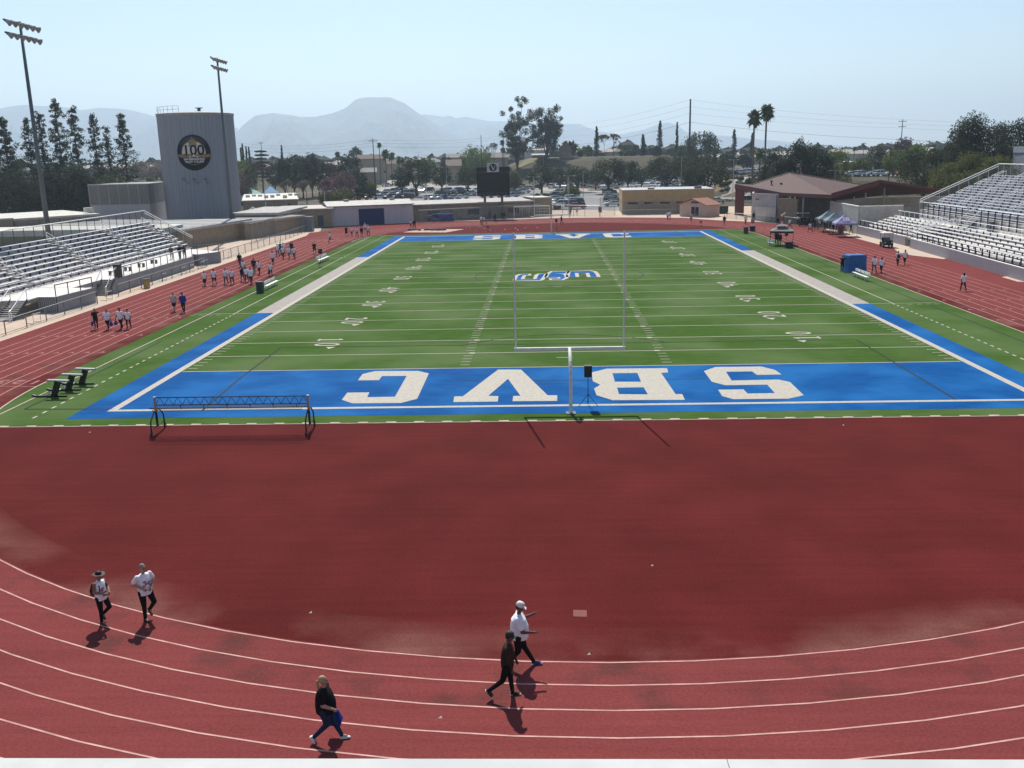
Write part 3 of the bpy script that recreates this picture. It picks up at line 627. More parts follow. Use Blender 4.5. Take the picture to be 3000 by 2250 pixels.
# storage containers / green electrical box etc.
def boxthing(name, label, cat, px, sx_, sy_, h, m, rz=0., z=0., lid=None, group=None, loc=None):
    q = loc if loc is not None else P(*px)
    t = thing(name, (q[0], q[1], z), label, cat, group, rz)
    mb = MB(); mb.cbox(0, 0, 0, sx_, sy_, h); mb.cbox(0, 0, .0, sx_*1.02, sy_*1.02, .08); mb.build('body', m, t)
    mb = MB(); mb.cbox(0, 0, h+.002, sx_*1.05, sy_*1.05, .08); mb.build('lid', lid or m, t)
    mb = MB(); mb.box((-sx_*.02, -sy_/2-.03, h*.15), (sx_*.02, -sy_/2-.003, h*.85)); mb.build('handle', DKGREY, t)
    return t
boxthing('utility_cabinet', 'dark green utility cabinet left of the maroon pillar', 'cabinet', c('Q', 800, 1385), 2.1, 1.2, 1.5, mat('green_box', (.03, .06, .04)))
boxthing('utility_cabinet', 'grey steel cabinet beside the gate near the tan classroom', 'cabinet', c('T', 1660, 1390), 2.3, 1.5, 2.6, mat('grey_box', (.24, .25, .26)))
# ---------------------------------------------------------------- maroon roofed pavilion
pv = thing('pavilion', (50, 118, 0), 'large pavilion with folded maroon tile roof and a red corner pillar', 'building')
M_MTILE = mat('maroon_tiles', (.11, .05, .042), (.07, .03, .026), scale=2.4, rough=.8, detail=5); brickify(M_MTILE, .55, .38, .55)
Lc, Bc, Cc, Vc, Pk = D(2153, 539, 201), D(2292, 565, 182), D(2436, 571, 165), D(2522, 541.5, 196), D(2312.5, 507, 200)
Lm = D(2205, 541, 200)
rb = MB(); bk = Pk+np.array([6, 16, -3.]); bk2 = Vc+np.array([3, 8, -1.]); bk0 = Lm+np.array([2, 14, -1.])
for tri in ((Lc, Bc, Lm), (Lm, Bc, Pk), (Bc, Cc, Pk), (Cc, Vc, Pk), (Pk, Vc, bk2), (Pk, bk2, bk), (Lm, Pk, bk), (Lm, bk, bk0)): rb.add([tuple(q) for q in tri], [(0, 1, 2)])
rb.build('roof', M_MTILE, pv, world=True)
fb = MB()
def fasc(a_, b_, hh=1.05, th=.25):
    a_, b_ = np.array(a_), np.array(b_); dd = (b_-a_)[:2]; nn = np.array([dd[1], -dd[0], 0])/np.hypot(*dd)*th
    fb.add([tuple(a_), tuple(b_), tuple(b_-[0, 0, hh]), tuple(a_-[0, 0, hh]), tuple(a_-nn), tuple(b_-nn), tuple(b_-nn-[0, 0, hh]), tuple(a_-nn-[0, 0, hh])], [(0, 1, 2, 3), (7, 6, 5, 4), (0, 4, 5, 1), (1, 5, 6, 2), (2, 6, 7, 3), (3, 7, 4, 0)])
up_ = np.array([0, 0, .03])
fasc(Lc+up_, Bc+up_, .95); fasc(Bc+up_, Cc+up_, .6)
F0, F1, F2 = D(2436, 566, 165), D(2577, 526.5, 165), D(2777, 557, 165)
fasc(F0, F1, .85); fasc(F1, F2, .4)
fb.build('fascia', M_RED, pv, world=True)
cb = MB(); B0, B1, B2 = D(2440, 581, 178), D(2590, 565, 182), D(2760, 557, 185)
dn = np.array([0, 0, -.45])
top = [F0, F1, F2, B2, B1, B0]
cb.add([tuple(q-[0, 0, .1]) for q in top]+[tuple(q+dn) for q in top], [(0, 1, 4, 5), (1, 2, 3, 4), (11, 10, 7, 6), (10, 9, 8, 7), (3, 9, 10, 4), (4, 10, 11, 5), (5, 11, 6, 0), (2, 8, 9, 3)])
cb.build('canopy', M_RED, pv, world=True)
pb = MB(); p0 = P(*c('Q', 930, 1400)); p1 = P(*c('Q', 1028, 1404)); pb.prism([(p0[0], p0[1]), (p1[0], p1[1]), (p1[0]+.2, p1[1]+1.2), (p0[0]+.2, p0[1]+1.2)], -.2, 5.6); pb.build('pillar', M_RED, pv, world=True)
M_WBLK = mat('pale_block', (.55, .53, .49), (.47, .45, .42), scale=.8, rough=.9); brickify(M_WBLK, .8, .4, .78)
def wseg(a_, b_, z0, z1, m, th=.3, name='wall', parent=pv):
    mb = MB(); mb.bar((a_[0], a_[1], (z0+z1)/2), (b_[0], b_[1], (z0+z1)/2), th, z1-z0); return mb.build(name, m, parent, world=True)
w0, w1, w2 = D(2203, 632, 187), D(2276, 634, 181), D(2335, 634, 178)
wseg(w0, w1, -.2, 5.0, M_WBLK); wseg(w1, w2, -.2, 4.3, M_TAN)
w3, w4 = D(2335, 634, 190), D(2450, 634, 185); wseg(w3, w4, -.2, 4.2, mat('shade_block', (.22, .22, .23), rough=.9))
w5, w6 = D(2455, 610, 180), D(2775, 600, 186); wseg(w5, w6, -.2, 4.3, M_WBLK)
w7, w8 = D(2527, 610, 172), D(2668, 612, 176); wseg(w7, w8, -.2, 3.0, M_WBLK, name='planter_wall')
wseg(w0, w0+np.array([3, 12, 0]), -.2, 5.0, M_WBLK)
for px in (2353, 2501, 2534, 2588):
    q = D(px, 600, 170 if px > 2400 else 176); zt = {2353: 4.6, 2501: 5.0, 2534: 5.6, 2588: 6.4}[px]
    mb = MB(); mb.tube((q[0], q[1], 0), (q[0], q[1], zt), .13); mb.build('post', GREYM, pv, world=True)
for px in (2215, 2275):
    q = D(px, 600, 186 if px < 2250 else 179.5); mb = MB(); mb.tube((q[0], q[1], 0), (q[0], q[1], 4.9), .08); mb.build('post', DKGREY, pv, world=True)
dq = D(2359, 622, 189.4); wseg(dq, D(2368, 622, 189.2), .0, 2.2, M_WROOF, .1, 'door')
dq = D(2491, 595, 179.3); wseg(dq, D(2524, 595, 179.6), .0, 1.2, DKGREY, .1, 'hatch')
wseg(D(2216, 600, 185.5), D(2274, 600, 180.4), .9, 2.6, M_WROOF, .12, 'shutter')
mb = MB()
for k in range(8):
    if k != 4:
        q = D(2214+k*2.6, 583, 185.2); mb.cbox(q[0], q[1], q[2]-.2, .14, .04, .32)
mb.build('lettering', M_TAN2, pv, world=True)
for px, py in ((2260, 540), (2288, 547), (2314, 541), (2329, 530), (2391, 545)):
    q = D(px, py, 186+(560-py)*.35); mb = MB(); mb.cbox(q[0], q[1], q[2]-.9, .9, .9, .12); mb.tube((q[0], q[1], q[2]-.9), (q[0], q[1], q[2]+.5), .13); mb.tube((q[0], q[1], q[2]+.5), (q[0], q[1], q[2]+.75), .24); mb.build('roof_vent', M_RIBR if px in (2329, 2391) else M_MTILE, pv, world=True)
# ridge coping
mb = MB(); mb.path([Lm+up_*3, Pk+up_*3, Vc+up_*3], .09); mb.build('ridge_cap', M_RED, pv, world=True)
# retaining wall by the tents
rw = thing('retaining_wall', (47.1, 90.7, 0), 'grey block retaining wall behind the row of pop-up tents', 'wall')
r0 = P(2434, 593.6, 4.05); r1 = np.array([47.1, 90.8, 0]); r2 = P(2590, 607, 3.6)
mb = MB()
for a_, b_, z0, z1 in ((r0, r1, 4.15, 4.05), (r1, (54.8, 93.8, 0), 4.05, 3.9)):
    d_ = np.array([b_[0]-a_[0], b_[1]-a_[1]]); d_ = d_/np.hypot(*d_); n_ = np.array([-d_[1], d_[0]])*.12
    mb.add([(a_[0]+n_[0], a_[1]+n_[1], 0), (b_[0]+n_[0], b_[1]+n_[1], 0), (b_[0]-n_[0], b_[1]-n_[1], 0), (a_[0]-n_[0], a_[1]-n_[1], 0), (a_[0]+n_[0], a_[1]+n_[1], z0), (b_[0]+n_[0], b_[1]+n_[1], z1), (b_[0]-n_[0], b_[1]-n_[1], z1), (a_[0]-n_[0], a_[1]-n_[1], z0)], [(0, 3, 2, 1), (4, 5, 6, 7), (0, 1, 5, 4), (1, 2, 6, 5), (2, 3, 7, 6), (3, 0, 4, 7)])
mb.build('wall', M_BLOCK, rw, world=True)
mb = MB(); mb.path([(r0[0], r0[1], 4.2), (47.1, 90.8, 4.1), (54.8, 93.8, 3.95)], .16); mb.build('coping', M_WROOF, rw, world=True)
# press box / lift tower at the right edge
pb_ = thing('press_tower', (76, 92, 0), 'plain grey lift tower behind the top of the right bleachers', 'tower')
q0, q1 = D(2964, 500, 195), D(3060, 500, 180); mb = MB(); mb.prism([(q0[0], q0[1]), (q1[0], q1[1]), (q1[0]+5, q1[1]+8), (q0[0]+5, q0[1]+8)], 0, D(2964, 432, 195)[2]); mb.build('wall', mat('blue_grey_panel', (.25, .28, .32), rough=.6), pb_, world=True)
mb = MB(); z_ = D(2964, 432, 195)[2]; mb.prism([(q0[0]-.2, q0[1]-.2), (q1[0], q1[1]-.3), (q1[0]+5, q1[1]+8), (q0[0]+5, q0[1]+8)], z_-.9, z_+.15); mb.build('parapet', mat('pale_blue_panel', (.3, .34, .38), rough=.6), pb_, world=True)
# ---------------------------------------------------------------- round tower with the anniversary emblem
TD = 190.; tq = D(597, 600, TD+7.3); TR = 7.0
tw = thing('round_tower', (tq[0], tq[1], 0), 'tall round tower of corrugated grey metal carrying a dark round emblem', 'tower')
TH = D(597, 329, TD+.2)[2]
mb = MB(); NR = 240; prof = [TR+(.05 if (i % 4) in (0, 1) else -.05) for i in range(NR)]
vs = [(prof[i]*math.cos(2*math.pi*i/NR), prof[i]*math.sin(2*math.pi*i/NR), z) for z in (-.5, TH-.35) for i in range(NR)]
mb.add(vs, [(i, (i+1) % NR, NR+(i+1) % NR, NR+i) for i in range(NR)]); M_TOW = mat('corrugated_metal', (.24, .26, .3), (.21, .23, .27), scale=.4, rough=.55, metal=.1, stretch=(4, 4, .1))
mb.build('wall', M_TOW, tw)
mb = MB(); mb.ring([[(r_*math.cos(2*math.pi*i/64), r_*math.sin(2*math.pi*i/64), z) for i in range(64)] for r_, z in ((TR+.12, TH-.4), (TR+.18, TH), (TR-.3, TH+.05), (.5, TH+.6))]); mb.build('roof', mat('tower_rim', (.32, .3, .29), rough=.6), tw)
mb = MB(); mb.tube((1.2, -1, TH+.2), (1.2, -1, TH+1.0), .3, n=10); mb.tube((1.2, -1, TH+1.0), (1.2, -1, TH+1.12), .7, n=10); mb.build('roof_vent', DKGREY, tw)
mb = MB()
pts = [(TR*.97*math.cos(a), TR*.97*math.sin(a)) for a in np.linspace(math.radians(205), math.radians(265), 7)]
for x, y in pts: mb.tube((x, y, TH), (x, y, TH+1.25), .035, n=5)
for zz in (TH+.65, TH+1.25): mb.path([(x, y, zz) for x, y in pts], .03, n=5)
mb.build('roof_railing', GREYM, tw)
# emblem: laid on the curved wall
ang0 = math.atan2(CAM[1]-tq[1], CAM[0]-tq[0])
def tower_uv(px, py):           # pixel -> (arc length, z) on the cylinder
    d = ray(px, py); ox, oy = CAM[0]-tq[0], CAM[1]-tq[1]; A_ = d[0]**2+d[1]**2; B_ = 2*(ox*d[0]+oy*d[1]); C_ = ox*ox+oy*oy-TR*TR
    tt = (-B_-math.sqrt(max(0, B_*B_-4*A_*C_)))/(2*A_); x, y = ox+d[0]*tt, oy+d[1]*tt
    return (math.atan2(y, x)-ang0)*TR, CAM[2]+d[2]*tt
eu, ez = tower_uv(567.5, 447.5); er = (tower_uv(567.5, 395)[1]-tower_uv(567.5, 500)[1])/2
eu1 = (tower_uv(616, 450)[0]-tower_uv(519, 450)[0])/2
def bend(vs, off): return [((TR+off)*math.cos(ang0+(eu+v[0])/TR), (TR+off)*math.sin(ang0+(eu+v[0])/TR), ez+v[1]) for v in vs]
def emb(name, polys, m, off, sub=False):
    mb = MB()
    for v, f in polys:
        v = [(a[0], a[1]) for a in v]; st_ = []
        for q in f:
            for i in range(1, len(q)-1): st_.append((v[q[0]], v[q[i]], v[q[i+1]]))
        vs, fs = [], []
        while st_:
            a, b, cc = st_.pop(); e = [abs(a[0]-b[0]), abs(b[0]-cc[0]), abs(cc[0]-a[0])]; k = e.index(max(e))
            if e[k] > .45:
                a, b, cc = ((a, b, cc), (b, cc, a), (cc, a, b))[k]; m_ = ((a[0]+b[0])/2, (a[1]+b[1])/2); st_ += [(a, m_, cc), (m_, b, cc)]
            else: fs.append((len(vs), len(vs)+1, len(vs)+2)); vs += [a, b, cc]
        mb.add(bend(vs, off), fs)
    return mb.build(name, m, EMB)
def disc(r, n=64, m=14, rin=0.):
    vs = [(r_*math.cos(2*math.pi*i/n), r_*math.sin(2*math.pi*i/n)) for r_ in np.linspace(rin if rin else .001, r, m) for i in range(n)]
    return vs, [(j*n+i, (j+1)*n+i, (j+1)*n+(i+1) % n, j*n+(i+1) % n) for j in range(m-1) for i in range(n)]
def dense(pts, n=10):
    mb = MB(); mb.poly(pts, 0.); return [(v[0], v[1]) for v in mb.v], mb.f
mb = MB(); v, f = disc(er); mb.add(bend([(a*eu1/er, b) for a, b in v], .1), f)
EMB = mb.build('emblem', mat('emblem_navy', (.006, .008, .014), (.004, .006, .01), rough=.9, spec=.02), tw)
GOLD = mat('emblem_gold', (.3, .2, .085), (.14, .09, .045), scale=1.2, rough=.6); CREAM = mat('emblem_cream', (.6, .58, .52), (.45, .42, .36), scale=1.2, rough=.6); ENAV = pm((.006, .008, .014), .9, 0., .02); EWH = pm((.75, .75, .75))
R_ = er
emb('ray', [([(R_*.62*math.cos(a)-.02, R_*.62*math.sin(a)), (R_*.62*math.cos(a)+.02, R_*.62*math.sin(a)), (R_*.9*math.cos(a)+.05, R_*.9*math.sin(a)), (R_*.9*math.cos(a)-.05, R_*.9*math.sin(a))], [(0, 1, 2, 3)]) for a in np.linspace(math.radians(35), math.radians(145), 23)], pm((.1, .12, .16)), .12)
emb('circle', [disc(R_*.66)], CREAM, .13); emb('circle', [disc(R_*.68, m=2, rin=R_*.64), ], GOLD, .145)
emb('bell_tower', [dense([(-.24*R_, .34*R_), (-.22*R_, .56*R_), (-.32*R_, .6*R_), (-.06*R_, .8*R_), (-.02*R_, .93*R_), (.03*R_, .8*R_), (.26*R_, .6*R_), (.2*R_, .55*R_), (.22*R_, .34*R_)])], GOLD, .15)
emb('lower_field', [dense([(R_*.64*math.cos(a), R_*.64*math.sin(a)) for a in np.linspace(math.radians(197), math.radians(343), 22)])], ENAV, .15)
emb('ribbon', [dense([(-.98*R_, -.02*R_), (-.7*R_, -.12*R_), (-.6*R_, -.06*R_), (.6*R_, -.06*R_), (.7*R_, -.12*R_), (.95*R_, -.05*R_), (.88*R_, -.14*R_), (.95*R_, -.24*R_), (.65*R_, -.27*R_), (-.65*R_, -.27*R_), (-.95*R_, -.2*R_), (-.88*R_, -.12*R_)])], GOLD, .16)
emb('mountain', [([(-.28*R_, -.25*R_), (-.17*R_, -.25*R_), (-.2*R_, -.17*R_)], [(0, 1, 2)]), ([(-.1*R_, -.2*R_), (.08*R_, -.2*R_), (0, -.08*R_)], [(0, 1, 2)]), ([(.13*R_, -.25*R_), (.24*R_, -.25*R_), (.17*R_, -.17*R_)], [(0, 1, 2)])], EWH, .18)
v, f = text_mesh('100', R_*.78, bold=True, sx=1.); emb('numerals', [([(a[0]*1.02, a[1]*1.0+.12*R_) for a in v], f)], ENAV, .175)
for tx, yy, sz in (('SAN BERNARDINO', -.36, .155), ('VALLEY COLLEGE', -.5, .155)):
    v, f = text_mesh(tx, R_*sz, bold=True, sx=.86); emb('lettering', [([(a[0], a[1]+yy*R_) for a in v], f)], EWH, .17)
# three floodlights under it
for px in (551, 578, 607):
    u, z = tower_uv(px, 532); mb = MB(); o_ = eu
    def bb(du, dz, off): a = ang0+(u+du)/TR; return ((TR+off)*math.cos(a), (TR+off)*math.sin(a), z+dz)
    mb.bar(bb(-.6, .5, 1.0), bb(-.1, .5, 1.0), .3, .22); mb.path([bb(-.4, .4, 1.), bb(0, -.5, .1)], .03, n=4); mb.path([bb(-.3, .4, 1.), bb(.3, -.5, .1), bb(.3, .2, .1)], .02, n=4)
    mb.build('floodlight', DKGREY, tw)
# ================================================================ bleachers
M_RISER = mat('riser_grey', (.36, .36, .4), (.3, .3, .34), scale=1.5, rough=.6, metal=.1)
M_WALLG = mat('grey_wall', (.3, .29, .3), (.26, .25, .265), scale=.8, rough=.85)
M_LINK = mat('chain_link', (.3, .31, .3), rough=.6, alpha=.22)
M_DECK = mat('pale_deck', (.74, .7, .64), (.62, .58, .53), scale=.9, rough=.8)
M_FOOT = mat('dark_foot_plank', (.2, .2, .22), (.15, .15, .165), scale=2, rough=.7)  # plank colour darkened so the sunlit planks stand out less
M_RIS2 = mat('riser_pale', (.5, .5, .53), (.42, .42, .45), scale=1.5, rough=.6)
M_CHAR = mat('charcoal_post', (.035, .04, .055), rough=.6)
M_BRK = mat('bracket', (.06, .065, .09), rough=.7)
lb = thing('bleachers', (-50, 48, 0), 'left bleachers: nine rows of aluminium benches behind a low grey wall', 'bleachers', 'bleachers beside the track')
def LB(mb, n, m): return mb.build(n, m, lb, world=True)
LY0, LY1 = 15.5, 73.3
rowx = [-51.05-.616*i for i in range(9)]; rowz = [1.85+.394*i for i in range(9)]
ais = []
for q in (('L', 1515, 545), ('L', 1090, 620), ('L', 485, 725)): ais.append(PX(*c(*q), -56.2)[1])
ais.append(ais[2]-(ais[1]-ais[2])); ais = [a for a in ais if a > LY0+2]
for i in range(9):
    x, z = rowx[i], rowz[i]
    segs = []; ys = [LY0]+sorted(ais)+[LY1]
    for j in range(len(ys)-1):
        a_ = ys[j]+(.65 if j else 0); b_ = ys[j+1]-(.65 if j < len(ys)-2 else 0); segs.append((a_, b_))
    mb = MB()
    for a_, b_ in ([(LY0, LY1)] if i > 7 else segs): mb.box((x-.14, a_, z-.05), (x+.14, b_, z))
    LB(mb, 'seat_plank', ALU)
    mb = MB(); mb.box((x+.16, LY0, z-.45), (x+.44, LY1, z-.41)); LB(mb, 'foot_plank', M_FOOT)
    mb = MB(); mb.box((x-.02, LY0, z-.4), (x+.0, LY1, z-.06)); rs = mb; mb = MB(); y = LY0+.4+(i % 2)*.3
    while y < LY1: mb.box((x+.01, y, z-.42), (x+.1, y+.16, z-.052)); y += 1.83
    multi('riser', [(rs, M_RISER), (mb, M_BRK)], lb)
for a_ in ais:
    mb = MB()
    for i in range(1, 9): mb.box((rowx[i]+.02, a_-.55, rowz[i]-.22), (rowx[i]+.34, a_+.55, rowz[i]-.18))
    LB(mb, 'aisle_step', M_DECK)
    mb = MB()
    for i0, i1 in ((8, 6), (5.3, 3.3), (2.6, .6)):
        for dy in (0,):
            p0 = (-51.05-.616*i0, a_+dy, 1.85+.394*i0+.75); p1 = (-51.05-.616*i1, a_+dy, 1.85+.394*i1+.75)
            mb.tube(p0, p1, .035); mb.tube((p0[0], p0[1], p0[2]-.35), (p1[0], p1[1], p1[2]-.35), .035)
            for p in (p0, p1): mb.tube(p, (p[0], p[1], p[2]-.8), .035)
    LB(mb, 'aisle_rail', ALU)
# understructure and end panel
mb = MB(); mb.add([(-50.6, LY1+.02, 0), (-56.5, LY1+.02, 0), (-56.5, LY1+.02, 4.5), (-50.6, LY1+.02, 1.3), (-50.6, LY1-.1, 0), (-56.5, LY1-.1, 0), (-56.5, LY1-.1, 4.5), (-50.6, LY1-.1, 1.3)], [(0, 1, 2, 3), (7, 6, 5, 4), (0, 3, 7, 4), (3, 2, 6, 7), (1, 5, 6, 2)]); LB(mb, 'end_panel', M_RISER)
# deck, front walls
e1, e2 = P(*c('G', 375, 785)), P(*c('G', 655, 745)); e0 = P(*c('G', 295, 780))
deck = [(-50.7, 23.4), (-46.9, 23.4), (-46.9, 25.4), (-45.1, 25.3), (-44.5, 31.2), (-46.7, 31.4), (-46.7, 37.6), (-45.45, 37.6), (-45.4, 60), (e0[0], e0[1]), (e1[0], e1[1]), (e2[0], e2[1]), (-50.7, 71)]
mb = MB(); mb.prism(deck, 1.3, 1.4); LB(mb, 'deck', M_DECK)
def wl_(a_, b_, m, nm='front_wall', z1=1.42):
    mb = MB(); mb.bar((a_[0], a_[1], z1/2), (b_[0], b_[1], z1/2), .08, z1); return LB(mb, nm, m)
M_CORR = mat('corrugated_side', (.36, .36, .37), rough=.6, metal=.2)
wl_((-45.1, 25.25), (-44.45, 31.2), M_WALLG); wl_((-45.4, 36.9), (-45.35, 60), M_WALLG); wl_(e1, e2, M_WALLG); wl_((-44.45, 31.2), (-46.7, 31.4), M_WALLG); wl_((-46.62, 31.4), (-46.62, 36.1), M_WALLG)
def corr(a_, b_, n):
    mb = MB(); a_, b_ = np.array(a_[:2]), np.array(b_[:2])
    for k in range(n): p = a_+(b_-a_)*(k+.5)/n; mb.cbox(p[0], p[1], 0, .12, .12, 1.4)
    LB(mb, 'corrugated_panel', M_CORR); wl_(a_+[0, .08], b_+[0, .08], M_BRK, 'backing_panel', 1.38)
corr((-46.9, 25.35), (-45.15, 25.2), 9); corr(e0, e1, 6)
mb = MB()
for pa in ([(-45.35, 25.6), (-44.6, 31.1)], [(-45.5, 38.2), (-45.45, 59.9)], [(-50.5, 31.4), (-46.8, 31.4)]): mb.path([(p[0], p[1], 2.47) for p in pa], .04); mb.path([(p[0], p[1], 1.5) for p in pa], .025)
LB(mb, 'deck_rail', ALU)
for pa in ([(-45.35, 25.6), (-44.6, 31.1)], [(-45.5, 38.2), (-45.45, 59.9)], [(e1[0]-.2, e1[1]+.2), (e2[0]-.2, e2[1])]):
    a_, b_ = np.array(pa[0]), np.array(pa[1]); n = max(2, int(np.hypot(*(b_-a_))/1.85)); mb = MB()
    for k in range(n+1): p = a_+(b_-a_)*k/n; mb.tube((p[0], p[1], 1.35), (p[0], p[1], 2.45), .045, n=6)
    if pa[0][0] != -45.35 and pa[0][0] != -45.5: mb.path([(a_[0], a_[1], 2.45), (b_[0], b_[1], 2.45)], .035)
    mb.path([(a_[0], a_[1], 2.4), (b_[0], b_[1], 2.4)], .03); LB(mb, 'deck_railing', DKGREY)
# long rail in front of the first row, small dark U-shaped supports on the deck
mb = MB(); mb.path([(-50.3, 24, 2.35), (-50.3, 70, 2.35)], .03); mb.path([(-50.3, 24, 1.85), (-50.3, 70, 1.85)], .02)
for y in np.arange(24, 70.1, 2.1): mb.tube((-50.3, y, 1.4), (-50.3, y, 2.35), .025, n=5)
LB(mb, 'row_rail', GREYM)
mb = MB()
for y in (41.2, 45.0, 48.6, 52.2): mb.cbox(-46.9, y, 1.4, .12, .5, .42); mb.cbox(-47.5, y+.2, 1.4, .12, .5, .42); mb.cbox(-47.2, y, 1.8, .75, .3, .05)
LB(mb, 'dark_u_support', DKGREY)
# stairs
def stairs(x0, x1, y0, y1, z1, par, n=8, rail=True, z0=0., ends='y', world=True):
    mb = MB()
    for k in range(n):
        zt = z0+(z1-z0)*(k+1)/n; ya = y0+(y1-y0)*k/n; yb = y0+(y1-y0)*(k+1)/n+.05
        if ends == 'y': mb.box((x0, ya, zt-.05), (x1, yb, zt))
        else: mb.box((ya, x0, zt-.05), (yb, x1, zt))
    mb.build('stair_treads', GREYM, par, world=world)
    mb = MB()
    for x in (x0, x1):
        a_, b_ = ((x, y0, z0), (x, y1, z1)) if ends == 'y' else ((y0, x, z0), (y1, x, z1))
        mb.bar((a_[0], a_[1], a_[2]+.0), b_, .05, .28)
    mb.build('stair_stringer', DKGREY, par, world=world)
    if rail:
        for x in (x0, x1):
            mb = MB(); pts = [(x, y0-.3, z0+.9), (x, y0, z0+.95), (x, y1, z1+1.), (x, y1+.4, z1+1.)]
            if ends != 'y': pts = [(p[1], p[0], p[2]) for p in pts]
            mb.path(pts, .04)
            for p in (pts[0], pts[1], pts[2]): mb.tube(p, (p[0], p[1], p[2]-.95), .035)
            mb.build('stair_rail', ALU, par, world=world)
stairs(-46.65, -45.35, 35.6, 37.6, 1.4, lb); stairs(-48.3, -46.8, 20.6, 23.4, 1.4, lb, n=10)
# back fence
mb = MB(); bz = 6.45
mb.path([(-57, 10, bz), (-57, 74.3, bz)], .05); mb.path([(-57, 74.3, bz), (-50.5, 74.3, 2.75)], .05); mb.path([(-57, 74.3, bz-.3), (-50.5, 74.3, 2.5)], .04)
tr_ = mb; mb = MB()
for y in np.arange(12, 74.5, 2.05): mb.tube((-57, y, 0), (-57, y, bz), .04, n=5)
for k in range(1, 7): x = -57+6.5*k/6; mb.tube((x, 74.3, 0), (x, 74.3, bz-3.7*k/6), .035, n=5)
multi('back_rail', [(tr_, ALU), (mb, DKGREY)], lb)
mb = MB(); mb.add([(-57, 10, 4.6), (-57, 74.3, 4.6), (-57, 74.3, bz), (-57, 10, bz)], [(0, 1, 2, 3)]); mb.add([(-57, 74.3, 3.), (-50.5, 74.3, .4), (-50.5, 74.3, 2.75), (-57, 74.3, bz)], [(0, 1, 2, 3)]); LB(mb, 'fence_mesh', M_LINK)
# ---------------------------------------------------------------- right bleachers
rb_ = thing('bleachers', (52, 60, 0), 'right bleachers: two tiers of aluminium benches rising to the edge of the view', 'bleachers', 'bleachers beside the track')
def RB(mb, n, m): return mb.build(n, m, rb_, world=True)
def wallx(y): return 45.15+(y-35.2)*.048 if y < 70 else 47.2-(y-71)*.008
ry0 = 8
for i in range(6):
    x, z = 47.75+.72*i, 1.62+.27*i
    for (a_, b_) in ((ry0, 67.2), (71.2, 88.6-i*.2)):
        if i == 0 and a_ > 60: pass
        mb = MB(); dx = (lambda y: (wallx(y)-46.9)*max(0, 1-i*.12))
        mb.add([(x+dx(a_)-.14, a_, z-.05), (x+dx(a_)+.14, a_, z-.05), (x+dx(b_)+.14, b_, z-.05), (x+dx(b_)-.14, b_, z-.05), (x+dx(a_)-.14, a_, z), (x+dx(a_)+.14, a_, z), (x+dx(b_)+.14, b_, z), (x+dx(b_)-.14, b_, z)], [(0, 3, 2, 1), (4, 5, 6, 7), (0, 1, 5, 4), (1, 2, 6, 5), (2, 3, 7, 6), (3, 0, 4, 7)])
        RB(mb, 'seat_plank', ALU)
    mb = MB(); mb.box((x-.55, ry0, z-.5), (x+.17, 89, z-.45)); fp_ = mb; mb = MB(); y = ry0+.5+(i % 2)*.9
    while y < 88:
        if not 67 < y < 71.4: mb.box((x+dx(y)-.05, y, z-.46), (x+dx(y)+.06, y+.12, z-.052))
        y += 1.85
    multi('foot_plank', [(fp_, M_DECK), (mb, M_BRK)], rb_)
# front wall, posts and rail
def Wp(y, z, d=0.): return (wallx(y)+d, y, z)
for a_, b_ in ((ry0, 68.3), (71.2, 90.9)):
    ys = np.linspace(a_, b_, 14); mb = MB()
    for y0_, y1_ in zip(ys[:-1], ys[1:]): mb.bar(Wp(y0_, .6), Wp(y1_, .6), .14, 1.2)
    RB(mb, 'front_wall', mat('corrugated_front', (.3, .29, .32), (.25, .24, .27), scale=1.2, rough=.6, metal=.1, stretch=(1, 9, .1)))
    mb = MB()
    for y in np.arange(a_+.2, b_, 1.88): mb.cbox(wallx(y)+.14, y, 1.1, .1, .14, 1.05)
    fp_ = mb; mb = MB(); mb.path([Wp(y, 2.15, .14) for y in ys], .04); mb.path([Wp(y, 1.24, .02) for y in ys], .05); multi('front_rail', [(mb, ALU), (fp_, M_CHAR)], rb_)
mb = MB(); mb.box((47.0, 68.4, .02), (47.05, 71.1, 1.0)); RB(mb, 'gate', M_LINK)
mb = MB(); mb.path([(47, 68.4, 0), (47, 68.4, 1.3), (47, 71.1, 1.3), (47, 71.1, 0)], .04); RB(mb, 'gate_frame', GREYM)
# lower deck slab and walkway
mb = MB(); mb.prism([(47.3, ry0), (51.9, ry0), (51.9, 89), (47.3, 89)], .9, 1.1); RB(mb, 'lower_deck', M_DECK)
mb = MB(); mb.box((51.9, ry0, 2.5), (53.4, 89.5, 2.62)); RB(mb, 'walkway_deck', M_DECK)
mb = MB(); mb.box((51.82, ry0, 1.1), (51.9, 89.5, 2.5)); RB(mb, 'walkway_face', M_RISER)
mb = MB(); mb.path([(51.95, ry0, 3.65), (51.95, 66.5, 3.65)], .035); mb.path([(51.95, 72, 3.65), (51.95, 88, 3.65)], .035); mb.path([(51.95, ry0, 3.1), (51.95, 66.5, 3.1)], .02)
for y in list(np.arange(ry0, 66.6, 1.9))+list(np.arange(72, 88, 1.9)): mb.tube((51.95, y, 2.6), (51.95, y, 3.65), .03, n=5)
RB(mb, 'walkway_rail', ALU)
for k in range(5):
    mb = MB(); mb.box((53.4+.0, ry0, 2.64+.28*k), (53.44, 83.2, 2.64+.28*k+.25)); RB(mb, 'face_board', M_RISER if k % 2 else M_DECK)
mb = MB(); mb.box((53.4, ry0, 3.95), (54.1, 83.2, 4.05)); RB(mb, 'upper_deck', M_DECK)
mb = MB(); y = ry0
while y < 83.3:
    if not 64.6 < y < 67.6: mb.cbox(53.3, y, 3.0, .1, .13, 2.1)
    y += 1.85
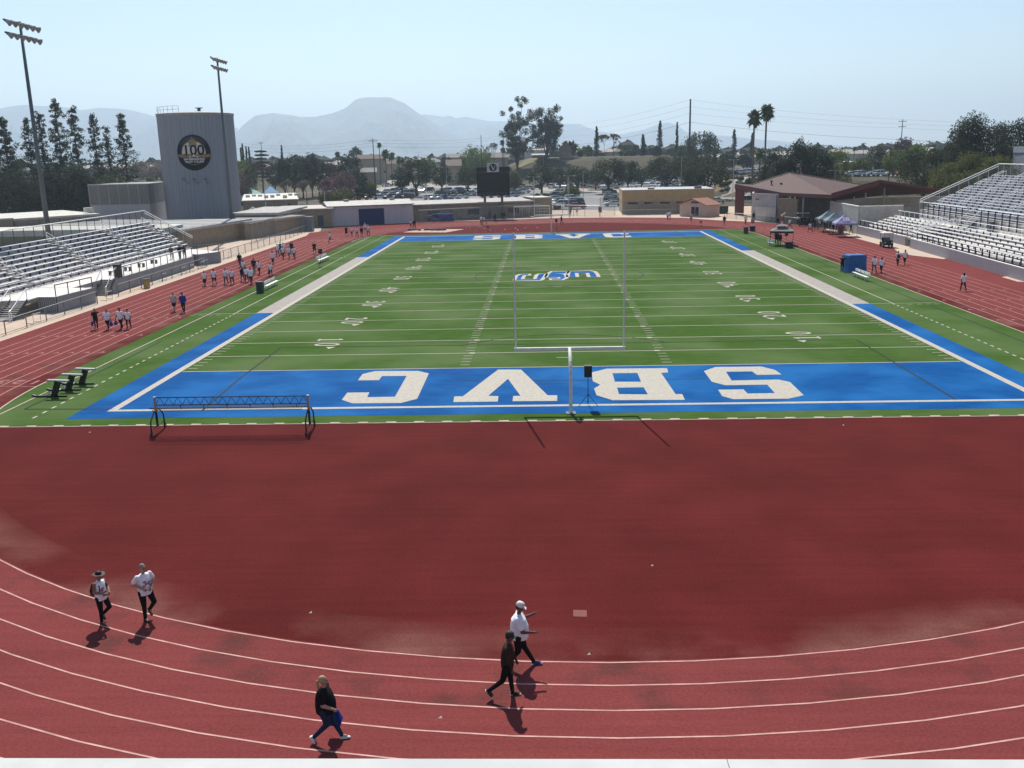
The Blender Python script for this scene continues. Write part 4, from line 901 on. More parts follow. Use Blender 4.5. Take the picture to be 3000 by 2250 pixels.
fp_ = mb; mb = MB(); mb.path([(53.3, ry0, 5.1), (53.3, 64.5, 5.1)], .04); mb.path([(53.3, 67.8, 5.1), (53.3, 83.2, 5.1)], .04); multi('upper_rail', [(mb, ALU), (fp_, M_CHAR)], rb_)
for i in range(15):
    x, z = 54.2+.63*i, 4.72+.287*i; y1_ = 82.6-i*.0
    mb = MB(); mb.box((x-.14, ry0+20, z-.05), (x+.14, y1_, z)); RB(mb, 'seat_plank', ALU)
    mb = MB(); mb.box((x-.5, ry0+20, z-.47), (x+.13, y1_, z-.43)); mb.box((x+.1, ry0+20, z-.43), (x+.12, y1_, z-.08)); fp_ = mb; mb = MB(); y = ry0+20.5+(i % 2)*.9
    while y < y1_-.3: mb.box((x-.02, y, z-.3), (x+.09, y+.2, z-.052)); y += 1.85
    multi('foot_plank', [(fp_, M_RIS2), (mb, M_BRK)], rb_)
for ay in (79.2, 72.5, 65.5, 58.5):
    for i0, i1 in ((.5, 3.), (4.2, 7), (8, 10.5), (11.5, 14)):
        mb = MB()
        for dy in (-.45, .45):
            p0, p1 = (54.2+.63*i0, ay+dy, 4.72+.287*i0+.65), (54.2+.63*i1, ay+dy, 4.72+.287*i1+.65); mb.tube(p0, p1, .035, n=6)
            for p in (p0, p1): mb.tube(p, (p[0], p[1], p[2]-.9), .03, n=5)
        RB(mb, 'aisle_rail', ALU)
# end fence, back fence
tz = 10.25; mb = MB(); mb.path([(53.3, 83.3, 5.45), (64, 83.3, tz), (64, 25, tz)], .05); mb.path([(53.3, 83.3, 5.15), (64, 83.3, tz-.3)], .045); mb.path([(53.3, 83.3, 4.9), (53.3, 83.3, 5.45)], .05); tr_ = mb; mb = MB()
for k in range(9): x = 53.3+10.7*k/8; zt = 5.45+(tz-5.45)*k/8; mb.tube((x, 83.3, zt-1.9), (x, 83.3, zt), .04, n=5)
for y in np.arange(25, 83, 2.1): mb.tube((64, y, 8), (64, y, tz), .035, n=5)
multi('top_rail', [(tr_, ALU), (mb, GREYM)], rb_)
mb = MB(); mb.add([(53.3, 83.3, 3.6), (64, 83.3, 8.4), (64, 83.3, tz), (53.3, 83.3, 5.4)], [(0, 1, 2, 3)]); mb.add([(64, 25, 8.3), (64, 83.3, 8.3), (64, 83.3, tz), (64, 25, tz)], [(0, 1, 2, 3)]); RB(mb, 'fence_mesh', M_LINK)
mb = MB(); mb.add([(53.5, 83.2, 0), (64, 83.2, 0), (64, 83.2, 8.1), (53.5, 83.2, 3.9)], [(0, 1, 2, 3)]); RB(mb, 'end_panel', M_WALLG)
# stair from the gate up through the lower rows, and stair to the upper tier
stairs(68.5, 70.9, 47.4, 52.0, 2.6, rb_, n=10, z0=1.0, ends='x'); stairs(64.8, 67.4, 52.2, 54.0, 4.05, rb_, n=7, z0=2.62, ends='x')
mb = MB()
for dy in (68.0, 71.4): mb.path([(46.9, dy, 2.1), (48.2, dy, 2.6), (52.2, dy, 3.75)], .045); mb.path([(46.9, dy, 1.7), (48.2, dy, 2.1), (52.2, dy, 3.3)], .03)
RB(mb, 'ramp_rail', ALU)
mb = MB(); mb.cbox(53.0, 60, 2.65, .5, .8, 1.2); RB(mb, 'fire_cabinet', DKGREY)
# ================================================================ fences beside the track
M_FP = mat('fence_steel', (.2, .215, .22), (.15, .16, .165), scale=3, rough=.5, metal=.5)
def fence(name, label, pts, h, step, mesh=True, top=.04, low=True, group=None, cat='fence'):
    t = thing(name, (pts[0][0], pts[0][1], 0), label, cat, group)
    mb = MB(); mb.path([(p[0], p[1], h) for p in pts], top)
    if low: mb.path([(p[0], p[1], .12) for p in pts], .025, n=4)
    mb.build('rail', M_FP if h < 2 else GREYM, t, world=True)
    for a_, b_ in zip(pts[:-1], pts[1:]):
        a_, b_ = np.array(a_), np.array(b_); n = max(1, round(np.hypot(*(b_-a_))/step))
        for k in range(n+(1 if (tuple(b_) == tuple(pts[-1])) else 0)):
            p = a_+(b_-a_)*k/n; mb = MB(); mb.tube((p[0], p[1], 0), (p[0], p[1], h), .045, n=6); mb.build('post', M_FP, t, world=True)
    if mesh:
        mb = MB()
        for a_, b_ in zip(pts[:-1], pts[1:]): mb.add([(a_[0], a_[1], .1), (b_[0], b_[1], .1), (b_[0], b_[1], h), (a_[0], a_[1], h)], [(0, 1, 2, 3)])
        mb.build('mesh_panel', M_LINK, t, world=True)
    return t
fence('pipe_fence', 'low pipe rail fence beside the left track, nearest stretch by the stairs', [(-43.8, 8.), (-43.8, 30.1)], 1.15, 3.1, mesh=False)
fence('pipe_fence', 'low pipe rail fence along the long grey bleacher wall beside the left track', [(-44, 35.1), (-44, 60.5)], 1.15, 2.9, mesh=False)
fence('chain_link_fence', 'waist high chain link fence beside the far left bend of the track', [(-44.6, 66), (-44.4, 100), (-45, 121)], 1.2, 3., mesh=True)
q0, q1 = P(*c('N', -40, 1430)), P(*c('N', 380, 1425))
tf0 = P(500+1310*k4, 560+842*k4); tf1 = P(500+1880*k4, 560+655*k4)
fence('chain_link_fence', 'tall chain link fence in front of the tan classrooms', [tuple(tf0[:2]), tuple(tf1[:2])], 3.1, 3., mesh=True)
a0 = P(*c('M', 1218, 1300)); fence('chain_link_fence', 'long chain link fence in front of the beige classroom row', [(a0[0], a0[1]-1.2), (-1.5, 147.5)], 2.55, 3.1)
a0, a1, a2 = P(*c('N', 800, 1405)), P(*c('N', 1155, 1418)), P(*c('N', 1315, 1420))
fence('chain_link_fence', 'tall chain link fence either side of the gate to the car park', [tuple(a0[:2]), tuple(a1[:2]), tuple(a2[:2])], 2.3, 3.)
a3 = P(*c('N', 1480, 1400)); fence('chain_link_fence', 'tall chain link fence left of the ochre block', [tuple(a2[:2]+[.1, 0]), tuple(a3[:2])], 3.9, 5.5)
a4, a5 = P(*c('N', 1560, 1405)), P(*c('N', 2140, 1395)); fence('chain_link_fence', 'chain link fence in front of the ochre block', [tuple(a4[:2]), tuple(a5[:2])], 1.1, 3.2)
q = [P(*c('Q', *z))[:2] for z in ((845, 1440), (945, 1448), (1205, 1460), (1330, 1475), (1565, 1500), (1640, 1505))]
fence('pipe_fence', 'low chain link fence in front of the maroon roofed pavilion', [tuple(z) for z in q], 1.15, 6)
# ================================================================ floodlight masts
def mast(px_top, base, label, nl=6):
    bx, by = base; t = thing('light_mast', (bx, by, 0), label, 'light mast', 'floodlight masts behind the left bleachers')
    top = D(*px_top, math.hypot(bx-CAM[0], by-CAM[1])); H_ = top[2]
    M_P = pm((.1, .125, .135), rough=.6)
    mb = MB(); mb.tube((0, 0, 0), (0, 0, H_+.6), .33, .15, n=14); mb.build('pole', M_P, t, smooth=True)
    for zz, off in ((H_+.4, 0), (H_-.9, .3)):
        arm = MB(); arm.bar((0, -3.3, zz), (0, 3.3, zz), .18, .18); a_ = arm.build('crossarm', M_P, t)
        for k in range(nl):
            y = -3.0+6.0*k/(nl-1); mb = MB(); Mx = Matrix.Translation((.15, y, zz-.15)) @ Matrix.Rotation(math.radians(118), 4, 'Y')
            mb.M = Mx; mb.tube((0, 0, -.2), (0, 0, .1), .14, .18, n=10); mb.tube((0, 0, .1), (0, 0, .45), .2, .36, n=12); mb.build('floodlight', mat('lamp_housing', (.3, .3, .3), rough=.35, metal=.6) if k == 0 and off == 0 else bpy.data.materials['lamp_housing'], a_)
    mb = MB(); mb.cbox(.1, .5, 1.5, .8, .7, 2.6); mb.build('control_box', M_P, t)
    return t
q = D(138, 655, 100); dd = (q-CAM)/np.hypot(*(q-CAM)[:2]); tt_ = (-59.2-CAM[0])/dd[0]
mast((63, 80), (-59.2, CAM[1]+dd[1]*tt_), 'taller looking floodlight mast at the far left')
q = P(*c('G', 810, 420)); m2_ = mast((631, 180), (q[0], q[1]), 'floodlight mast standing in front of the round tower')
# ================================================================ sports equipment
def goalpost(y, side, label):
    t = thing('goal_post', (0, y+side*1.75, 0), label, 'goal post', 'gridiron goal posts')
    mb = MB(); r = .085
    if True:
        pts = [(0, 0, 0), (0, 0, 1.7)]+[(0, -side*(1.75-1.75*math.cos(a)), 1.7+1.35*math.sin(a)) for a in np.linspace(.1, math.pi/2, 8)]
        mb.path(pts, .09, n=12); mb.build('gooseneck', WHITE, t)
    mb = MB(); mb.bar((-2.9, -side*1.75, 3.05), (2.9, -side*1.75, 3.05), .15, .15); mb.build('crossbar', WHITE, t)
    for x in (-2.82, 2.82): mb = MB(); mb.tube((x, -side*1.75, 3.0), (x, -side*1.75, 9.1), .045, n=8); mb.build('upright', WHITE, t)
    mb = MB(); mb.cbox(0, 0, 0, .5, .5, .06); mb.build('base_plate', DKGREY, t)
goalpost(E0, -1, 'tall white goal post behind the near blue end zone'); goalpost(E1+1.6, 1, 'distant white goal post behind the far blue end zone')
# soccer goal
g0, g1 = P(*c('N', 392, 1437)), np.array([P(*c('N', 785, 1425))[0]-0.2, 143.5, 0])
t = thing('soccer_goal', (g0[0], g0[1], 0), 'white framed soccer goal with sagging net on the far red apron', 'soccer goal')
mb = MB(); mb.path([(g0[0], g0[1], 0), (g0[0], g0[1], 2.44), (g1[0], g1[1], 2.44), (g1[0], g1[1], 0)], .07); mb.build('frame', WHITE, t, world=True)
mb = MB()
for k in range(15):
    f_ = k/14; x, y = g0[0]+(g1[0]-g0[0])*f_, g0[1]+(g1[1]-g0[1])*f_; mb.path([(x, y, 2.44), (x, y+.9, 2.3-.35*math.sin(f_*math.pi)), (x, y+1.9, 0)], .012, n=3)
for zz, yy in ((.5, 1.7), (1.2, 1.35), (1.8, 1.1), (2.2, .9)): mb.path([(g0[0], g0[1]+yy, zz), (g1[0], g1[1]+yy, zz)], .012, n=3)
mb.build('net', WHITE, t, world=True)
# scoreboard
q = P(*c('N', 80, 1440)); t = thing('scoreboard', (q[0], q[1], 0), 'black video scoreboard on two posts with a round V emblem on top', 'scoreboard')
SY = 143.; sx0, sx1 = PY(*c('N', -8, 1190), SY)[0], PY(*c('N', 346, 1190), SY)[0]; z0_, z1_, z2_ = [PY(*c('N', 170, y), SY)[2] for y in (1192, 938, 882)]; zt_ = PY(*c('N', 165, 838), SY)[2]
for px in (80, 265):
    x = PY(*c('N', px, 1440), SY)[0]; mb = MB(); mb.cbox(x, SY+.5, 0, .5, .5, z0_+.3); mb.build('post', mat('brown_grey_post', (.17, .15, .14), rough=.7), t, world=True)
mb = MB(); mb.box((sx0, SY, z0_), (sx1, SY+1.0, z1_)); mb.build('cabinet', BLACK, t, world=True)
mb = MB(); mb.box((sx0+.25, SY-.06, z0_+.9), (sx1-.25, SY-.004, z1_-.12)); mb.build('screen', mat('dark_screen', (.006, .007, .01), rough=.25), t, world=True)
mb = MB(); mb.box((sx0-.05, SY, z1_+.03), (sx1+.05, SY+.5, z2_)); mb.build('header', mat('header_black', (.02, .022, .03), rough=.6), t, world=True)
mb = MB()
for k in range(9): mb.box((sx0+.5+k*.66, SY-.08, z0_+.45), (sx0+1.0+k*.66, SY-.02, z0_+.75))
for k in range(7): mb.box((sx0+.4+k*.85, SY-.08, z0_+.1), (sx0+1.1+k*.85, SY-.02, z0_+.36))
mb.build('sponsor_strip', mat('sponsor', (.1, .09, .1), (.03, .03, .04), scale=5, ramp=(.45, .55)), t, world=True)
mb = MB()
for x in np.linspace(sx0, sx1, 7): mb.tube((x, SY+.3, z2_), (x, SY+.3, z2_+.8), .05, n=5)
mb.build('catwalk_rail', DKGREY, t, world=True)
xa, xb = PY(*c('N', 98, 885), SY)[0], PY(*c('N', 228, 885), SY)[0]; za, zb_ = PY(*c('N', 165, 937), SY)[2], zt_
mb = MB(); mb.box((xa, SY-.16, za), (xb, SY-.01, zb_)); pn = mb.build('emblem_panel', pm((.6, .55, .58)), t, world=True)
xc, zc = (xa+xb)/2, (za+zb_)/2; rr = (zb_-za)*.43
mb = MB(); mb.tube((xc, SY-.165, zc), (xc, SY-.19, zc), rr, n=32); ob = mb.build('emblem_disc', pm((.02, .05, .055)), t, world=True)
mb = MB(); vv = [(-.55, .62), (-.38, .72), (.12, -.45), (.45, .4), (.62, .5), (.2, -.72), (.05, -.75)]
mb.add([(xc+a*rr, SY-.2, zc+b*rr) for a, b in vv], [(0, 1, 6), (1, 2, 6), (2, 5, 6), (2, 3, 5), (3, 4, 5)]); mb.build('emblem_letter', pm((.7, .7, .68)), t, world=True)
# rolling gantry (truss on wheels) and added bars that cast its comb-like shadow
t = thing('rolling_gantry', (-16.6, -13.5, 0), 'long black wheeled gantry with a lattice beam, parked at the turf edge', 'gantry')
for xx in (-20.42, -12.85):
    mb = MB(); mb.path([(xx, -14.3, .18), (xx, -14.25, .75), (xx, -13.75, 1.1), (xx, -13.1, 1.1), (xx, -12.7, .75), (xx, -12.62, .18)], .035); mb.path([(xx, -14.3, .35), (xx, -12.62, .35)], .03); mb.path([(xx, -13.5, .35), (xx, -13.5, 1.8)], .055)
    mb.build('end_frame', BLACK, t, world=True)
    mb = MB(); mb.path([(xx, -13.5, 1.05), (xx, -13.5, 1.82)], .07); mb.build('sleeve', GREYM, t, world=True)
    for yy in (-14.3, -12.62):
        mb = MB(); mb.tube((xx-.03, yy, .13), (xx+.03, yy, .13), .13, n=14); w_ = mb.build('wheel', BLACK, t, world=True)
        mb = MB(); mb.tube((xx-.034, yy, .13), (xx+.034, yy, .13), .06, n=8); mb.build('hub', GREYM, t, world=True)
mb = MB(); mb.path([(-20.4, -13.5, 1.78), (-12.85, -13.5, 1.78)], .028); mb.path([(-20.4, -13.5, 1.4), (-12.85, -13.5, 1.4)], .028); n = 34
for k in range(n):
    xa_, xb2 = -20.4+7.55*k/n, -20.4+7.55*(k+1)/n
    mb.tube((xa_, -13.5, 1.78 if k % 2 else 1.4), (xb2, -13.5, 1.4 if k % 2 else 1.78), .013, n=5)
mb.build('lattice_beam', mat('blue_black', (.02, .03, .06), rough=.4, metal=.4), t, world=True)
mb = MB(); mb.path([(-20.8, -13.35, 1.2), (-12.85, -13.35, 1.2)], .035)
for k in range(6): x = -19.2+k*1.15; mb.path([(x, -13.5, 1.42), (x, -13.35, 1.16)], .03)
mb.build('lower_bar', BLACK, t, world=True)
mb = MB()      # level bars, added and placed to cast the comb-like shadow
for k in range(58): x = -20.2+7.2*k/57; mb.tube((x, -14.5, 1.38), (x+.02, -13.42, 1.38), .013, n=4)
mb.path([(-20.2, -14.5, 1.38), (-12.9, -14.5, 1.38)], .014, n=4); mb.path([(-20.2, -14.0, 1.38), (-12.9, -14.0, 1.38)], .02, n=4)
mb.build('shadow_comb_bars', BLACK, t, world=True)
# blocking sled
t = thing('blocking_sled', (-29.5, -4.6, 0), 'black three-man blocking sled parked on the turf near the left bend', 'sled')
for k in range(3):
    yy = -6.1+1.5*k; x0 = -30.6+.08*k
    mb = MB(); mb.bar((x0, yy, .06), (x0+1.9, yy, .06), .12, .1); mb.bar((x0-.12, yy, .14), (x0+.1, yy, .06), .12, .1); mb.build('skid', BLACK, t, world=True)
    mb = MB(); mb.bar((x0+1.15, yy, .08), (x0+1.5, yy, .95), .3, .26); mb.build('upright_pad', BLACK, t, world=True)
    mb = MB(); mb.bar((x0+.9, yy, 1.0), (x0+2.1, yy, .95), .24, .1); mb.build('arm_pad', mat('sled_pad', (.4, .42, .4), (.25, .27, .26), rough=.6), t, world=True)
    mb = MB(); mb.path([(x0+.7, yy, .1), (x0+1.25, yy, .45)], .03); mb.build('brace', GREYM, t, world=True)
mb = MB(); mb.path([(-29.9, -6.1, .1), (-29.75, -3.1, .1)], .05); mb.build('cross_bar', GREYM, t, world=True)
# speakers on tripods
def speaker(q, label, rz=0., h=1.6, s=1.):
    t = thing('speaker_on_stand', (q[0], q[1], 0), label, 'speaker', 'loudspeakers on tripod stands', rz)
    mb = MB(); mb.box((-.2, -.19, h), (.2, .19, h+.6)); b_ = mb.build('cabinet', BLACK, t)
    mb = MB(); mb.box((-.17, -.2, h+.04), (.17, -.192, h+.56)); mb.build('grille', mat('speaker_grille', (.03, .03, .032), rough=.6), b_)
    mb = MB(); mb.tube((0, 0, .15), (0, 0, h), .02); mb.build('pole', BLACK, t)
    for a_ in (200, 340, 90):
        a_ = math.radians(a_); mb = MB(); mb.tube((0, 0, .65), (.55*math.cos(a_), .55*math.sin(a_), .03), .015); mb.tube((0, 0, .25), (.3*math.cos(a_), .3*math.sin(a_), .32), .01); mb.build('leg', BLACK, t)
    return t
speaker(P(*c('F', 750, 1085)), 'black speaker on a tripod in front of the near end zone letters')
speaker(P(*c('N', 848, 1580)), 'black speaker on a tripod behind the far end zone'); speaker(P(*c('G', 1950, 800)), 'black speaker on a tripod beside the left sideline bench', .6)
sp4 = P(*c('e', 385, 1075)); speaker(sp4, 'black speaker on a stand under the dark grey canopy')
# players benches
def bench(a_, b_, label, back_side, white=True):
    a_, b_ = np.array(a_[:2]), np.array(b_[:2]); L_ = np.hypot(*(b_-a_)); ang = math.atan2(b_[1]-a_[1], b_[0]-a_[0]); m_ = (a_+b_)/2
    t = thing('sideline_bench', (m_[0], m_[1], 0), label, 'bench', 'aluminium sideline benches', ang); s_ = back_side
    mb = MB(); mb.box((-L_/2, -.15, .42), (L_/2, .15, .46)); mb.build('seat', ALU, t)
    mb = MB(); mb.box((-L_/2, s_*.24-.02, .6), (L_/2, s_*.24+.02, .86)); mb.build('backrest', ALU, t)
    for x in np.linspace(-L_/2+.4, L_/2-.4, 4):
        mb = MB(); mb.bar((x, -.25, .03), (x, .25, .03), .05, .05); mb.bar((x, -.15, 0.03), (x, -.1, .42), .05, .05); mb.bar((x, .15, 0.03), (x, .1, .42), .05, .05); mb.bar((x, s_*.1, .4), (x, s_*.24, .86), .04, .04); mb.build('leg', GREYM, t)
bench(P(*c('G', 1235, 1110)), P(*c('G', 1385, 1035)), 'silver sideline bench beside a dark green bin', 1)
bench(P(*c('G', 1915, 765)), P(*c('G', 2045, 710)), 'silver sideline bench farther along behind a speaker tripod', 1)
bench(P(*c('R', 365, 1140)), P(*c('R', 520, 1200)), 'white sideline bench on the right beside the blue covered box', 1)
bench(P(*c('H', 670, 1190)), P(*c('H', 740, 1205)), 'short white bench under the dark grey canopy', -1)
# bins
def bin_(px, label, m, r=.3, h=.95, z=0., loc=None, square=False):
    q = loc if loc is not None else P(*px, z); t = thing('trash_bin', (q[0], q[1], z), label, 'bin')
    mb = MB()
    if square: mb.cbox(0, 0, 0, .62, .66, h)
    else: mb.tube((0, 0, 0), (0, 0, h), r*.9, r, n=16)
    mb.build('body', m, t)
    mb = MB()
    if square: mb.cbox(0, 0, h+.002, .68, .72, .08)
    else: mb.tube((0, 0, h-.02), (0, 0, h+.04), r*1.06, n=16)
    mb.build('rim', BLACK, t)
    mb = MB(); mb.tube((-r*.7, -r-.04, h*.85), (r*.7, -r-.04, h*.85), .02); mb.build('handle', m, t); return t
M_DG = mat('dark_green_plastic', (.02, .045, .035), rough=.6)
bin_(c('G', 1165, 1140), 'dark green wheeled bin at the end of the left sideline bench', M_DG, square=True, h=1.05)
bin_(c('b', 965, 1505), 'tan barrel bin on the pavement beside the left track', mat('tan_plastic', (.45, .33, .12), rough=.6), r=.36, h=.95)
bin_(c('b', 350, 1275), 'tall dark brown bin on the left bleacher deck', mat('brown_plastic', (.07, .06, .045), rough=.7), square=True, h=1.3, z=1.4)
bin_(c('H', 375, 1040), 'dark bin on the turf at the far right corner', M_DG, square=True, h=1.)
bin_(c('H', 460, 1005), 'black tub beside the person in a tan costume', BLACK, r=.45, h=.8)
bin_(c('N', 1320, 1370), 'dark red bin by the car park gate', mat('dark_red', (.07, .02, .02)), r=.4, h=1.1)
# small litter on the infield
lt = MB()
for (px, py) in ((1725, 1919), (1910, 1659), (910, 1797), (263, 1268), (1290, 2105), (2470, 1247)):
    q = P(px, py); a = rng.random()*3; s_ = .05
    lt.add([(q[0]-s_, q[1]-s_*.5, .02), (q[0]+s_, q[1]-s_*.3, .02), (q[0]+s_*.4, q[1]+s_*.7, .06)], [(0, 1, 2)])
tag(lt.build('litter', pm((.8, .7, .6))), 'scattered scraps of paper and dry leaves on the red track', 'litter', kind='stuff')
# hurdles
def hurdle(q, label, rz, w_=1.1, h=.9, top=WHITE):
    t = thing('hurdle', (q[0], q[1], 0), label, 'hurdle', 'track hurdles standing about', rz)
    mb = MB(); mb.cbox(0, 0, h-.07, w_, .03, .08); mb.build('top_board', top, t)
    for s_ in (-1, 1):
        mb = MB(); mb.tube((s_*w_*.46, 0, 0.02), (s_*w_*.46, 0, h-.05), .022, n=6); mb.bar((s_*w_*.46, 0, .03), (s_*w_*.46, .65, .03), .05, .04); mb.build('leg', GREYM, t)
q_ = [(c('L', 405, 1645), 'grey hurdle nearest the left stairs by the pipe fence', 1.45), (c('L', 1185, 1395), 'hurdle beside the stairs between the two grey walls', 1.45), (c('b', 1775, 1200), 'hurdle on the pavement near the far end of the long grey wall', 1.4), (c('b', 1940, 1150), 'hurdle with a pale top at the corner of the long grey wall', 1.4),
      (c('G', 425, 820), 'hurdle leaning by the corrugated panel, first of two', 1.4), (c('G', 455, 800), 'hurdle leaning by the corrugated panel, second of two', 1.4), (c('G', 770, 690), 'small hurdle frame by the chain link fence past the bleachers', 1.5), (c('b', 1350, 1345), 'upright stand with a white cap beside the tan barrel', 1.4),
      (c('M', 1860, 1395), 'red hurdle on the far red apron below the scoreboard', 0.), (c('M', 1745, 1358), 'fallen hurdle left of the red hurdle pair', .3)]
for px, lab, rz in q_: hurdle(P(*px), lab, rz, .8 if 'stand' in lab or 'fallen' in lab else 1.05, .85)
# folding chairs
def chair(q, label, rz, m=BLACK):
    t = thing('folding_chair', (q[0], q[1], 0), label, 'chair', 'folding chairs on the track', rz)
    mb = MB(); mb.cbox(0, 0, .43, .42, .4, .04); mb.build('seat', m, t)
    mb = MB(); mb.cbox(0, .22, .62, .42, .03, .26); mb.build('backrest', m, t)
    for s_ in (-1, 1):
        mb = MB(); mb.path([(s_*.2, -.22, 0), (s_*.2, .22, .9)], .014, n=5); mb.path([(s_*.2, .26, 0), (s_*.2, -.18, .44)], .014, n=5); mb.build('leg', m, t)
chair(P(*c('M', 1955, 1390)), 'dark red folding chair on the far apron below the scoreboard', 2.9, mat('maroon_chair', (.12, .03, .03))); chair(P(*c('Q', 563, 1520)), 'folding chair standing alone in front of the pink hut', 3.1); chair(P(*c('e', 550, 1065)), 'folding chair beside the black box under the dark grey canopy', 1.2)
# blue covered box, tall black cover etc.
q = P(*c('R', 375, 1090)); t = thing('covered_cart', (q[0], q[1], 0), 'tall box under a bright blue tarpaulin beside the right sideline bench', 'cart', rz=.12)
mb = MB(); mb.ring([[(sx*a+.02*math.sin(7*k), sy*b, z) for k, (sx, sy) in enumerate(((-1, -1), (0, -1.03), (1, -1), (1.02, 0), (1, 1), (0, 1.02), (-1, 1), (-1.03, 0)))] for z, a, b in ((0.02, 1.02, .82), (.5, .98, .78), (1.2, .96, .76), (1.75, .95, .75), (1.83, .88, .7))]); mb.build('tarpaulin', mat('blue_tarp', (.015, .12, .38), (.01, .085, .28), scale=3, rough=.45, bump=.6), t)
mb = MB(); mb.cbox(0, 0, .0, 1.8, 1.4, .1); mb.build('base', BLACK, t)
mb = MB(); mb.path([(-.5, -.2, 1.85), (.5, .2, 1.86)], .03); mb.build('strap', WHITE, t)
# pop-up tents
def tent(q, s, label, cm, rz=0., h=2.05, peak=1.05, vent=False, name='popup_tent', open_top=None, leg=GREYM, emblem=False):
    t = thing(name, (q[0], q[1], 0), label, 'tent', 'pop-up tents beside the right track', rz)
    hs = s/2; mb = MB(); rings = []
    for f_, zz in ((1, h), (.62, h+peak*.32), (.3, h+peak*.68), (.02, h+peak)): rings.append([(-hs*f_, -hs*f_, zz), (0, -hs*f_*.97, zz-.04*f_), (hs*f_, -hs*f_, zz), (hs*f_*.97, 0, zz-.04*f_), (hs*f_, hs*f_, zz), (0, hs*f_*.97, zz-.04*f_), (-hs*f_, hs*f_, zz), (-hs*f_*.97, 0, zz-.04*f_)])
    mb.ring(rings, cap=False); mb.build('canopy', cm, t)
    mb = MB()
    for a_, b_ in (((-hs, -hs), (hs, -hs)), ((hs, -hs), (hs, hs)), ((hs, hs), (-hs, hs)), ((-hs, hs), (-hs, -hs))): mb.bar((a_[0], a_[1], h-.14), (b_[0], b_[1], h-.14), .03, .26)
    mb.build('valance', open_top or cm, t)
    for a_, b_ in ((-hs, -hs), (hs, -hs), (hs, hs), (-hs, hs)): mb = MB(); mb.tube((a_, b_, 0), (a_, b_, h), .025, n=6); mb.build('leg', leg, t)
    mb = MB()
    for a_, b_ in (((-hs, -hs), (hs, -hs)), ((hs, -hs), (hs, hs)), ((hs, hs), (-hs, hs)), ((-hs, hs), (-hs, -hs))): mb.tube((a_[0], a_[1], h-.4), ((a_[0]+b_[0])/2, (a_[1]+b_[1])/2, h-.05), .015, n=4); mb.tube((b_[0], b_[1], h-.4), ((a_[0]+b_[0])/2, (a_[1]+b_[1])/2, h-.05), .015, n=4)
    mb.build('truss', leg, t)
    if vent: mb = MB(); mb.ring([[(x*.62, y*.62, zz) for x, y in ((-1, -1), (1, -1), (1, 1), (-1, 1))] for x_, zz in ((0, h+peak*.78), (1, h+peak*.86))], cap=False); mb.ring([[(x*.75*f_, y*.75*f_, zz) for x, y in ((-1, -1), (1, -1), (1, 1), (-1, 1))] for f_, zz in ((1, h+peak*.84), (.03, h+peak*1.25))], cap=False); mb.build('vent_cap', cm, t)
    if emblem:
        mb = MB(); v, f = text_mesh('SB', 1.0, bold=True); pl = Matrix.Translation((0, -hs*.56, h+peak*.42)) @ Matrix.Rotation(math.atan2(peak*.42, hs*.42), 4, 'X'); mb.add([(a[0], a[1], .05) for a in v], f, pl); mb.build('emblem', pm((.75, .6, .75)), t)
    return t
M_CNV = mat('grey_canvas', (.2, .185, .175), (.17, .155, .15), scale=2, rough=.8)
tent((31.6, 75.1), 3.05, 'dark grey canopy tent standing on the turf by the right sideline', M_CNV, rz=-.25, h=2.05, peak=.72, vent=True, open_top=BLACK, leg=BLACK)
M_SLT = mat('slate_canvas', (.12, .17, .2), (.1, .14, .17), scale=2, rough=.6); M_LIL = mat('lilac_canvas', (.26, .24, .42), (.2, .19, .34), scale=2, rough=.6)
tA, tB, tC = D(*c('e', 1650, 620), 151.2), D(*c('e', 1440, 600), 156.5), D(*c('e', 1290, 590), 160.5)
tent(tA, 3.1, 'lilac pop-up tent with white emblem, nearest of the row by the block wall', M_LIL, rz=-.12, h=2.05, peak=1.25, emblem=True)
tent(tB, 3.1, 'slate pop-up tent between the lilac tent and the farthest tent', M_SLT, rz=-.12, h=2.05, peak=1.25)
tent(tC, 3.1, 'slate pop-up tent farthest from the block wall corner', M_SLT, rz=-.12, h=2.05, peak=1.25)
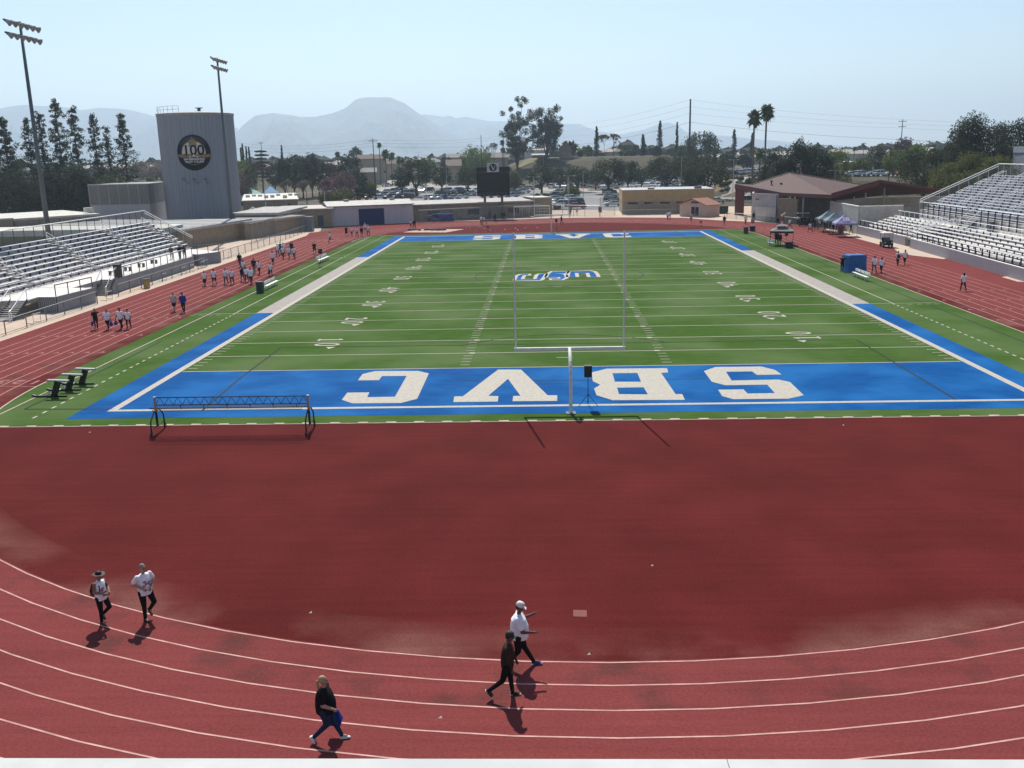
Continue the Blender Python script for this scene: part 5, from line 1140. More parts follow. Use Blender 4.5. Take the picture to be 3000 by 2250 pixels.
# golf carts
def cart(q, label, rz, roofm, bodym):
    t = thing('golf_cart', (q[0], q[1], 0), label, 'golf cart', 'golf carts by the right track', rz)
    mb = MB(); mb.ring([[(x, y, z) for x, z in ((-.6, .3), (.6, .3), (.6, .62), (-.6, .62))] for y in (-1.15, 1.1)]); mb.ring([[(-.55, -1.2, .35), (.55, -1.2, .35), (.55, -.6, .35), (-.55, -.6, .35)], [(-.52, -1.12, .95), (.52, -1.12, .95), (.5, -.75, .98), (-.5, -.75, .98)]]); mb.build('body', bodym, t)
    mb = MB(); mb.box((-.55, -.2, .62), (.55, .3, .82)); mb.box((-.55, .28, .82), (.55, .38, 1.25)); mb.build('seat', BLACK, t)
    mb = MB(); mb.ring([[(-.68, -1.0, 1.86), (.68, -1.0, 1.86), (.68, 1.15, 1.86), (-.68, 1.15, 1.86)], [(-.62, -.94, 1.95), (.62, -.94, 1.95), (.62, 1.08, 1.95), (-.62, 1.08, 1.95)]]); mb.build('roof', roofm, t)
    for x in (-.55, .55):
        for y, yb in ((-.9, -1.0), (1.0, .9)): mb = MB(); mb.tube((x, yb, .6), (x, y, 1.87), .025); mb.build('post', DKGREY, t)
    for x in (-.55, .55):
        for y in (-.8, .75): mb = MB(); mb.tube((x-.09, y, .22), (x+.09, y, .22), .22, n=14); mb.build('wheel', BLACK, t)
    mb = MB(); mb.add([(-.54, -.95, .98), (.54, -.95, .98), (.54, -.9, 1.84), (-.54, -.9, 1.84)], [(0, 1, 2, 3)]); mb.build('windscreen', mat('cart_glass', (.3, .32, .33), rough=.1, alpha=.35), t)
    for x in (-.4, .4): mb = MB(); mb.tube((x, -1.2, .7), (x, -1.16, .7), .08, n=8); mb.build('headlight', pm((.7, .7, .65)), t)
cart(P(*c('R', 722, 825)), 'black golf cart with a cream roof parked by the right bleacher wall', -.1, pm((.7, .62, .5)), BLACK)
cart(P(*c('e', 755, 560)), 'golf cart with a pale yellow roof beside the crowd in front of the pavilion', 1.45, pm((.72, .68, .45)), BLACK)
# drum, boxes, speaker on the ground, blue mats
q = P(*c('e', 1570, 770)); t = thing('drum_table', (q[0], q[1], 0), 'red fronted drum set under the lilac tent', 'drum')
mb = MB(); mb.cbox(0, 0, .0, .7, .6, .75); mb.build('case', pm((.12, .12, .12)), t); mb = MB(); [mb.tube((x, -.1, .78), (x, -.1, 1.15), .2, n=12) for x in (-.36, 0, .36)]; mb.build('drum', pm((.5, .03, .02)), t)
boxthing('speaker_case', 'large black case on the turf under the dark grey canopy', 'case', c('e', 445, 1085), .95, .7, .75, BLACK)
for pxa, pxb, h_, lab in ((1345, 1585, 1.35, 'blue high jump mat stack behind the white shed corner'),):
    a_, b_ = P(*c('M', pxa, 1292)), P(*c('M', pxb, 1282)); o0, u, v, Ln = frame2(a_, b_); t = thing('landing_mat', (o0.x, o0.y, 0), lab, 'mat')
    Mx = Matrix(((u.x, v.x, 0, 0), (u.y, v.y, 0, 0), (0, 0, 1, 0), (0, 0, 0, 1))); mb = MB(); mb.M = Mx; mb.box((0, 0, 0), (Ln, 3, .62)); mb.build('lower_mat', mat('mat_blue', (.01, .04, .2), rough=.5), t)
    mb = MB(); mb.M = Mx; mb.box((1.6, .1, .625), (Ln-.1, 2.9, 1.5)); mb.build('upper_mat', pm((.012, .05, .24)), t)
    mb = MB(); mb.M = Mx; mb.ring([[(-.6, 1.5, 1.05), (-.6, 3, 1.05), (-.6, 3, 1.12), (-.6, 1.5, 1.12)], [(2.2, 1.5, 1.6), (2.2, 3, 1.6), (2.2, 3, 1.68), (2.2, 1.5, 1.68)]]); mb.build('cover', pm((.6, .58, .5)), t)
a_ = P(*c('M', 1640, 1275)); t = thing('equipment_rack', (a_[0], a_[1]+1, 0), 'low rack heaped with tan equipment beside the fence', 'rack')
mb = MB()
for k in range(22): mb.cbox(rng.uniform(0, 4.6), rng.uniform(0, 1.5), .35+rng.random()*.4, rng.uniform(.3, .8), .4, rng.uniform(.1, .35))
mb.build('gear', pm((.4, .36, .28)), t); mb = MB(); mb.box((0, 0, .3), (4.8, 1.6, .38)); [mb.tube((x, y, 0), (x, y, .3), .03) for x in (.1, 2.4, 4.7) for y in (.1, 1.5)]; mb.build('frame', DKGREY, t)
for i, (px, py) in enumerate(((1430, 1392), (1500, 1398))):
    pass
pit = MB()
for k in range(40): q = P(*c('M', 1080+rng.random()*420, 1378+rng.random()*8)); pit.cbox(q[0], q[1], 0, .5, .4, .15+.15*rng.random())
tag(pit.build('sandbags', pm((.04, .04, .05))), 'heap of black sandbags along the far sand pit', 'sandbags', kind='stuff')
for px, lab in (((1040, 1400), 'black low board at the left end of the sand pit'),):
    pass
# small white cones on the far apron
cone = thing('marker_cone', P(*c('N', 405, 1545)), 'white marker straight below the soccer goal left post', 'marker', 'small white markers on the far apron')
mb = MB(); mb.tube((0, 0, 0), (0, 0, .12), .16, .05, n=8); mb.build('disc', pm((.85, .7, .6)), cone)
for z in ((512, 1542, 'white marker second along from the left of the far upright line'), (640, 1540, 'white marker nearest the far goal post'), (432, 1565, 'white marker nearest the blue end zone edge'), (290, 1560, 'white marker right of the maroon folding chair'), (72, 1550, 'white marker between red hurdle and maroon folding chair'), (130, 1565, 'white marker under the maroon folding chair')): dup(cone, loc=P(*c('N', *z[:2])), label=z[2])
# parapet of the stand the camera looks over
pp = thing('parapet', (CAM[0], CAM[1]+.66, 0), 'white parapet cap across the bottom edge of the view', 'parapet')
ra, rb2 = P(0, 1637*3000/2212, 12.5), P(3000, 1640*3000/2212, 12.5); d_ = (rb2-ra)/np.hypot(*(rb2-ra)[:2]); ra = ra-d_*1.5; rb2 = rb2+d_*1.5; n_ = np.array([d_[1], -d_[0], 0])
M_CAP = mat('parapet_white', (.56, .565, .54), (.5, .505, .485), scale=30, rough=.7, detail=8, c3=(.47, .475, .46), s3=6.)
mb = MB(); seam = 1570*3000/2212; sp_ = P(seam, 1640*3000/2212, 12.5)
mb.prism([tuple(ra[:2]), tuple(sp_[:2]-d_[:2]*.0003), tuple((sp_+n_*.35)[:2]-d_[:2]*.0003), tuple((ra+n_*.35)[:2])], 12.44, 12.5); mb.prism([tuple(sp_[:2]+d_[:2]*.0003), tuple(rb2[:2]), tuple((rb2+n_*.35)[:2]), tuple((sp_+n_*.35)[:2]+d_[:2]*.0003)], 12.44, 12.5); mb.build('cap', M_CAP, pp, world=True)
mb = MB(); a2_, b2_ = ra+n_*.12, rb2+n_*.12; mb.prism([tuple(a2_[:2]), tuple(b2_[:2]), tuple((b2_+n_*.1)[:2]), tuple((a2_+n_*.1)[:2])], 0, 12.44); mb.build('wall', M_WALLG, pp, world=True)
HAZE = .00018
# ================================================================ mountains and far plain
def HZ(px): return 452.4-.0214*(px-1591)
M_MTN = mat('mountain_scrub', (.11, .11, .08), (.02, .03, .025), scale=.006, detail=10, rough=.95)
def ridge(name, pts, dist, depth, label, seed):
    r = np.random.default_rng(seed); pts = [(x*3000/2212, y*3000/2212) for x, y in pts]
    xs = np.arange(pts[0][0], pts[-1][0]+1, 7.); ys = np.interp(xs, [p[0] for p in pts], [p[1] for p in pts]); nr = 26
    ny = np.zeros(len(xs))
    for k, am in ((5, 1.6), (11, .9), (23, .5)): ny += am*np.interp(np.arange(len(xs)), np.arange(0, len(xs)+k, k), r.normal(size=len(np.arange(0, len(xs)+k, k))))*.6
    vs = []; N = len(xs)
    gul = np.interp(np.arange(N), np.arange(0, N+4, 4), r.normal(size=len(np.arange(0, N+4, 4)))); gul2 = np.interp(np.arange(N), np.arange(0, N+9, 9), r.normal(size=len(np.arange(0, N+9, 9))))
    for j in range(nr+8):
        f = j/nr
        for i in range(N):
            topz = D(xs[i], ys[i]+ny[i]*.5, dist)[2]
            if f <= 1: prof = 1-(1-f)**1.25 if False else f**1.35
            else: prof = max(0, 1-(f-1)*4)
            rough = (gul[(i+int(7*math.sin(j*.5)))% N]*.5+gul2[i])*.15*math.sin(min(f, 1)*math.pi)*topz
            d_ = dist-depth*(1-f) if f <= 1 else dist+depth*(f-1)
            q = D(xs[i], 500, d_); vs.append((q[0], q[1], max(-5., topz*prof+rough) if f <= 1 else topz*prof))
    mb = MB(); mb.add(vs, [(j*N+i, j*N+i+1, (j+1)*N+i+1, (j+1)*N+i) for j in range(nr+7) for i in range(N-1)])
    return struct(name, mb, M_MTN)
ridge('mountain', [(500, 325), (515, 292), (530, 272), (560, 250), (600, 243), (620, 246), (635, 248), (660, 253), (690, 252), (725, 245), (755, 233), (775, 216), (787, 211), (800, 210), (830, 210), (850, 210), (880, 222), (910, 245), (940, 265), (970, 282), (1000, 297), (1050, 315), (1100, 326), (1180, 334)], 8000, 2500, '', 1)
ridge('mountain', [(-260, 262), (-120, 250), (0, 240), (40, 230), (75, 226), (110, 229), (135, 228), (160, 232), (190, 238), (230, 233), (270, 234), (300, 238), (330, 246), (360, 255), (420, 266), (480, 272), (520, 276), (545, 293), (580, 320), (600, 334)], 9400, 2400, '', 2)
ridge('mountain', [(880, 262), (920, 247), (945, 250), (960, 253), (975, 250), (990, 256), (1010, 252), (1030, 257), (1060, 262), (1100, 262), (1130, 268), (1200, 268), (1250, 268), (1290, 283), (1340, 290), (1390, 280), (1420, 268), (1440, 264), (1460, 270), (1480, 285), (1530, 290), (1600, 297), (1700, 307), (1800, 315), (1900, 318), (2000, 322), (2100, 316), (2300, 290), (2460, 300)], 10300, 2400, '', 3)
M_FAR = mat('far_foliage', (.035, .05, .03), (.02, .03, .02), scale=.05, rough=.95, detail=3)
far = MB(); bld = MB()
def lump(mb, x, y, z, r, h, r_=rng):
    n = 6; rings = []
    for f, zz in ((.9, 0), (1, .4), (.75, .8), (.15, 1)): rings.append([(x+r*f*(.8+.4*r_.random())*math.cos(2*math.pi*i/n), y+r*f*(.8+.4*r_.random())*math.sin(2*math.pi*i/n), z+h*zz*(.85+.3*r_.random())) for i in range(n)])
    mb.ring(rings)
for k in range(2600):
    px = rng.uniform(-100, 3100); d_ = 560+2600*rng.random()**1.8; q = D(px, 460, d_); z = HT(q[0], q[1])
    if rng.random() < .78: s_ = rng.uniform(.6, 1.3); lump(far, q[0], q[1], z-.5, 5.5*s_*(1+d_/4000), (4+5*rng.random())*s_*(.8 if d_ > 1200 else 1))
    else:
        a = rng.uniform(0, 3.14); Mx = Matrix.Translation((q[0], q[1], z)) @ Matrix.Rotation(a, 4, 'Z'); w_, l_, h_ = rng.uniform(6, 12), rng.uniform(8, 22), rng.uniform(3, 5.5)
        bld.box((-l_, -w_/2, 0), (l_, w_/2, h_), Mx); bld.add([(-l_-.4, -w_/2-.5, h_), (l_+.4, -w_/2-.5, h_), (l_+.4, w_/2+.5, h_), (-l_-.4, w_/2+.5, h_), (-l_+2, 0, h_+1.8), (l_-2, 0, h_+1.8)], [(0, 1, 5, 4), (1, 2, 5), (2, 3, 4, 5), (3, 0, 4)], Mx)
tag(far.build('distant_trees', M_FAR), 'hazy belt of far off trees across the valley floor', 'trees', kind='stuff')
tag(bld.build('distant_town', mat('far_town', (.5, .46, .42), (.3, .26, .23), scale=.02, detail=1, rough=.9)), 'hazy sprawl of far off houses and sheds on the valley floor', 'town', kind='stuff')
# ================================================================ trees
def leafmat(n, c1, c2, s=.45, tr=.25): return mat(n, tuple(x*1.35 for x in c1), c2, scale=s, detail=2, rough=.75, transl=tr, spec=.15, ramp=(.3, .7))
LM = dict(oak=leafmat('oak_leaves', (.055, .068, .03), (.028, .038, .018)), dark=leafmat('dark_leaves', (.045, .058, .03), (.022, .032, .02)), light=leafmat('bright_leaves', (.15, .19, .05), (.08, .11, .03)),
          pine=leafmat('pine_needles', (.05, .066, .036), (.024, .036, .022)), cyp=leafmat('cypress_leaves', (.035, .055, .028), (.02, .034, .018)), euc=leafmat('eucalyptus_leaves', (.085, .095, .05), (.035, .045, .026)),
          pink=leafmat('redbud_blossom', (.2, .115, .12), (.11, .07, .07)), palm=leafmat('palm_fronds', (.1, .12, .05), (.045, .06, .025)), dry=leafmat('dry_twigs', (.2, .16, .12), (.12, .09, .07)), olive=leafmat('olive_shrub', (.13, .14, .04), (.06, .07, .02)), brown=leafmat('bronze_leaves', (.1, .06, .045), (.05, .03, .025)))
BARK = mat('bark', (.09, .07, .055), (.05, .04, .03), scale=3, rough=.95); PBARK = mat('palm_bark', (.16, .13, .1), (.1, .08, .06), scale=4, rough=.95)
def leaves(cen, rad, cnt, size, r, flat=1., droop=0.):
    """cen Nx3 clump centres, rad N radii -> quads"""
    n = len(cen); idx = r.integers(0, n, cnt); d = r.normal(size=(cnt, 3)); d /= np.linalg.norm(d, axis=1)[:, None]; rr = r.random(cnt)**.45
    p = cen[idx]+d*(rad[idx]*rr)[:, None]*np.array([1, 1, flat])
    a = r.normal(size=(cnt, 3)); a /= np.linalg.norm(a, axis=1)[:, None]; b = np.cross(a, r.normal(size=(cnt, 3))); b /= np.linalg.norm(b, axis=1)[:, None]
    s = size*(.6+.8*r.random(cnt))[:, None]; a *= s; b *= s*.6
    v = np.stack([p-a-b*.3, p+b, p+a+b*.2, p-b], 1).reshape(-1, 3)
    f = np.arange(cnt*4).reshape(-1, 4); return v, f
def np_obj(name, v, f, m, parent):
    me = bpy.data.meshes.new(name); me.vertices.add(len(v)); me.vertices.foreach_set('co', np.ascontiguousarray(v, dtype=np.float32).ravel())
    me.loops.add(f.size); me.loops.foreach_set('vertex_index', f.ravel().astype(np.int32)); me.polygons.add(len(f)); me.polygons.foreach_set('loop_start', (np.arange(len(f))*f.shape[1]).astype(np.int32)); me.update(calc_edges=True)
    me.materials.append(m); o = bpy.data.objects.new(name, me); col.objects.link(o); o.parent = parent; return o
TREEN = [0]
def tree(kind, px, ytop, wpx, dist, label, leaf=None, cat='tree', name=None, dens=1., base_h=None, group=None, hfac=None, trunk_lean=0., zb=None):
    TREEN[0] += 1; r = np.random.default_rng(100+TREEN[0]); q = D(px, ytop, dist); z0 = HT(q[0], q[1]) if zb is None else zb; H = q[2]-z0; W = wpx/FPX*dist*(1.12 if kind == 'oak' else 1.02)
    nm = name or {'pine': 'pine_tree', 'cyp': 'cypress_tree', 'euc': 'eucalyptus_tree', 'palm': 'palm_tree', 'bush': 'shrub', 'bare': 'bare_tree', 'oak': 'oak_tree', 'flat': 'cedar_tree'}[kind]
    t = thing(nm, (q[0], q[1], z0), label, cat, group); sz = max(.16, dist*.00075); tb = MB(); V_ = []; F_ = []
    if kind in ('oak', 'bush'):
        hb = H*(.08 if kind == 'bush' else .2) if base_h is None else H*base_h*.7; hc = H-hb; n = int(34*dens)+10; cen = []
        while len(cen) < n:
            u = r.uniform(-1, 1, 3)
            if np.linalg.norm(u) < 1 and (u[2] > -.75): cen.append(u)
        cen = np.array(cen); nrm = np.linalg.norm(cen, axis=1); cen = cen/nrm[:, None]*(.45+.55*nrm**.5)[:, None]*.8
        wob = 1+.16*np.sin(3*np.arctan2(cen[:, 1], cen[:, 0])+r.random()*6)
        C_ = np.stack([cen[:, 0]*W/2*wob, cen[:, 1]*W/2*wob, hb+hc*.5+cen[:, 2]*hc*.5], 1); R_ = (W*.13+hc*.05)*(.7+.6*r.random(len(C_)))
        area = W*hc; cnt = int(min(11000, max(1600, dens*area/(sz*sz)*1.9))); V_, F_ = leaves(C_, R_, cnt, sz*1.15, r)
        tr = max(.12, W*.035); tb.tube((0, 0, -.3), (0, 0, hb*1.1), tr*1.2, tr*.8, n=7)
        for k in range(6 if kind == 'oak' else 3):
            a = 2*math.pi*k/6+r.random(); tb.tube((0, 0, hb*.75), (math.cos(a)*W*.28, math.sin(a)*W*.28, hb+hc*(.35+.3*r.random())), tr*.6, tr*.2, n=5)
    elif kind == 'pine':
        C_ = []; R_ = []; z = H*.2
        while z < H*.99:
            f = 1-(z/H-.2)/.8; wr = W/2*(.12+.95*f**.8)*(.55+.7*r.random()); nb = 4 if f > .3 else 3; a0 = r.random()*6
            for k in range(nb):
                if r.random() < .12: continue
                a = a0+2*math.pi*k/nb+r.normal()*.3; l = wr*(.65+.5*r.random()); tip = (math.cos(a)*l, math.sin(a)*l, z+l*.12)
                tb.tube((0, 0, z-.1*l), tip, .05, .02, n=3, cap=False)
                for g_ in (.35, .7, 1.): C_.append((tip[0]*g_+r.normal()*.2, tip[1]*g_+r.normal()*.2, z+l*.1*g_+.1+r.normal()*.45)); R_.append(max(.5, l*.3)*(.7+.6*r.random()))
            z += H*.036*(.8+.5*r.random())
        C_.append((0, 0, H*.98)); R_.append(.4); C_ = np.array(C_); R_ = np.array(R_); cnt = int(min(12000, max(2500, dens*W*H/(sz*sz)*1.9))); V_, F_ = leaves(C_, R_, cnt, sz*.95, r, flat=.85)
        tb.tube((0, 0, -.3), (0, 0, H), .28, .05, n=7)
    elif kind == 'flat':
        C_ = []; R_ = []
        for z in np.linspace(H*.45, H, 8):
            wr = W/2*(1-.55*((z/H-.45)/.55))
            for k in range(12): a = r.random()*6.3; l = wr*r.random()**.5; C_.append((math.cos(a)*l, math.sin(a)*l, z-.08*l)); R_.append(W*.1)
        C_ = np.array(C_); R_ = np.array(R_); V_, F_ = leaves(C_, R_, int(4000*dens), sz, r, flat=.3); tb.tube((0, 0, 0), (0, 0, H*.97), .4, .1)
    elif kind == 'cyp':
        n = 46; zz = np.linspace(H*.04, H*.98, n); pr = np.sin(np.clip(zz/H*.93+.07, 0, 1)**.6*math.pi)**.6; a = r.random(n)*6.3; wr = W*.5*pr
        C_ = np.stack([np.cos(a)*wr*.35, np.sin(a)*wr*.35, zz], 1); R_ = wr*.75+.1; V_, F_ = leaves(C_, R_, int(min(5000, max(1500, dens*W*H/(sz*sz)*2.2))), sz*.9, r, flat=1.1); tb.tube((0, 0, -.3), (0, 0, H*.9), .2, .04, n=5)
    elif kind == 'euc':
        C_ = []; R_ = []
        for k in range(5):
            a = 2*math.pi*k/5+r.random(); bx, by = math.cos(a)*W*.3, math.sin(a)*W*.22; hh = H*(.72+.28*r.random()) if k else H
            p0 = Vector((0, 0, 0)); p1 = Vector((bx*.5, by*.5, hh*.45)); p2 = Vector((bx, by, hh*.97)); tb.tube(p0, p1, .35, .22, n=6); tb.tube(p1, p2, .22, .05, n=5)
            for j in range(int(13*dens)):
                f = .25+.75*r.random(); c0 = p1.lerp(p2, (f-.25)/.75) if f > .45 else p0.lerp(p1, f/.45); ww = W*.2*(1.15-.5*f); C_.append((c0.x+r.normal()*ww, c0.y+r.normal()*ww, hh*f if f > .45 else hh*.5*f*2)); R_.append(W*.1*(.7+.8*r.random()))
        C_ = np.array(C_); C_[:, 2] = np.minimum(C_[:, 2], H*.97); C_[:, 0] = np.clip(C_[:, 0], -W*.46, W*.46); R_ = np.array(R_); V_, F_ = leaves(C_, R_, int(min(12000, dens*W*H/(sz*sz)*2.2)), sz, r)
    elif kind == 'bare':
        def br(p, d, l, rad, lev):
            e = p+d*l; tb.tube(p, e, rad, rad*.65, n=4, cap=False)
            if lev == 0: C_.append(tuple(e)); return
            for k in range(4):
                dd = (d+Vector((r.normal()*.55, r.normal()*.55, r.normal()*.35+.1))).normalized(); br(e, dd, l*.68, rad*.6, lev-1)
        C_ = []; tb.tube((0, 0, -.2), (0, 0, H*.22), W*.03, W*.025); br(Vector((0, 0, H*.2)), Vector((0, 0, 1)), H*.3, W*.022, 4); C_ = np.array(C_); sx_ = W/max(1e-3, np.ptp(C_[:, 0])); R_ = np.full(len(C_), W*.05)
        V_, F_ = leaves(C_, R_, int(1400*dens), sz*.7, r)
        mx_ = C_[:, 2].max(); V_ = V_*np.array([sx_, sx_, H/mx_]); tb.v = [(v[0]*sx_, v[1]*sx_, v[2]*H/mx_) for v in tb.v]
    elif kind == 'palm':
        R0_ = W*.68; tr = max(.15, .009*H); tb.path([(0, 0, -.2), (trunk_lean*.3, 0, H*.4), (trunk_lean, 0, H-R0_*1.0)], tr, n=8); top = Vector((trunk_lean, 0, H-R0_*.95)); vv = []; ff = []
        for k in range(46):
            a = r.random()*6.3; el = r.uniform(-1.25, 1.35); L_ = R0_*(.85+.3*r.random()); d = Vector((math.cos(a)*math.cos(el), math.sin(a)*math.cos(el), math.sin(el))); sd = Vector((-math.sin(a), math.cos(a), 0)); prev = None
            for j in range(7):
                f = j/6; p = top+d*L_*f*(.55+.45*1)+Vector((0, 0, -L_*.42*f*f)); ww = R0_*.26*math.sin(min(1, f*1.1+.12)*math.pi)**.8+.02; l_, m_, r__ = p-sd*ww+Vector((0, 0, -ww*.6)), p, p+sd*ww+Vector((0, 0, -ww*.6)); cur = (l_, m_, r__)
                if prev:
                    b0 = len(vv); vv += [*prev, *cur]; ff += [(b0, b0+1, b0+4, b0+3), (b0+1, b0+2, b0+5, b0+4)]
                prev = cur
        V_ = np.array([tuple(v) for v in vv]); F_ = np.array(ff)
    lf = leaf or {'pine': 'pine', 'cyp': 'cyp', 'euc': 'euc', 'palm': 'palm', 'bush': 'olive', 'bare': 'dry', 'oak': 'oak', 'flat': 'dark'}[kind]
    ob = np_obj('foliage' if kind == 'bush' else 'crown', np.asarray(V_), np.asarray(F_), LM[lf], t); tb.build('trunk' if kind != 'bush' else 'stem', PBARK if kind == 'palm' else BARK, t)
    return t
# the pines at the left
for i, (px, y, w_, d_, lb_) in enumerate(((5, 354, 130, 225, 'pine cut by the left edge of the view'), (76, 354, 70, 235, 'second pine from the left, left of the big floodlight mast'), (112, 331, 75, 240, 'pine directly behind the big floodlight mast'), (159, 298, 95, 232, 'tallest pine of the row at the left'), (208, 312, 75, 245, 'thin open pine just right of the tallest one'), (269, 335, 62, 236, 'slim dense pine in the gap right of the middle of the row'), (309, 372, 48, 250, 'shortest pine between two taller ones'), (352, 330, 85, 232, 'rightmost pine of the row, nearest the round tower'))):
    tree('pine', px, y, w_, d_, lb_, group='row of pines at the left', dens=.62)
for px, y, w_, d_, lf, lb_ in ((20, 505, 120, 218, 'dark', 'dark bushy tree at the foot of the leftmost pine'), (100, 520, 100, 220, 'dark', 'dark bushy tree behind the floodlight mast'), (150, 500, 90, 226, 'dark', 'dark rounded tree under the tallest pine'), (215, 480, 100, 222, 'dark', 'dark broad tree between the middle pines'), (275, 505, 90, 224, 'dark', 'dark round tree left of the grey tree'), (325, 500, 90, 216, 'euc', 'grey green soft tree beside the screened block'), (380, 520, 50, 224, 'euc', 'small grey green tree right of the last pine')):
    tree('oak', px, y, w_, d_, lb_, leaf=lf, base_h=.1, dens=1.2, group='bushy trees below the pines')
for px, y, w_, d_, lb_ in ((415, 474, 70, 520, 'dull brown distant tree left of the tower'), (455, 480, 70, 500, 'dull brown distant tree close to the tower edge'), (480, 512, 40, 340, 'green shrub left of the tower base'), (440, 516, 40, 340, 'low round green shrub beyond the screened block')): tree('oak', px, y, w_, d_, lb_, leaf='dry' if d_ > 400 else 'olive', base_h=.1)
# cypresses and mixed trees right of the tower
for px, y, w_, lb_ in ((704, 431, 7, 'short cypress, leftmost of the four beside the tower'), (709, 419, 11, 'tallest cypress of the four beside the tower'), (720, 427, 8, 'third cypress of the four beside the tower'), (728, 429, 8, 'rightmost cypress of the four beside the tower')): tree('cyp', px, y, w_, 380, lb_, group='cypresses')
tree('flat', 763, 443, 62, 340, 'flat topped dark cedar right of the four cypresses', dens=1.)
for px, y, w_, d_, lf, k, lb_ in ((722, 465, 50, 310, 'light', 'oak', 'sunlit green tree below the four cypresses'), (715, 490, 40, 300, 'dry', 'oak', 'brownish palm like clump beside the tower'), (765, 478, 60, 300, 'brown', 'bare', 'leafless brown tree below the flat topped cedar'), (800, 470, 45, 360, 'dark', 'oak', 'pale green tree between the cedar and the dark grove'),
    (828, 458, 45, 330, 'dark', 'oak', 'dark tree at the left end of the dark grove'), (855, 448, 50, 335, 'dark', 'oak', 'tall dark tree in the middle of the dark grove'), (880, 450, 55, 325, 'dark', 'oak', 'dark broad tree near the middle of the dark grove'), (907, 446, 45, 330, 'dark', 'oak', 'dark tree with a pointed top in the grove'), (928, 458, 45, 335, 'dark', 'oak', 'dark tree at the right end of the dark grove'),
    (962, 520, 46, 290, 'pink', 'oak', 'smaller pink blossoming tree above the parked cars'), (1007, 500, 58, 285, 'pink', 'oak', 'larger pink blossoming tree above the parked cars'), (962, 470, 60, 340, 'brown', 'oak', 'bronze leaved tree behind the pink trees'), (1018, 452, 72, 330, 'dark', 'oak', 'large dark green tree behind the larger pink tree'), (1050, 500, 52, 300, 'dark', 'oak', 'dark tree in front of the two storey house'), (1042, 428, 36, 520, 'dark', 'oak', 'greyish tree left of the two storey house roof'),
    (1083, 530, 30, 300, 'olive', 'bush', 'olive hedge shrub at the street corner'), (840, 525, 34, 290, 'dry', 'bare', 'small bare tree under the dark grove'), (895, 528, 40, 290, 'dry', 'bare', 'small bare tree right of the dark grove base')):
    tree(k, px, y, w_, d_, lb_, leaf=lf, base_h=.22 if k == 'oak' else None)
tree('cyp', 824, 424, 9, 420, 'slim bent cypress left of the dark grove', group='cypresses')
for px, y, w_, d_, lb_ in ((988, 437, 17, 420, 'palm with a round head above the pink trees'), (1110, 412, 15, 400, 'tallest thin palm right of the utility pole'), (1128, 427, 28, 390, 'bushy palm beside the tallest thin palm'), (1145, 436, 24, 395, 'palm with drooping fronds right of the bushy palm'), (1168, 452, 20, 380, 'short palm over the street corner'), (1240, 452, 24, 410, 'palm behind the dark oak by the street'), (1269, 458, 10, 800, 'tiny distant palm right of the street'), (1178, 455, 16, 385, 'short thin palm left of the dark oak'),
    (1675, 399, 40, 445, 'feathery palm beside the house on the hill'), (1655, 404, 22, 460, 'palm half hidden by the house on the hill'), (1471, 404, 16, 400, 'thin palm in front of the left eucalyptus'), (2212, 306, 46, 245, 'left palm of the two tall palms'), (2248, 287, 44, 262, 'right and taller palm of the two tall palms'), (2228, 420, 36, 250, 'short palm at the foot of the two tall palms'), (2504, 424, 12, 420, 'distant palm by the utility poles at the right')):
    tree('palm', px, y, w_, d_, lb_, group='palms')
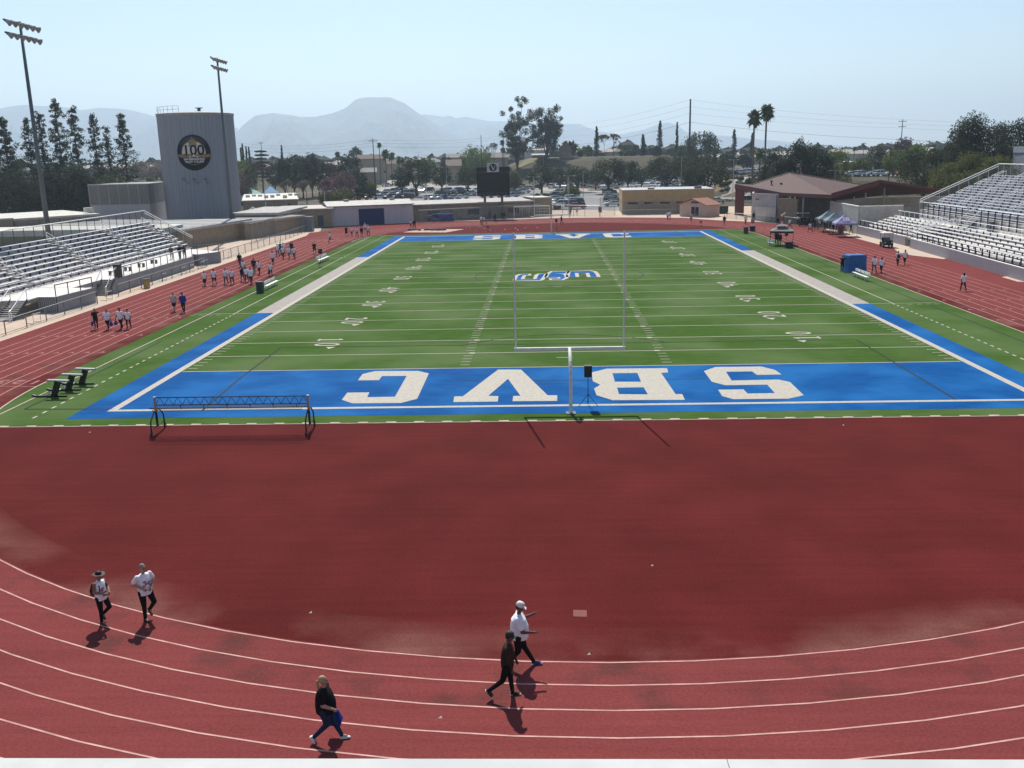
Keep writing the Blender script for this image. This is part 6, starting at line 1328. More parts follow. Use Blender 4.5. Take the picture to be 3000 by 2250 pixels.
for px, y, w_, d_, lf, lb_ in ((1215, 466, 90, 318, 'oak', 'big dark oak where the street meets the car park'), (1175, 490, 50, 315, 'oak', 'lower left half of the dark oak pair by the street'), (1292, 482, 62, 330, 'oak', 'dark round tree right of the street oak'), (1307, 453, 38, 400, 'euc', 'grey green tree between the roofs'), (1368, 490, 66, 320, 'oak', 'dark round tree left of the scoreboard'), (1391, 424, 92, 400, 'light', 'big bright green tree behind the scoreboard'), (1255, 462, 40, 420, 'light', 'pale green tree behind the street oak'), (1420, 490, 40, 340, 'dark', 'dark tree right behind the scoreboard'), (1507, 495, 34, 330, 'olive', 'small olive tree right of the scoreboard'),
    (1586, 483, 78, 318, 'oak', 'dark oak, first in the car park right of the scoreboard'), (1640, 490, 60, 330, 'oak', 'dark oak, second in the car park'), (1692, 490, 80, 322, 'oak', 'dark oak, third in the car park'), (1745, 496, 60, 335, 'oak', 'dark oak, fourth in the car park'), (1783, 466, 106, 310, 'oak', 'largest dark oak in the car park centre'), (1840, 470, 60, 318, 'oak', 'dark oak touching the largest one on its right'), (1880, 489, 50, 330, 'oak', 'small dark oak right of the largest one'),
    (1955, 455, 110, 300, 'oak', 'wide dark oak left of the pylon'), (2000, 452, 50, 305, 'oak', 'dark oak behind the wide one beside the pylon'), (2075, 462, 128, 268, 'oak', 'broad dark oak above the pink hut'), (2030, 490, 50, 272, 'oak', 'small dark oak left of the broad one above the pink hut'),
    (2055, 384, 92, 420, 'euc', 'tall rounded tree behind the pylon'), (2002, 424, 50, 430, 'euc', 'grey green tree left of the pylon'), (1470, 495, 30, 380, 'dark', 'low dark tree between scoreboard and hillside'),
    (2262, 434, 70, 225, 'dark', 'dark tree at the left end of the clump behind the pavilion'), (2335, 404, 110, 218, 'dark', 'largest dark tree behind the pavilion roof'), (2395, 418, 80, 222, 'dark', 'dark tree at the right end of the clump behind the pavilion'), (2300, 452, 70, 214, 'dark', 'low dark tree in front of the clump behind the pavilion'), (2456, 428, 62, 240, 'light', 'bright green tree right of the dark clump'), (2130, 445, 40, 420, 'dark', 'blue grey tree between the far cypresses'), (2180, 448, 40, 420, 'dark', 'blue grey tree right of the far cypress'),
    (2574, 424, 64, 330, 'euc', 'grey green tree behind the right car park'), (2520, 460, 50, 300, 'olive', 'small rounded tree behind the parked cars at the right'), (2652, 402, 56, 380, 'brown', 'dark reddish tree beside the leaning utility pole'), (2622, 432, 50, 285, 'light', 'bright green tree left of the spreading oak'), (2690, 420, 60, 300, 'light', 'bright green tree behind the spreading oak'), (2715, 428, 124, 212, 'oak', 'spreading multi stemmed oak behind the right bleachers'), (2790, 436, 60, 260, 'euc', 'grey green tree between spreading oak and big dark tree'),
    (2865, 324, 120, 205, 'dark', 'biggest dark tree at the right, left half'), (2925, 340, 100, 210, 'dark', 'biggest dark tree at the right, right half'), (2820, 370, 70, 215, 'dark', 'dark tree leaning out left of the biggest one'), (3005, 345, 110, 200, 'dark', 'dark tree cut by the right edge of the view')):
    tree('oak', px, y, w_, d_, lb_, leaf=lf, base_h=.4 if lf == 'oak' else .12, dens=1.15)
for px, y, w_, d_, lb_ in ((2790, 478, 120, 196, 'olive bush, left part of the scrub beside the right bleachers'), (2860, 447, 120, 193, 'olive bush, highest part of the scrub beside the right bleachers'), (2925, 452, 100, 190, 'olive bush against the grey lift tower'), (2830, 500, 110, 188, 'low olive bush just over the bleacher fence'), (2760, 512, 70, 190, 'low green bush under the spreading oak')):
    tree('bush', px, y, w_, d_, lb_, leaf='olive', dens=1.4, zb=2.5)
tree('euc', 1512, 284, 88, 425, 'tall eucalyptus with clumped open crown on the hill, left one', dens=1.25); tree('euc', 1600, 312, 92, 440, 'tall dense eucalyptus with drooping crown on the hill, right one', dens=1.9, leaf='dark')
for px, y, w_, lb_ in ((1748, 370, 16, 'crooked cypress on the hill left of the bare trees'), (1884, 394, 17, 'short cypress on the hill beside the pergola'), (1934, 353, 18, 'tallest cypress on the hill'), (1984, 357, 10, 'thin cypress on the hill near the pylon'), (2152, 378, 20, 'cypress with a kinked tip right of the pylon'), (2205, 389, 18, 'cypress beside the two tall palms'), (2094, 430, 14, 'ragged cypress under the wires')): tree('cyp', px, y, w_, 455, lb_, group='cypresses')
tree('cyp', 1925, 430, 30, 452, 'broad low cypress at the foot of the tallest one', group='cypresses')
for px, y, w_, d_, lb_ in ((1770, 395, 34, 470, 'leafless tree on the hill, left of a pair'), (1797, 393, 40, 470, 'leafless tree on the hill, right of a pair'), (1447, 420, 44, 430, 'thin pale tree left of the left eucalyptus'), (1857, 424, 30, 480, 'small orange tinted bare tree on the hill'), (2350, 398, 30, 250, 'wispy bare top poking over the dark clump')): tree('bare', px, y, w_, d_, lb_, dens=.9)
for px, y, w_, d_, lb_ in ((1722, 427, 34, 465, 'round green bush on the hill left of the crooked cypress'), (1700, 440, 20, 460, 'small bush on the hill right of the feathery palm'), (1590, 462, 40, 425, 'tan bush on the hill slope'), (1840, 440, 50, 470, 'low hedge like bush on the hill'), (1600, 566, 22, 262, 'clipped round hedge in the car park, left'), (1575, 567, 18, 262, 'clipped round hedge in the car park, small'), (1675, 545, 45, 275, 'green bush between the car park rows'), (1000, 558, 70, 275, 'long clipped hedge behind the parked cars at left'), (955, 566, 50, 270, 'clipped hedge left end behind the parked cars')): tree('bush', px, y, w_, d_, lb_, leaf='olive' if 'tan' in lb_ or 'hedge' in lb_ else 'light', dens=.8)
# ================================================================ poles and wires
def upole(px, ytop, d_, label, arms=1, r=.17, ybase=None):
    q = D(px, ytop, d_); z0 = HT(q[0], q[1]); t = thing('utility_pole', (q[0], q[1], z0), label, 'utility pole', 'utility poles'); H = q[2]-z0
    mb = MB(); mb.tube((0, 0, 0), (0, 0, H), r, r*.65, n=7); mb.build('pole', BARK, t)
    for k in range(arms): mb = MB(); mb.bar((-1.2, 0, H-.6-1.6*k), (1.2, 0, H-.6-1.6*k), .12, .14); [mb.tube((x, 0, H-.5-1.6*k), (x, 0, H-.25-1.6*k), .06, n=5) for x in (-1.1, -.4, .4, 1.1)]; mb.build('crossarm', BARK, t)
    return t
upole(1092, 407, 285, 'utility pole in front of the two storey house', 1); upole(1409, 396, 360, 'thin utility pole rising left of the scoreboard emblem', 0); upole(2023, 290, 340, 'tallest steel pylon pole carrying the high wires', 0, .4); upole(2645, 350, 330, 'leaning looking utility pole right of the dark reddish tree', 2)
upole(2611, 416, 235, 'shorter dark pole among the cars at the right', 0, .12); upole(764, 415, 420, 'utility pole behind the flat topped cedar', 1); upole(2532, 417, 500, 'far utility pole with crossarm at the right', 2); upole(2428, 424, 480, 'far utility pole behind the bright green tree', 2); upole(1475, 400, 360, 'tall pole behind the scoreboard right shoulder', 0); upole(2771, 422, 520, 'far utility pole right of the spreading oak', 2); upole(325, 485, 330, 'dark pole between the pines and the screened block', 0, .12)
def wire(pts, label, r=.03):
    t = MB(); n = 14; q = [np.array(p) for p in pts]
    for a_, b_ in zip(q[:-1], q[1:]):
        sag = np.linalg.norm(b_-a_)*.012; pp_ = [a_+(b_-a_)*k/n-np.array([0, 0, sag*4*(k/n)*(1-k/n)]) for k in range(n+1)]; t.path(pp_, r, n=4)
    return tag(t.build('power_line', DKGREY), label, 'wire', 'power lines')
k_ = 0
for (yl, ym, yr) in ((372, 292, 342), (386, 312, 355), (402, 332, 367), (427, 358, 401)):
    k_ += 1; wire([D(1560, yl, 560), D(2022, ym, 340), D(2645, yr+8, 330), D(3100, yr+16, 330)], 'high power line number %d from the top strung over the tall pylon pole' % k_ if False else ['topmost high power line strung over the tall pylon pole', 'second high power line below the topmost one', 'third high power line over the tall pylon pole', 'lowest and thickest of the high power lines'][k_-1], .024 if k_ < 4 else .045)
k_ = 0
for (y0, y1, y2) in ((417, 409, 398), (425, 418, 405), (435, 428, 420)):
    k_ += 1; wire([D(690, y0, 420), D(1092, y1, 285), D(1550, y2-14, 420)], ['upper of three power lines in front of the mountain', 'middle of three power lines in front of the mountain', 'lowest of three power lines in front of the mountain'][k_-1], .03)
wire([D(1240, 456, 420), D(1560, 440, 420), D(1760, 420, 440)], 'low power line crossing the eucalyptus trunks', .03)
def lamp(px, ytop, d_, label, arm=True):
    q = D(px, ytop, d_); z0 = HT(q[0], q[1]); H = q[2]-z0; t = thing('street_lamp', (q[0], q[1], z0), label, 'street lamp', 'car park lamps'); mb = MB(); mb.tube((0, 0, 0), (0, 0, H), .1, .06, n=6); mb.build('pole', GREYM, t)
    mb = MB(); mb.bar((-.9, 0, H), (.9, 0, H), .05, .05); mb.box((-1.3, -.15, H-.06), (-.8, .15, H+.08)); mb.box((.8, -.15, H-.06), (1.3, .15, H+.08)); mb.build('lamp_head', GREYM, t)
for z in ((1708, 483, 250, 'car park lamp left of the largest oak'), (1563, 518, 205, 'lamp pole just right of the scoreboard'), (1667, 515, 200, 'lamp pole right of the soccer goal'), (1592, 455, 400, 'lamp on the hillside slope'), (1226, 446, 420, 'street lamp behind the dark street oak'), (1307, 490, 280, 'lamp pole left of the scoreboard'), (1997, 460, 262, 'lamp pole in front of the wide dark oak'), (2150, 468, 232, 'lamp pole left of the maroon pillar'), (772, 522, 230, 'white lamp beyond the round tower'), (950, 560, 205, 'lamp pole behind the white shed left end'), (1246, 545, 300, 'lamp by the street junction'), (2447, 500, 205, 'slim pole behind the pavilion ridge')): lamp(*z)
# ================================================================ houses beyond
M_CREAM = mat('cream_wall', (.42, .36, .28), (.37, .31, .24), scale=.6, rough=.9); M_SHIN = mat('brown_shingle', (.17, .13, .11), (.12, .09, .075), scale=1.5, rough=.9); M_GSH = mat('grey_shingle', (.27, .25, .22), (.2, .185, .16), scale=1.5, rough=.9)
def house(pxl, pxr, ybase, yeave, d_, rise, label, wm=M_CREAM, rm=M_SHIN, depth=9, win=(), gable='x'):
    a_, b_ = D(pxl, ybase, d_), D(pxr, ybase, d_); z = HT(a_[0], a_[1]); h = D(pxl, yeave, d_)[2]-z
    return bldg('house', label, (a_[0], a_[1]), (b_[0], b_[1]), depth, h, wm, rm, 'house', z=z, over=.5, rise=rise, gable=gable, win=win)
house(1052, 1132, 512, 466, 400, 1.6, 'two storey cream house behind the utility pole', win=[(3.6, 5.0, 4.2, 5.3), (10, 11, 4.4, 5.2)])
house(1058, 1102, 530, 505, 330, 1.3, 'low brown roofed house in front of the two storey one', M_TAN, M_GSH, 8, win=[(1.5, 3.5, .3, 1.9)])
house(1132, 1200, 500, 480, 430, 1.6, 'cream bungalow with pale garage roof right of the two storey house', M_CREAM, M_SHIN, win=[(2, 4.4, .1, 1.8)])
house(1310, 1350, 512, 486, 380, 2.2, 'tan house with a brown hipped roof left of the bright green tree', M_TAN, M_SHIN, 12, win=[(1.5, 2.6, 1, 2)])
house(1432, 1490, 500, 462, 430, 2., 'grey roofed house behind the scoreboard emblem', M_CREAM, M_GSH, 11)
house(1310, 1390, 470, 462, 470, 1.6, 'pale roofed house seen over the brown hipped roof', M_CREAM, M_GSH, 11)
house(1560, 1606, 480, 455, 445, 0.6, 'dark garage under the right eucalyptus', M_TAN2, DKGREY, 7)
house(1638, 1675, 460, 436, 440, 3.2, 'stone coloured gabled house on the hilltop', M_TAN2, M_SHIN, 9, win=[(1.6, 2.8, .2, 2.2), (4, 5, 1, 2)], gable='y')
a_, b_ = D(1850, 444, 465), D(1904, 441, 465); t = thing('pergola', (a_[0], a_[1], HT(a_[0], a_[1])), 'flat roofed pergola on the hill beside the short cypress', 'pergola'); L_ = np.hypot(*(b_-a_)[:2]); mb = MB(); mb.box((0, 0, 2.4), (L_, 3, 2.7)); mb.build('roof', M_SHIN, t); mb = MB(); [mb.tube((x, y, -.5), (x, y, 2.4), .1, n=5) for x in np.linspace(.3, L_-.3, 5) for y in (.2, 2.8)]; mb.build('post', M_SHIN, t)
for k, (px0, px1, y_, hh, lb_) in enumerate(((2470, 2545, 490, 3.2, 'long white roofed building left behind the right car park'), (2560, 2640, 489, 3.2, 'long white roofed building right behind the right car park'))):
    a_, b_ = D(px0, y_, 330), D(px1, y_, 330); z = HT(a_[0], a_[1]); bldg('warehouse', lb_, a_, b_, 14, hh, M_TAN, M_WROOF, z=z, over=.2, fascia=.5)
# roads and lots
M_RDP = mat('road_concrete', (.36, .33, .29), (.3, .275, .245), scale=.4, rough=.9, detail=8)
drape('car_park', [P(1030, 590), P(1830, 618), GT(2030, 527), GT(1290, 545)], M_ASPH, .03, 40, 40)
drape('car_park', [GT(1810, 560), GT(2120, 560), GT(2060, 522), GT(1830, 522)], M_ASPH, .05)
drape('upper_car_park', [GT(2400, 518), GT(2990, 512), D(3050, 470, 300), D(2420, 470, 345)], M_ASPH, .04, 30, 20)
drape('street', [GT(1090, 560), GT(1245, 556), GT(1192, 512), GT(1170, 512)], M_RDP, .06)
drape('street', [GT(1250, 549), GT(2000, 549), GT(2000, 541), GT(1250, 538)], M_RDP, .07, 50, 4)
drape('street', [P(2110, 582), P(2216, 594), P(2216, 566), P(2110, 566)], M_RDP, .06)
drape('verge', [GT(1110, 555), GT(1125, 534), GT(1150, 524), GT(1100, 532)], mat('lawn', (.2, .24, .07), (.13, .17, .05), scale=.5, rough=.95), .08)
drape('hillside_grass', [GT(1500, 505), GT(2000, 490), D(2030, 460, 470), D(1600, 460, 470)], mat('hill_grass', (.15, .155, .05), (.085, .1, .035), scale=.12, detail=10, rough=.95, c3=(.2, .17, .08), s3=.03), .12, 60, 30)
drape('dry_bank', [P(2085, 580), P(2226, 566), D(2226, 505, 285), D(2105, 508, 300)], mat('dry_grass', (.36, .23, .11), (.26, .17, .085), scale=.25, detail=10, rough=.95, c3=(.2, .15, .08), s3=.2), .1, 40, 40)
q_ = MB(); rr_ = np.random.default_rng(5)
for k in range(60):
    px, py = rr_.uniform(2105, 2225), rr_.uniform(512, 560); p_ = GT(px, py); lump(q_, p_[0], p_[1], p_[2], .5+.6*rr_.random(), .5+.9*rr_.random(), rr_)
tag(q_.build('bank_scrub', LM['dark']), 'small dark tufts dotted over the dry bank', 'scrub', kind='stuff')
drape('ring_road', [D(2440, 540, 215), D(3010, 540, 196), D(3010, 540, 203), D(2440, 530, 224)], M_RDP, .05, 40, 3)
# ================================================================ haze: one box of even thin air
hz = MB(); hz.box((-12000, -1200, -8), (12000, 12500, 530)); ho = tag(hz.build('haze', None) if False else hz.build('haze', pm((1, 1, 1))), 'thin pale haze filling the air of the valley', 'haze', kind='stuff')
hm = bpy.data.materials.new('haze_air'); hm.use_nodes = True; hn = hm.node_tree.nodes; hn.remove(hn['Principled BSDF']); pv_ = hn.new('ShaderNodeVolumePrincipled')
pv_.inputs['Color'].default_value = (.6, .74, .88, 1); pv_.inputs['Density'].default_value = HAZE; pv_.inputs["Anisotropy"].default_value = .45
hm.node_tree.links.new(pv_.outputs[0], hn['Material Output'].inputs['Volume']); ho.data.materials.clear(); ho.data.materials.append(hm); ho.display_type = 'WIRE'
# ================================================================ cars
def carmesh(kind):
    """local: length along X (front +X), width along Y; returns parts"""
    P_ = {'sedan': dict(L=4.7, W=1.8, hood=.95, H=1.42, prof=[(-2.35, .35), (-2.33, .78), (-2.2, .95), (-1.6, 1.0), (1.0, .98), (1.9, .86), (2.28, .7), (2.35, .35)], cab=[(-1.75, .98), (-1.1, 1.40), (.25, 1.42), (1.15, .96)]),
          'suv': dict(L=4.7, W=1.9, H=1.72, prof=[(-2.3, .4), (-2.34, .9), (-2.25, 1.08), (1.05, 1.1), (1.95, 1.0), (2.3, .82), (2.35, .4)], cab=[(-2.2, 1.07), (-1.95, 1.68), (.2, 1.72), (1.15, 1.08)]),
          'hatchback': dict(L=4.1, W=1.75, H=1.5, prof=[(-2.0, .35), (-2.05, .85), (-1.95, 1.0), (.95, 1.0), (1.7, .88), (2.0, .68), (2.05, .35)], cab=[(-1.9, .99), (-1.45, 1.46), (.15, 1.5), (1.1, .98)]),
          'pickup': dict(L=5.5, W=1.95, H=1.85, prof=[(-2.75, .5), (-2.75, 1.12), (-.9, 1.12), (1.4, 1.15), (2.5, 1.05), (2.72, .9), (2.75, .45)], cab=[(-.95, 1.11), (-.8, 1.8), (.75, 1.85), (1.5, 1.13)]),
          'van': dict(L=5.8, W=2.0, H=2.2, prof=[(-2.9, .4), (-2.9, 1.2), (2.2, 1.15), (2.75, .95), (2.9, .7), (2.9, .4)], cab=[(-2.88, 1.18), (-2.8, 2.15), (1.3, 2.2), (2.3, 1.13)])}[kind]
    hw = P_['W']/2; mb = MB(); pr = P_['prof']
    mb.ring([[(x, y, z) for x, z in pr] for y in (-hw, -hw*.97, hw*.97, hw)] if False else [[(x*.985, -hw, z if z > .5 else z+.05) for x, z in pr], [(x, -hw*.93, z+.02) for x, z in pr], [(x, hw*.93, z+.02) for x, z in pr], [(x*.985, hw, z if z > .5 else z+.05) for x, z in pr]])
    c_ = P_['cab']; ti = .86
    roof = MB(); x0, x1 = c_[1][0], c_[2][0]; zt = c_[2][1]; z1 = c_[1][1]
    roof.ring([[(x0-.03, -hw*ti*.97, z1-.05), (x1+.03, -hw*ti*.97, zt-.05), (x1, -hw*ti*.88, zt+.02), (x0, -hw*ti*.88, z1+.02)], [(x0-.03, hw*ti*.97, z1-.05), (x1+.03, hw*ti*.97, zt-.05), (x1, hw*ti*.88, zt+.02), (x0, hw*ti*.88, z1+.02)]])
    for s_ in (-1, 1):
        for a_, b_ in ((0, 1), (3, 2)): roof.bar((c_[a_][0], s_*hw*.95, c_[a_][1]), (c_[b_][0], s_*hw*ti, c_[b_][1]-.02), .07, .09)
        xm = (c_[1][0]+c_[2][0])/2; roof.bar((xm, s_*hw*.95, 1.0), (xm-.05, s_*hw*ti, zt-.05), .08, .05)
    gl = MB(); gl.ring([[(x, -hw*(.93 if i in (0, 3) else ti*.97), z-.02) for i, (x, z) in enumerate(c_)], [(x, hw*(.93 if i in (0, 3) else ti*.97), z-.02) for i, (x, z) in enumerate(c_)]])
    wh = []; wx = P_['L']*.31; r = .33 if kind in ('sedan', 'hatchback') else .38
    for x in (-wx, wx):
        for s_ in (-1, 1): m = MB(); m.tube((x, s_*(hw-.2), r), (x, s_*(hw+.01), r), r, n=12); m2 = MB(); m2.tube((x, s_*(hw-.0), r), (x, s_*(hw+.025), r), r*.55, n=8); wh.append((m, m2))
    li = []
    for s_ in (-1, 1):
        m = MB(); fx = pr[-2][0]; m.box((fx-.12, s_*hw*.8-.18, pr[-2][1]-.1), (fx+.02, s_*hw*.8+.18, pr[-2][1]+.02)); li.append(('headlight', m)); m = MB(); m.box((-P_['L']/2-.02, s_*hw*.82-.15, .8), (-P_['L']/2+.12, s_*hw*.82+.15, .98)); li.append(('tail_light', m))
    return mb, roof, gl, wh, li, P_
CC = {'white': (.72, .72, .71), 'silver': (.42, .44, .46), 'black': (.015, .015, .017), 'dark grey': (.06, .065, .07), 'red': (.28, .02, .02), 'dark red': (.12, .012, .015), 'blue': (.03, .08, .22), 'navy': (.015, .025, .07), 'beige': (.4, .34, .25), 'orange': (.45, .12, .03), 'pale green': (.3, .38, .34)}
CM = {k: mat(k.replace(' ', '_')+'_car_paint', v, tuple(x*.92 for x in v), rough=.22, spec=.6, scale=2, metal=.25 if k not in ('white',) else 0.) for k, v in CC.items()}
M_TYRE = mat('tyre', (.02, .02, .02), rough=.8); M_HUB = mat('hub', (.35, .35, .36), rough=.4, metal=.6); M_HEAD = pm((.8, .8, .75), rough=.2); M_TAIL = pm((.35, .01, .01), rough=.3)
PROTO = {}
def make_car(kind, colr, q, rz, label):
    if kind not in PROTO:
        mb, roof, gl, wh, li, P_ = carmesh(kind)
        t = thing({'van': 'parked_van', 'pickup': 'parked_pickup'}.get(kind, 'parked_car'), q, label, {'van': 'van', 'pickup': 'pickup truck'}.get(kind, 'car'), 'cars parked beyond the track', rz)
        b_ = mb.build('body', CM[colr], t); b_.material_slots[0].link = 'OBJECT'; b_.material_slots[0].material = CM[colr]
        r_ = roof.build('roof', CM[colr], t); r_.material_slots[0].link = 'OBJECT'; r_.material_slots[0].material = CM[colr]
        gl.build('windows', GLASS, t)
        for m, m2 in wh: w_ = m.build('wheel', M_TYRE, t); m2.build('hub', M_HUB, w_)
        for nm, m in li: m.build(nm, M_HEAD if nm == 'headlight' else M_TAIL, t)
        PROTO[kind] = t; return t
    t = dup(PROTO[kind], loc=q, rz=rz, label=label)
    for ch in children(t):
        if ch.name.split('.')[0] in ('body', 'roof'): ch.material_slots[0].material = CM[colr]
    return t
CARC = ['white']*9+['silver']*6+['black']*3+['dark grey']*3+['red', 'dark red', 'blue', 'navy', 'beige', 'pale green']
ORD = ['first', 'second', 'third', 'fourth', 'fifth', 'sixth', 'seventh', 'eighth', 'ninth', 'tenth', 'eleventh', 'twelfth', 'thirteenth', 'fourteenth', 'fifteenth', 'sixteenth', 'seventeenth', 'eighteenth', 'nineteenth', 'twentieth', 'twenty-first', 'twenty-second', 'twenty-third', 'twenty-fourth', 'twenty-fifth', 'twenty-sixth']
cr_ = np.random.default_rng(21)
def row(a, b, n, desc, rz, frm='left', kinds=('sedan', 'suv', 'hatchback', 'sedan', 'suv'), fixed=None, j=.25):
    for i in range(n):
        f = i/(max(1, n-1)); q = GT(a[0]+(b[0]-a[0])*f, a[1]+(b[1]-a[1])*f); kind = kinds[cr_.integers(len(kinds))]; cl = CARC[cr_.integers(len(CARC))]
        if fixed and i in fixed: kind, cl = fixed[i]
        q = (q[0]+cr_.normal()*j*.3, q[1]+cr_.normal()*j, HT(q[0], q[1])+.1)
        make_car(kind, cl, q, rz+cr_.normal()*.03+(math.pi if cr_.random() < .35 else 0), '%s %s, %s from %s, %s' % (cl, {'suv': 'tall car'}.get(kind, kind), ORD[i], frm, desc))
PI = math.pi
row((1062, 586), (1192, 584), 6, 'first row behind the white shed', .45, fixed={5: ('suv', 'dark red'), 4: ('suv', 'dark grey')})
row((1096, 577), (1205, 574), 5, 'second row behind the white shed', .4, fixed={4: ('van', 'white'), 0: ('van', 'white')})
row((1132, 567), (1190, 565), 4, 'third row behind the white shed', .3); row((1188, 567), (1262, 563), 4, 'row right of the white van', 1.45, fixed={1: ('suv', 'black'), 2: ('sedan', 'black'), 3: ('suv', 'dark grey')})
row((955, 590), (1040, 572), 8, 'slanting row below the pink trees', .35); row((1040, 570), (1078, 561), 4, 'end of the slanting row past the pink trees', .35, fixed={3: ('suv', 'dark red')})
row((1258, 586), (1352, 584), 6, 'near row left of the scoreboard', .4); row((1292, 575), (1378, 573), 5, 'middle row left of the scoreboard', .4, fixed={3: ('pickup', 'black')}); row((1300, 564), (1392, 563), 6, 'far row left of the scoreboard', .4)
row((1428, 580), (1500, 580), 4, 'row seen under the scoreboard', .3); row((1495, 575), (1535, 567), 4, 'row just right of the scoreboard', .1); row((1500, 560), (1570, 556), 5, 'far row right of the scoreboard', .2)
row((1640, 607), (1632, 570), 7, 'left column beyond the soccer goal', .05, frm='front'); row((1690, 612), (1668, 567), 9, 'right column beyond the soccer goal', .1, frm='front', fixed={0: ('sedan', 'dark red'), 1: ('suv', 'black'), 2: ('suv', 'dark grey')})
row((1796, 605), (1784, 566), 8, 'column left of the ochre block', .1, frm='front')
for k_, (xa, ya, xb, yb, n) in enumerate(((1618, 552, 2000, 549, 22), (1630, 544, 2010, 541, 24), (1640, 537, 2015, 534, 24), (1660, 531, 2020, 528, 24))): row((xa, ya), (xb, yb), n, ['nearest', 'second', 'third', 'farthest'][k_]+' long row under the car park oaks', 1.5+.1*k_, j=.5)
row((2142, 514), (2228, 507), 8, 'front row on the dry bank', .5, kinds=('sedan', 'suv')); row((2148, 508), (2230, 502), 7, 'rear row on the dry bank', .5)
row((2412, 519), (2665, 516), 10, 'front row of the upper lot', .35, kinds=('suv', 'sedan', 'suv', 'sedan'), fixed={8: ('sedan', 'orange'), 1: ('suv', 'silver'), 3: ('hatchback', 'white'), 5: ('sedan', 'silver')})
row((2425, 508), (2660, 506), 9, 'rear row of the upper lot', .35, kinds=('suv', 'sedan')); row((2770, 505), (2810, 504), 3, 'beside the spreading oak', .3)
for px, py, kind, cl, rz, lb_ in ((1133, 547, 'sedan', 'silver', 1.0, 'silver sedan parked on the street below the lawn'), (1178, 551, 'pickup', 'dark grey', 1.6, 'dark pickup driving down the street between the houses'), (1157, 495, 'sedan', 'white', .2, 'white sedan on the drive beside the two storey house'), (1290, 543, 'suv', 'black', .1, 'black car on the road left of the scoreboard, nearer the dark oak'), (1328, 540, 'sedan', 'dark grey', .1, 'dark grey car on the road behind the rows, next to a pale verge'), (1362, 540, 'sedan', 'black', .1, 'black car on the road just left of the scoreboard'), (1228, 549, 'sedan', 'white', .1, 'white sedan on the road right of the big street oak'),
                                 (2098, 596, 'sedan', 'white', .4, 'white sedan parked right of the pink hut'), (2192, 601, 'van', 'silver', .1, 'silver van parked behind the maroon pillar'), (1516, 536, 'sedan', 'black', .2, 'black sedan on the road right of the scoreboard'), (1518, 549, 'pickup', 'black', .1, 'black pickup beside a round hedge right of the scoreboard'), (1620, 546, 'van', 'white', .6, 'white van on the road between two oaks right of the scoreboard'), (1778, 558, 'sedan', 'white', .1, 'white sedan in the lane under the largest oak'), (730, 606, 'suv', 'black', .3, 'black car behind the tan building row, leftmost'), (757, 604, 'sedan', 'white', .3, 'white car beside the blue kiosk'), (797, 606, 'suv', 'dark grey', .3, 'dark grey car between kiosk and classroom'), (830, 604, 'suv', 'navy', .3, 'navy car left of the ribbed grey roof')):
    q = GT(px, py); make_car(kind, cl, (q[0], q[1], HT(q[0], q[1])+.1), rz, lb_)
# ================================================================ people
SKN = [mat('skin_light', (.42, .24, .17), (.36, .2, .14), scale=8, rough=.6), mat('skin_tan', (.28, .15, .1), (.23, .12, .08), scale=8, rough=.6), mat('skin_brown', (.12, .065, .045), (.1, .052, .035), scale=8, rough=.6)]
def cloth(n, c1, v=.8, s=7): return mat(n, c1, tuple(x*v for x in c1), scale=s, rough=.9, detail=4, bump=.3, spec=.1)
CL = dict(white=cloth('white_cotton', (.85, .83, .87), .88), black=cloth('black_cloth', (.012, .012, .014)), navy=cloth('navy_cloth', (.014, .02, .05)), jeans=cloth('denim', (.05, .075, .14)), lightjeans=cloth('pale_denim', (.17, .22, .3)), grey=cloth('grey_cloth', (.12, .13, .14)), blue=cloth('blue_cloth', (.02, .05, .3)), brown=cloth('brown_jacket', (.045, .028, .022)), pink=cloth('pale_pink_cloth', (.6, .47, .43)), khaki=cloth('khaki_cloth', (.22, .19, .14)), red=cloth('red_cloth', (.4, .04, .03)), tan=cloth('tan_cloth', (.36, .25, .15)), olive=cloth('olive_camo', (.1, .09, .055)), orange=cloth('orange_cloth', (.5, .16, .04)), teal=cloth('teal_cloth', (.03, .06, .06)), darkblue=cloth('dark_blue_denim', (.02, .035, .08)))
HR = dict(black=pm((.012, .01, .01), .6), brown=pm((.05, .03, .02), .6), grey=pm((.22, .2, .18), .6), blond=pm((.42, .3, .16), .6), white=pm((.7, .7, .68)), red=pm((.4, .03, .03)), blue=pm((.03, .05, .25)), navy=pm((.015, .02, .05)), green=pm((.03, .035, .025)))
PRT = mat('shirt_print', (.1, .11, .2), (.55, .2, .18), scale=30, rough=.9, ramp=(.45, .55))
dg_ = bpy.context.evaluated_depsgraph_get
def capsule(mb, p0, p1, r0, r1, n=10, sq=1.):
    p0, p1 = Vector(p0), Vector(p1); d = p1-p0; L_ = d.length
    if L_ < 1e-5: return
    q = d.normalized().to_track_quat('Z', 'X'); rings = []
    for t, rr, off in [(0, .05, -.98), (0, .6, -.8), (0, .92, -.4), (0, 1, 0), (.5, 1, 0), (1, 1, 0), (1, .92, .4), (1, .6, .8), (1, .05, .98)]:
        r = (r0+(r1-r0)*t)*rr; z = L_*t+off*(r0 if t == 0 else r1); rings.append([p0+q @ Vector((r*math.cos(2*math.pi*i/n), r*sq*math.sin(2*math.pi*i/n), z)) for i in range(n)])
    mb.ring(rings)
def loft(mb, secs, n=14):     # secs: (centre, rx lateral, ry depth, tilt-forward)
    rings = []
    for cc, rx, ry in secs: rings.append([(cc[0]+rx*math.copysign(abs(math.cos(2*math.pi*i/n))**.85, math.cos(2*math.pi*i/n)), cc[1]+ry*math.copysign(abs(math.sin(2*math.pi*i/n))**.85, math.sin(2*math.pi*i/n)), cc[2]) for i in range(n)])
    mb.ring(rings)
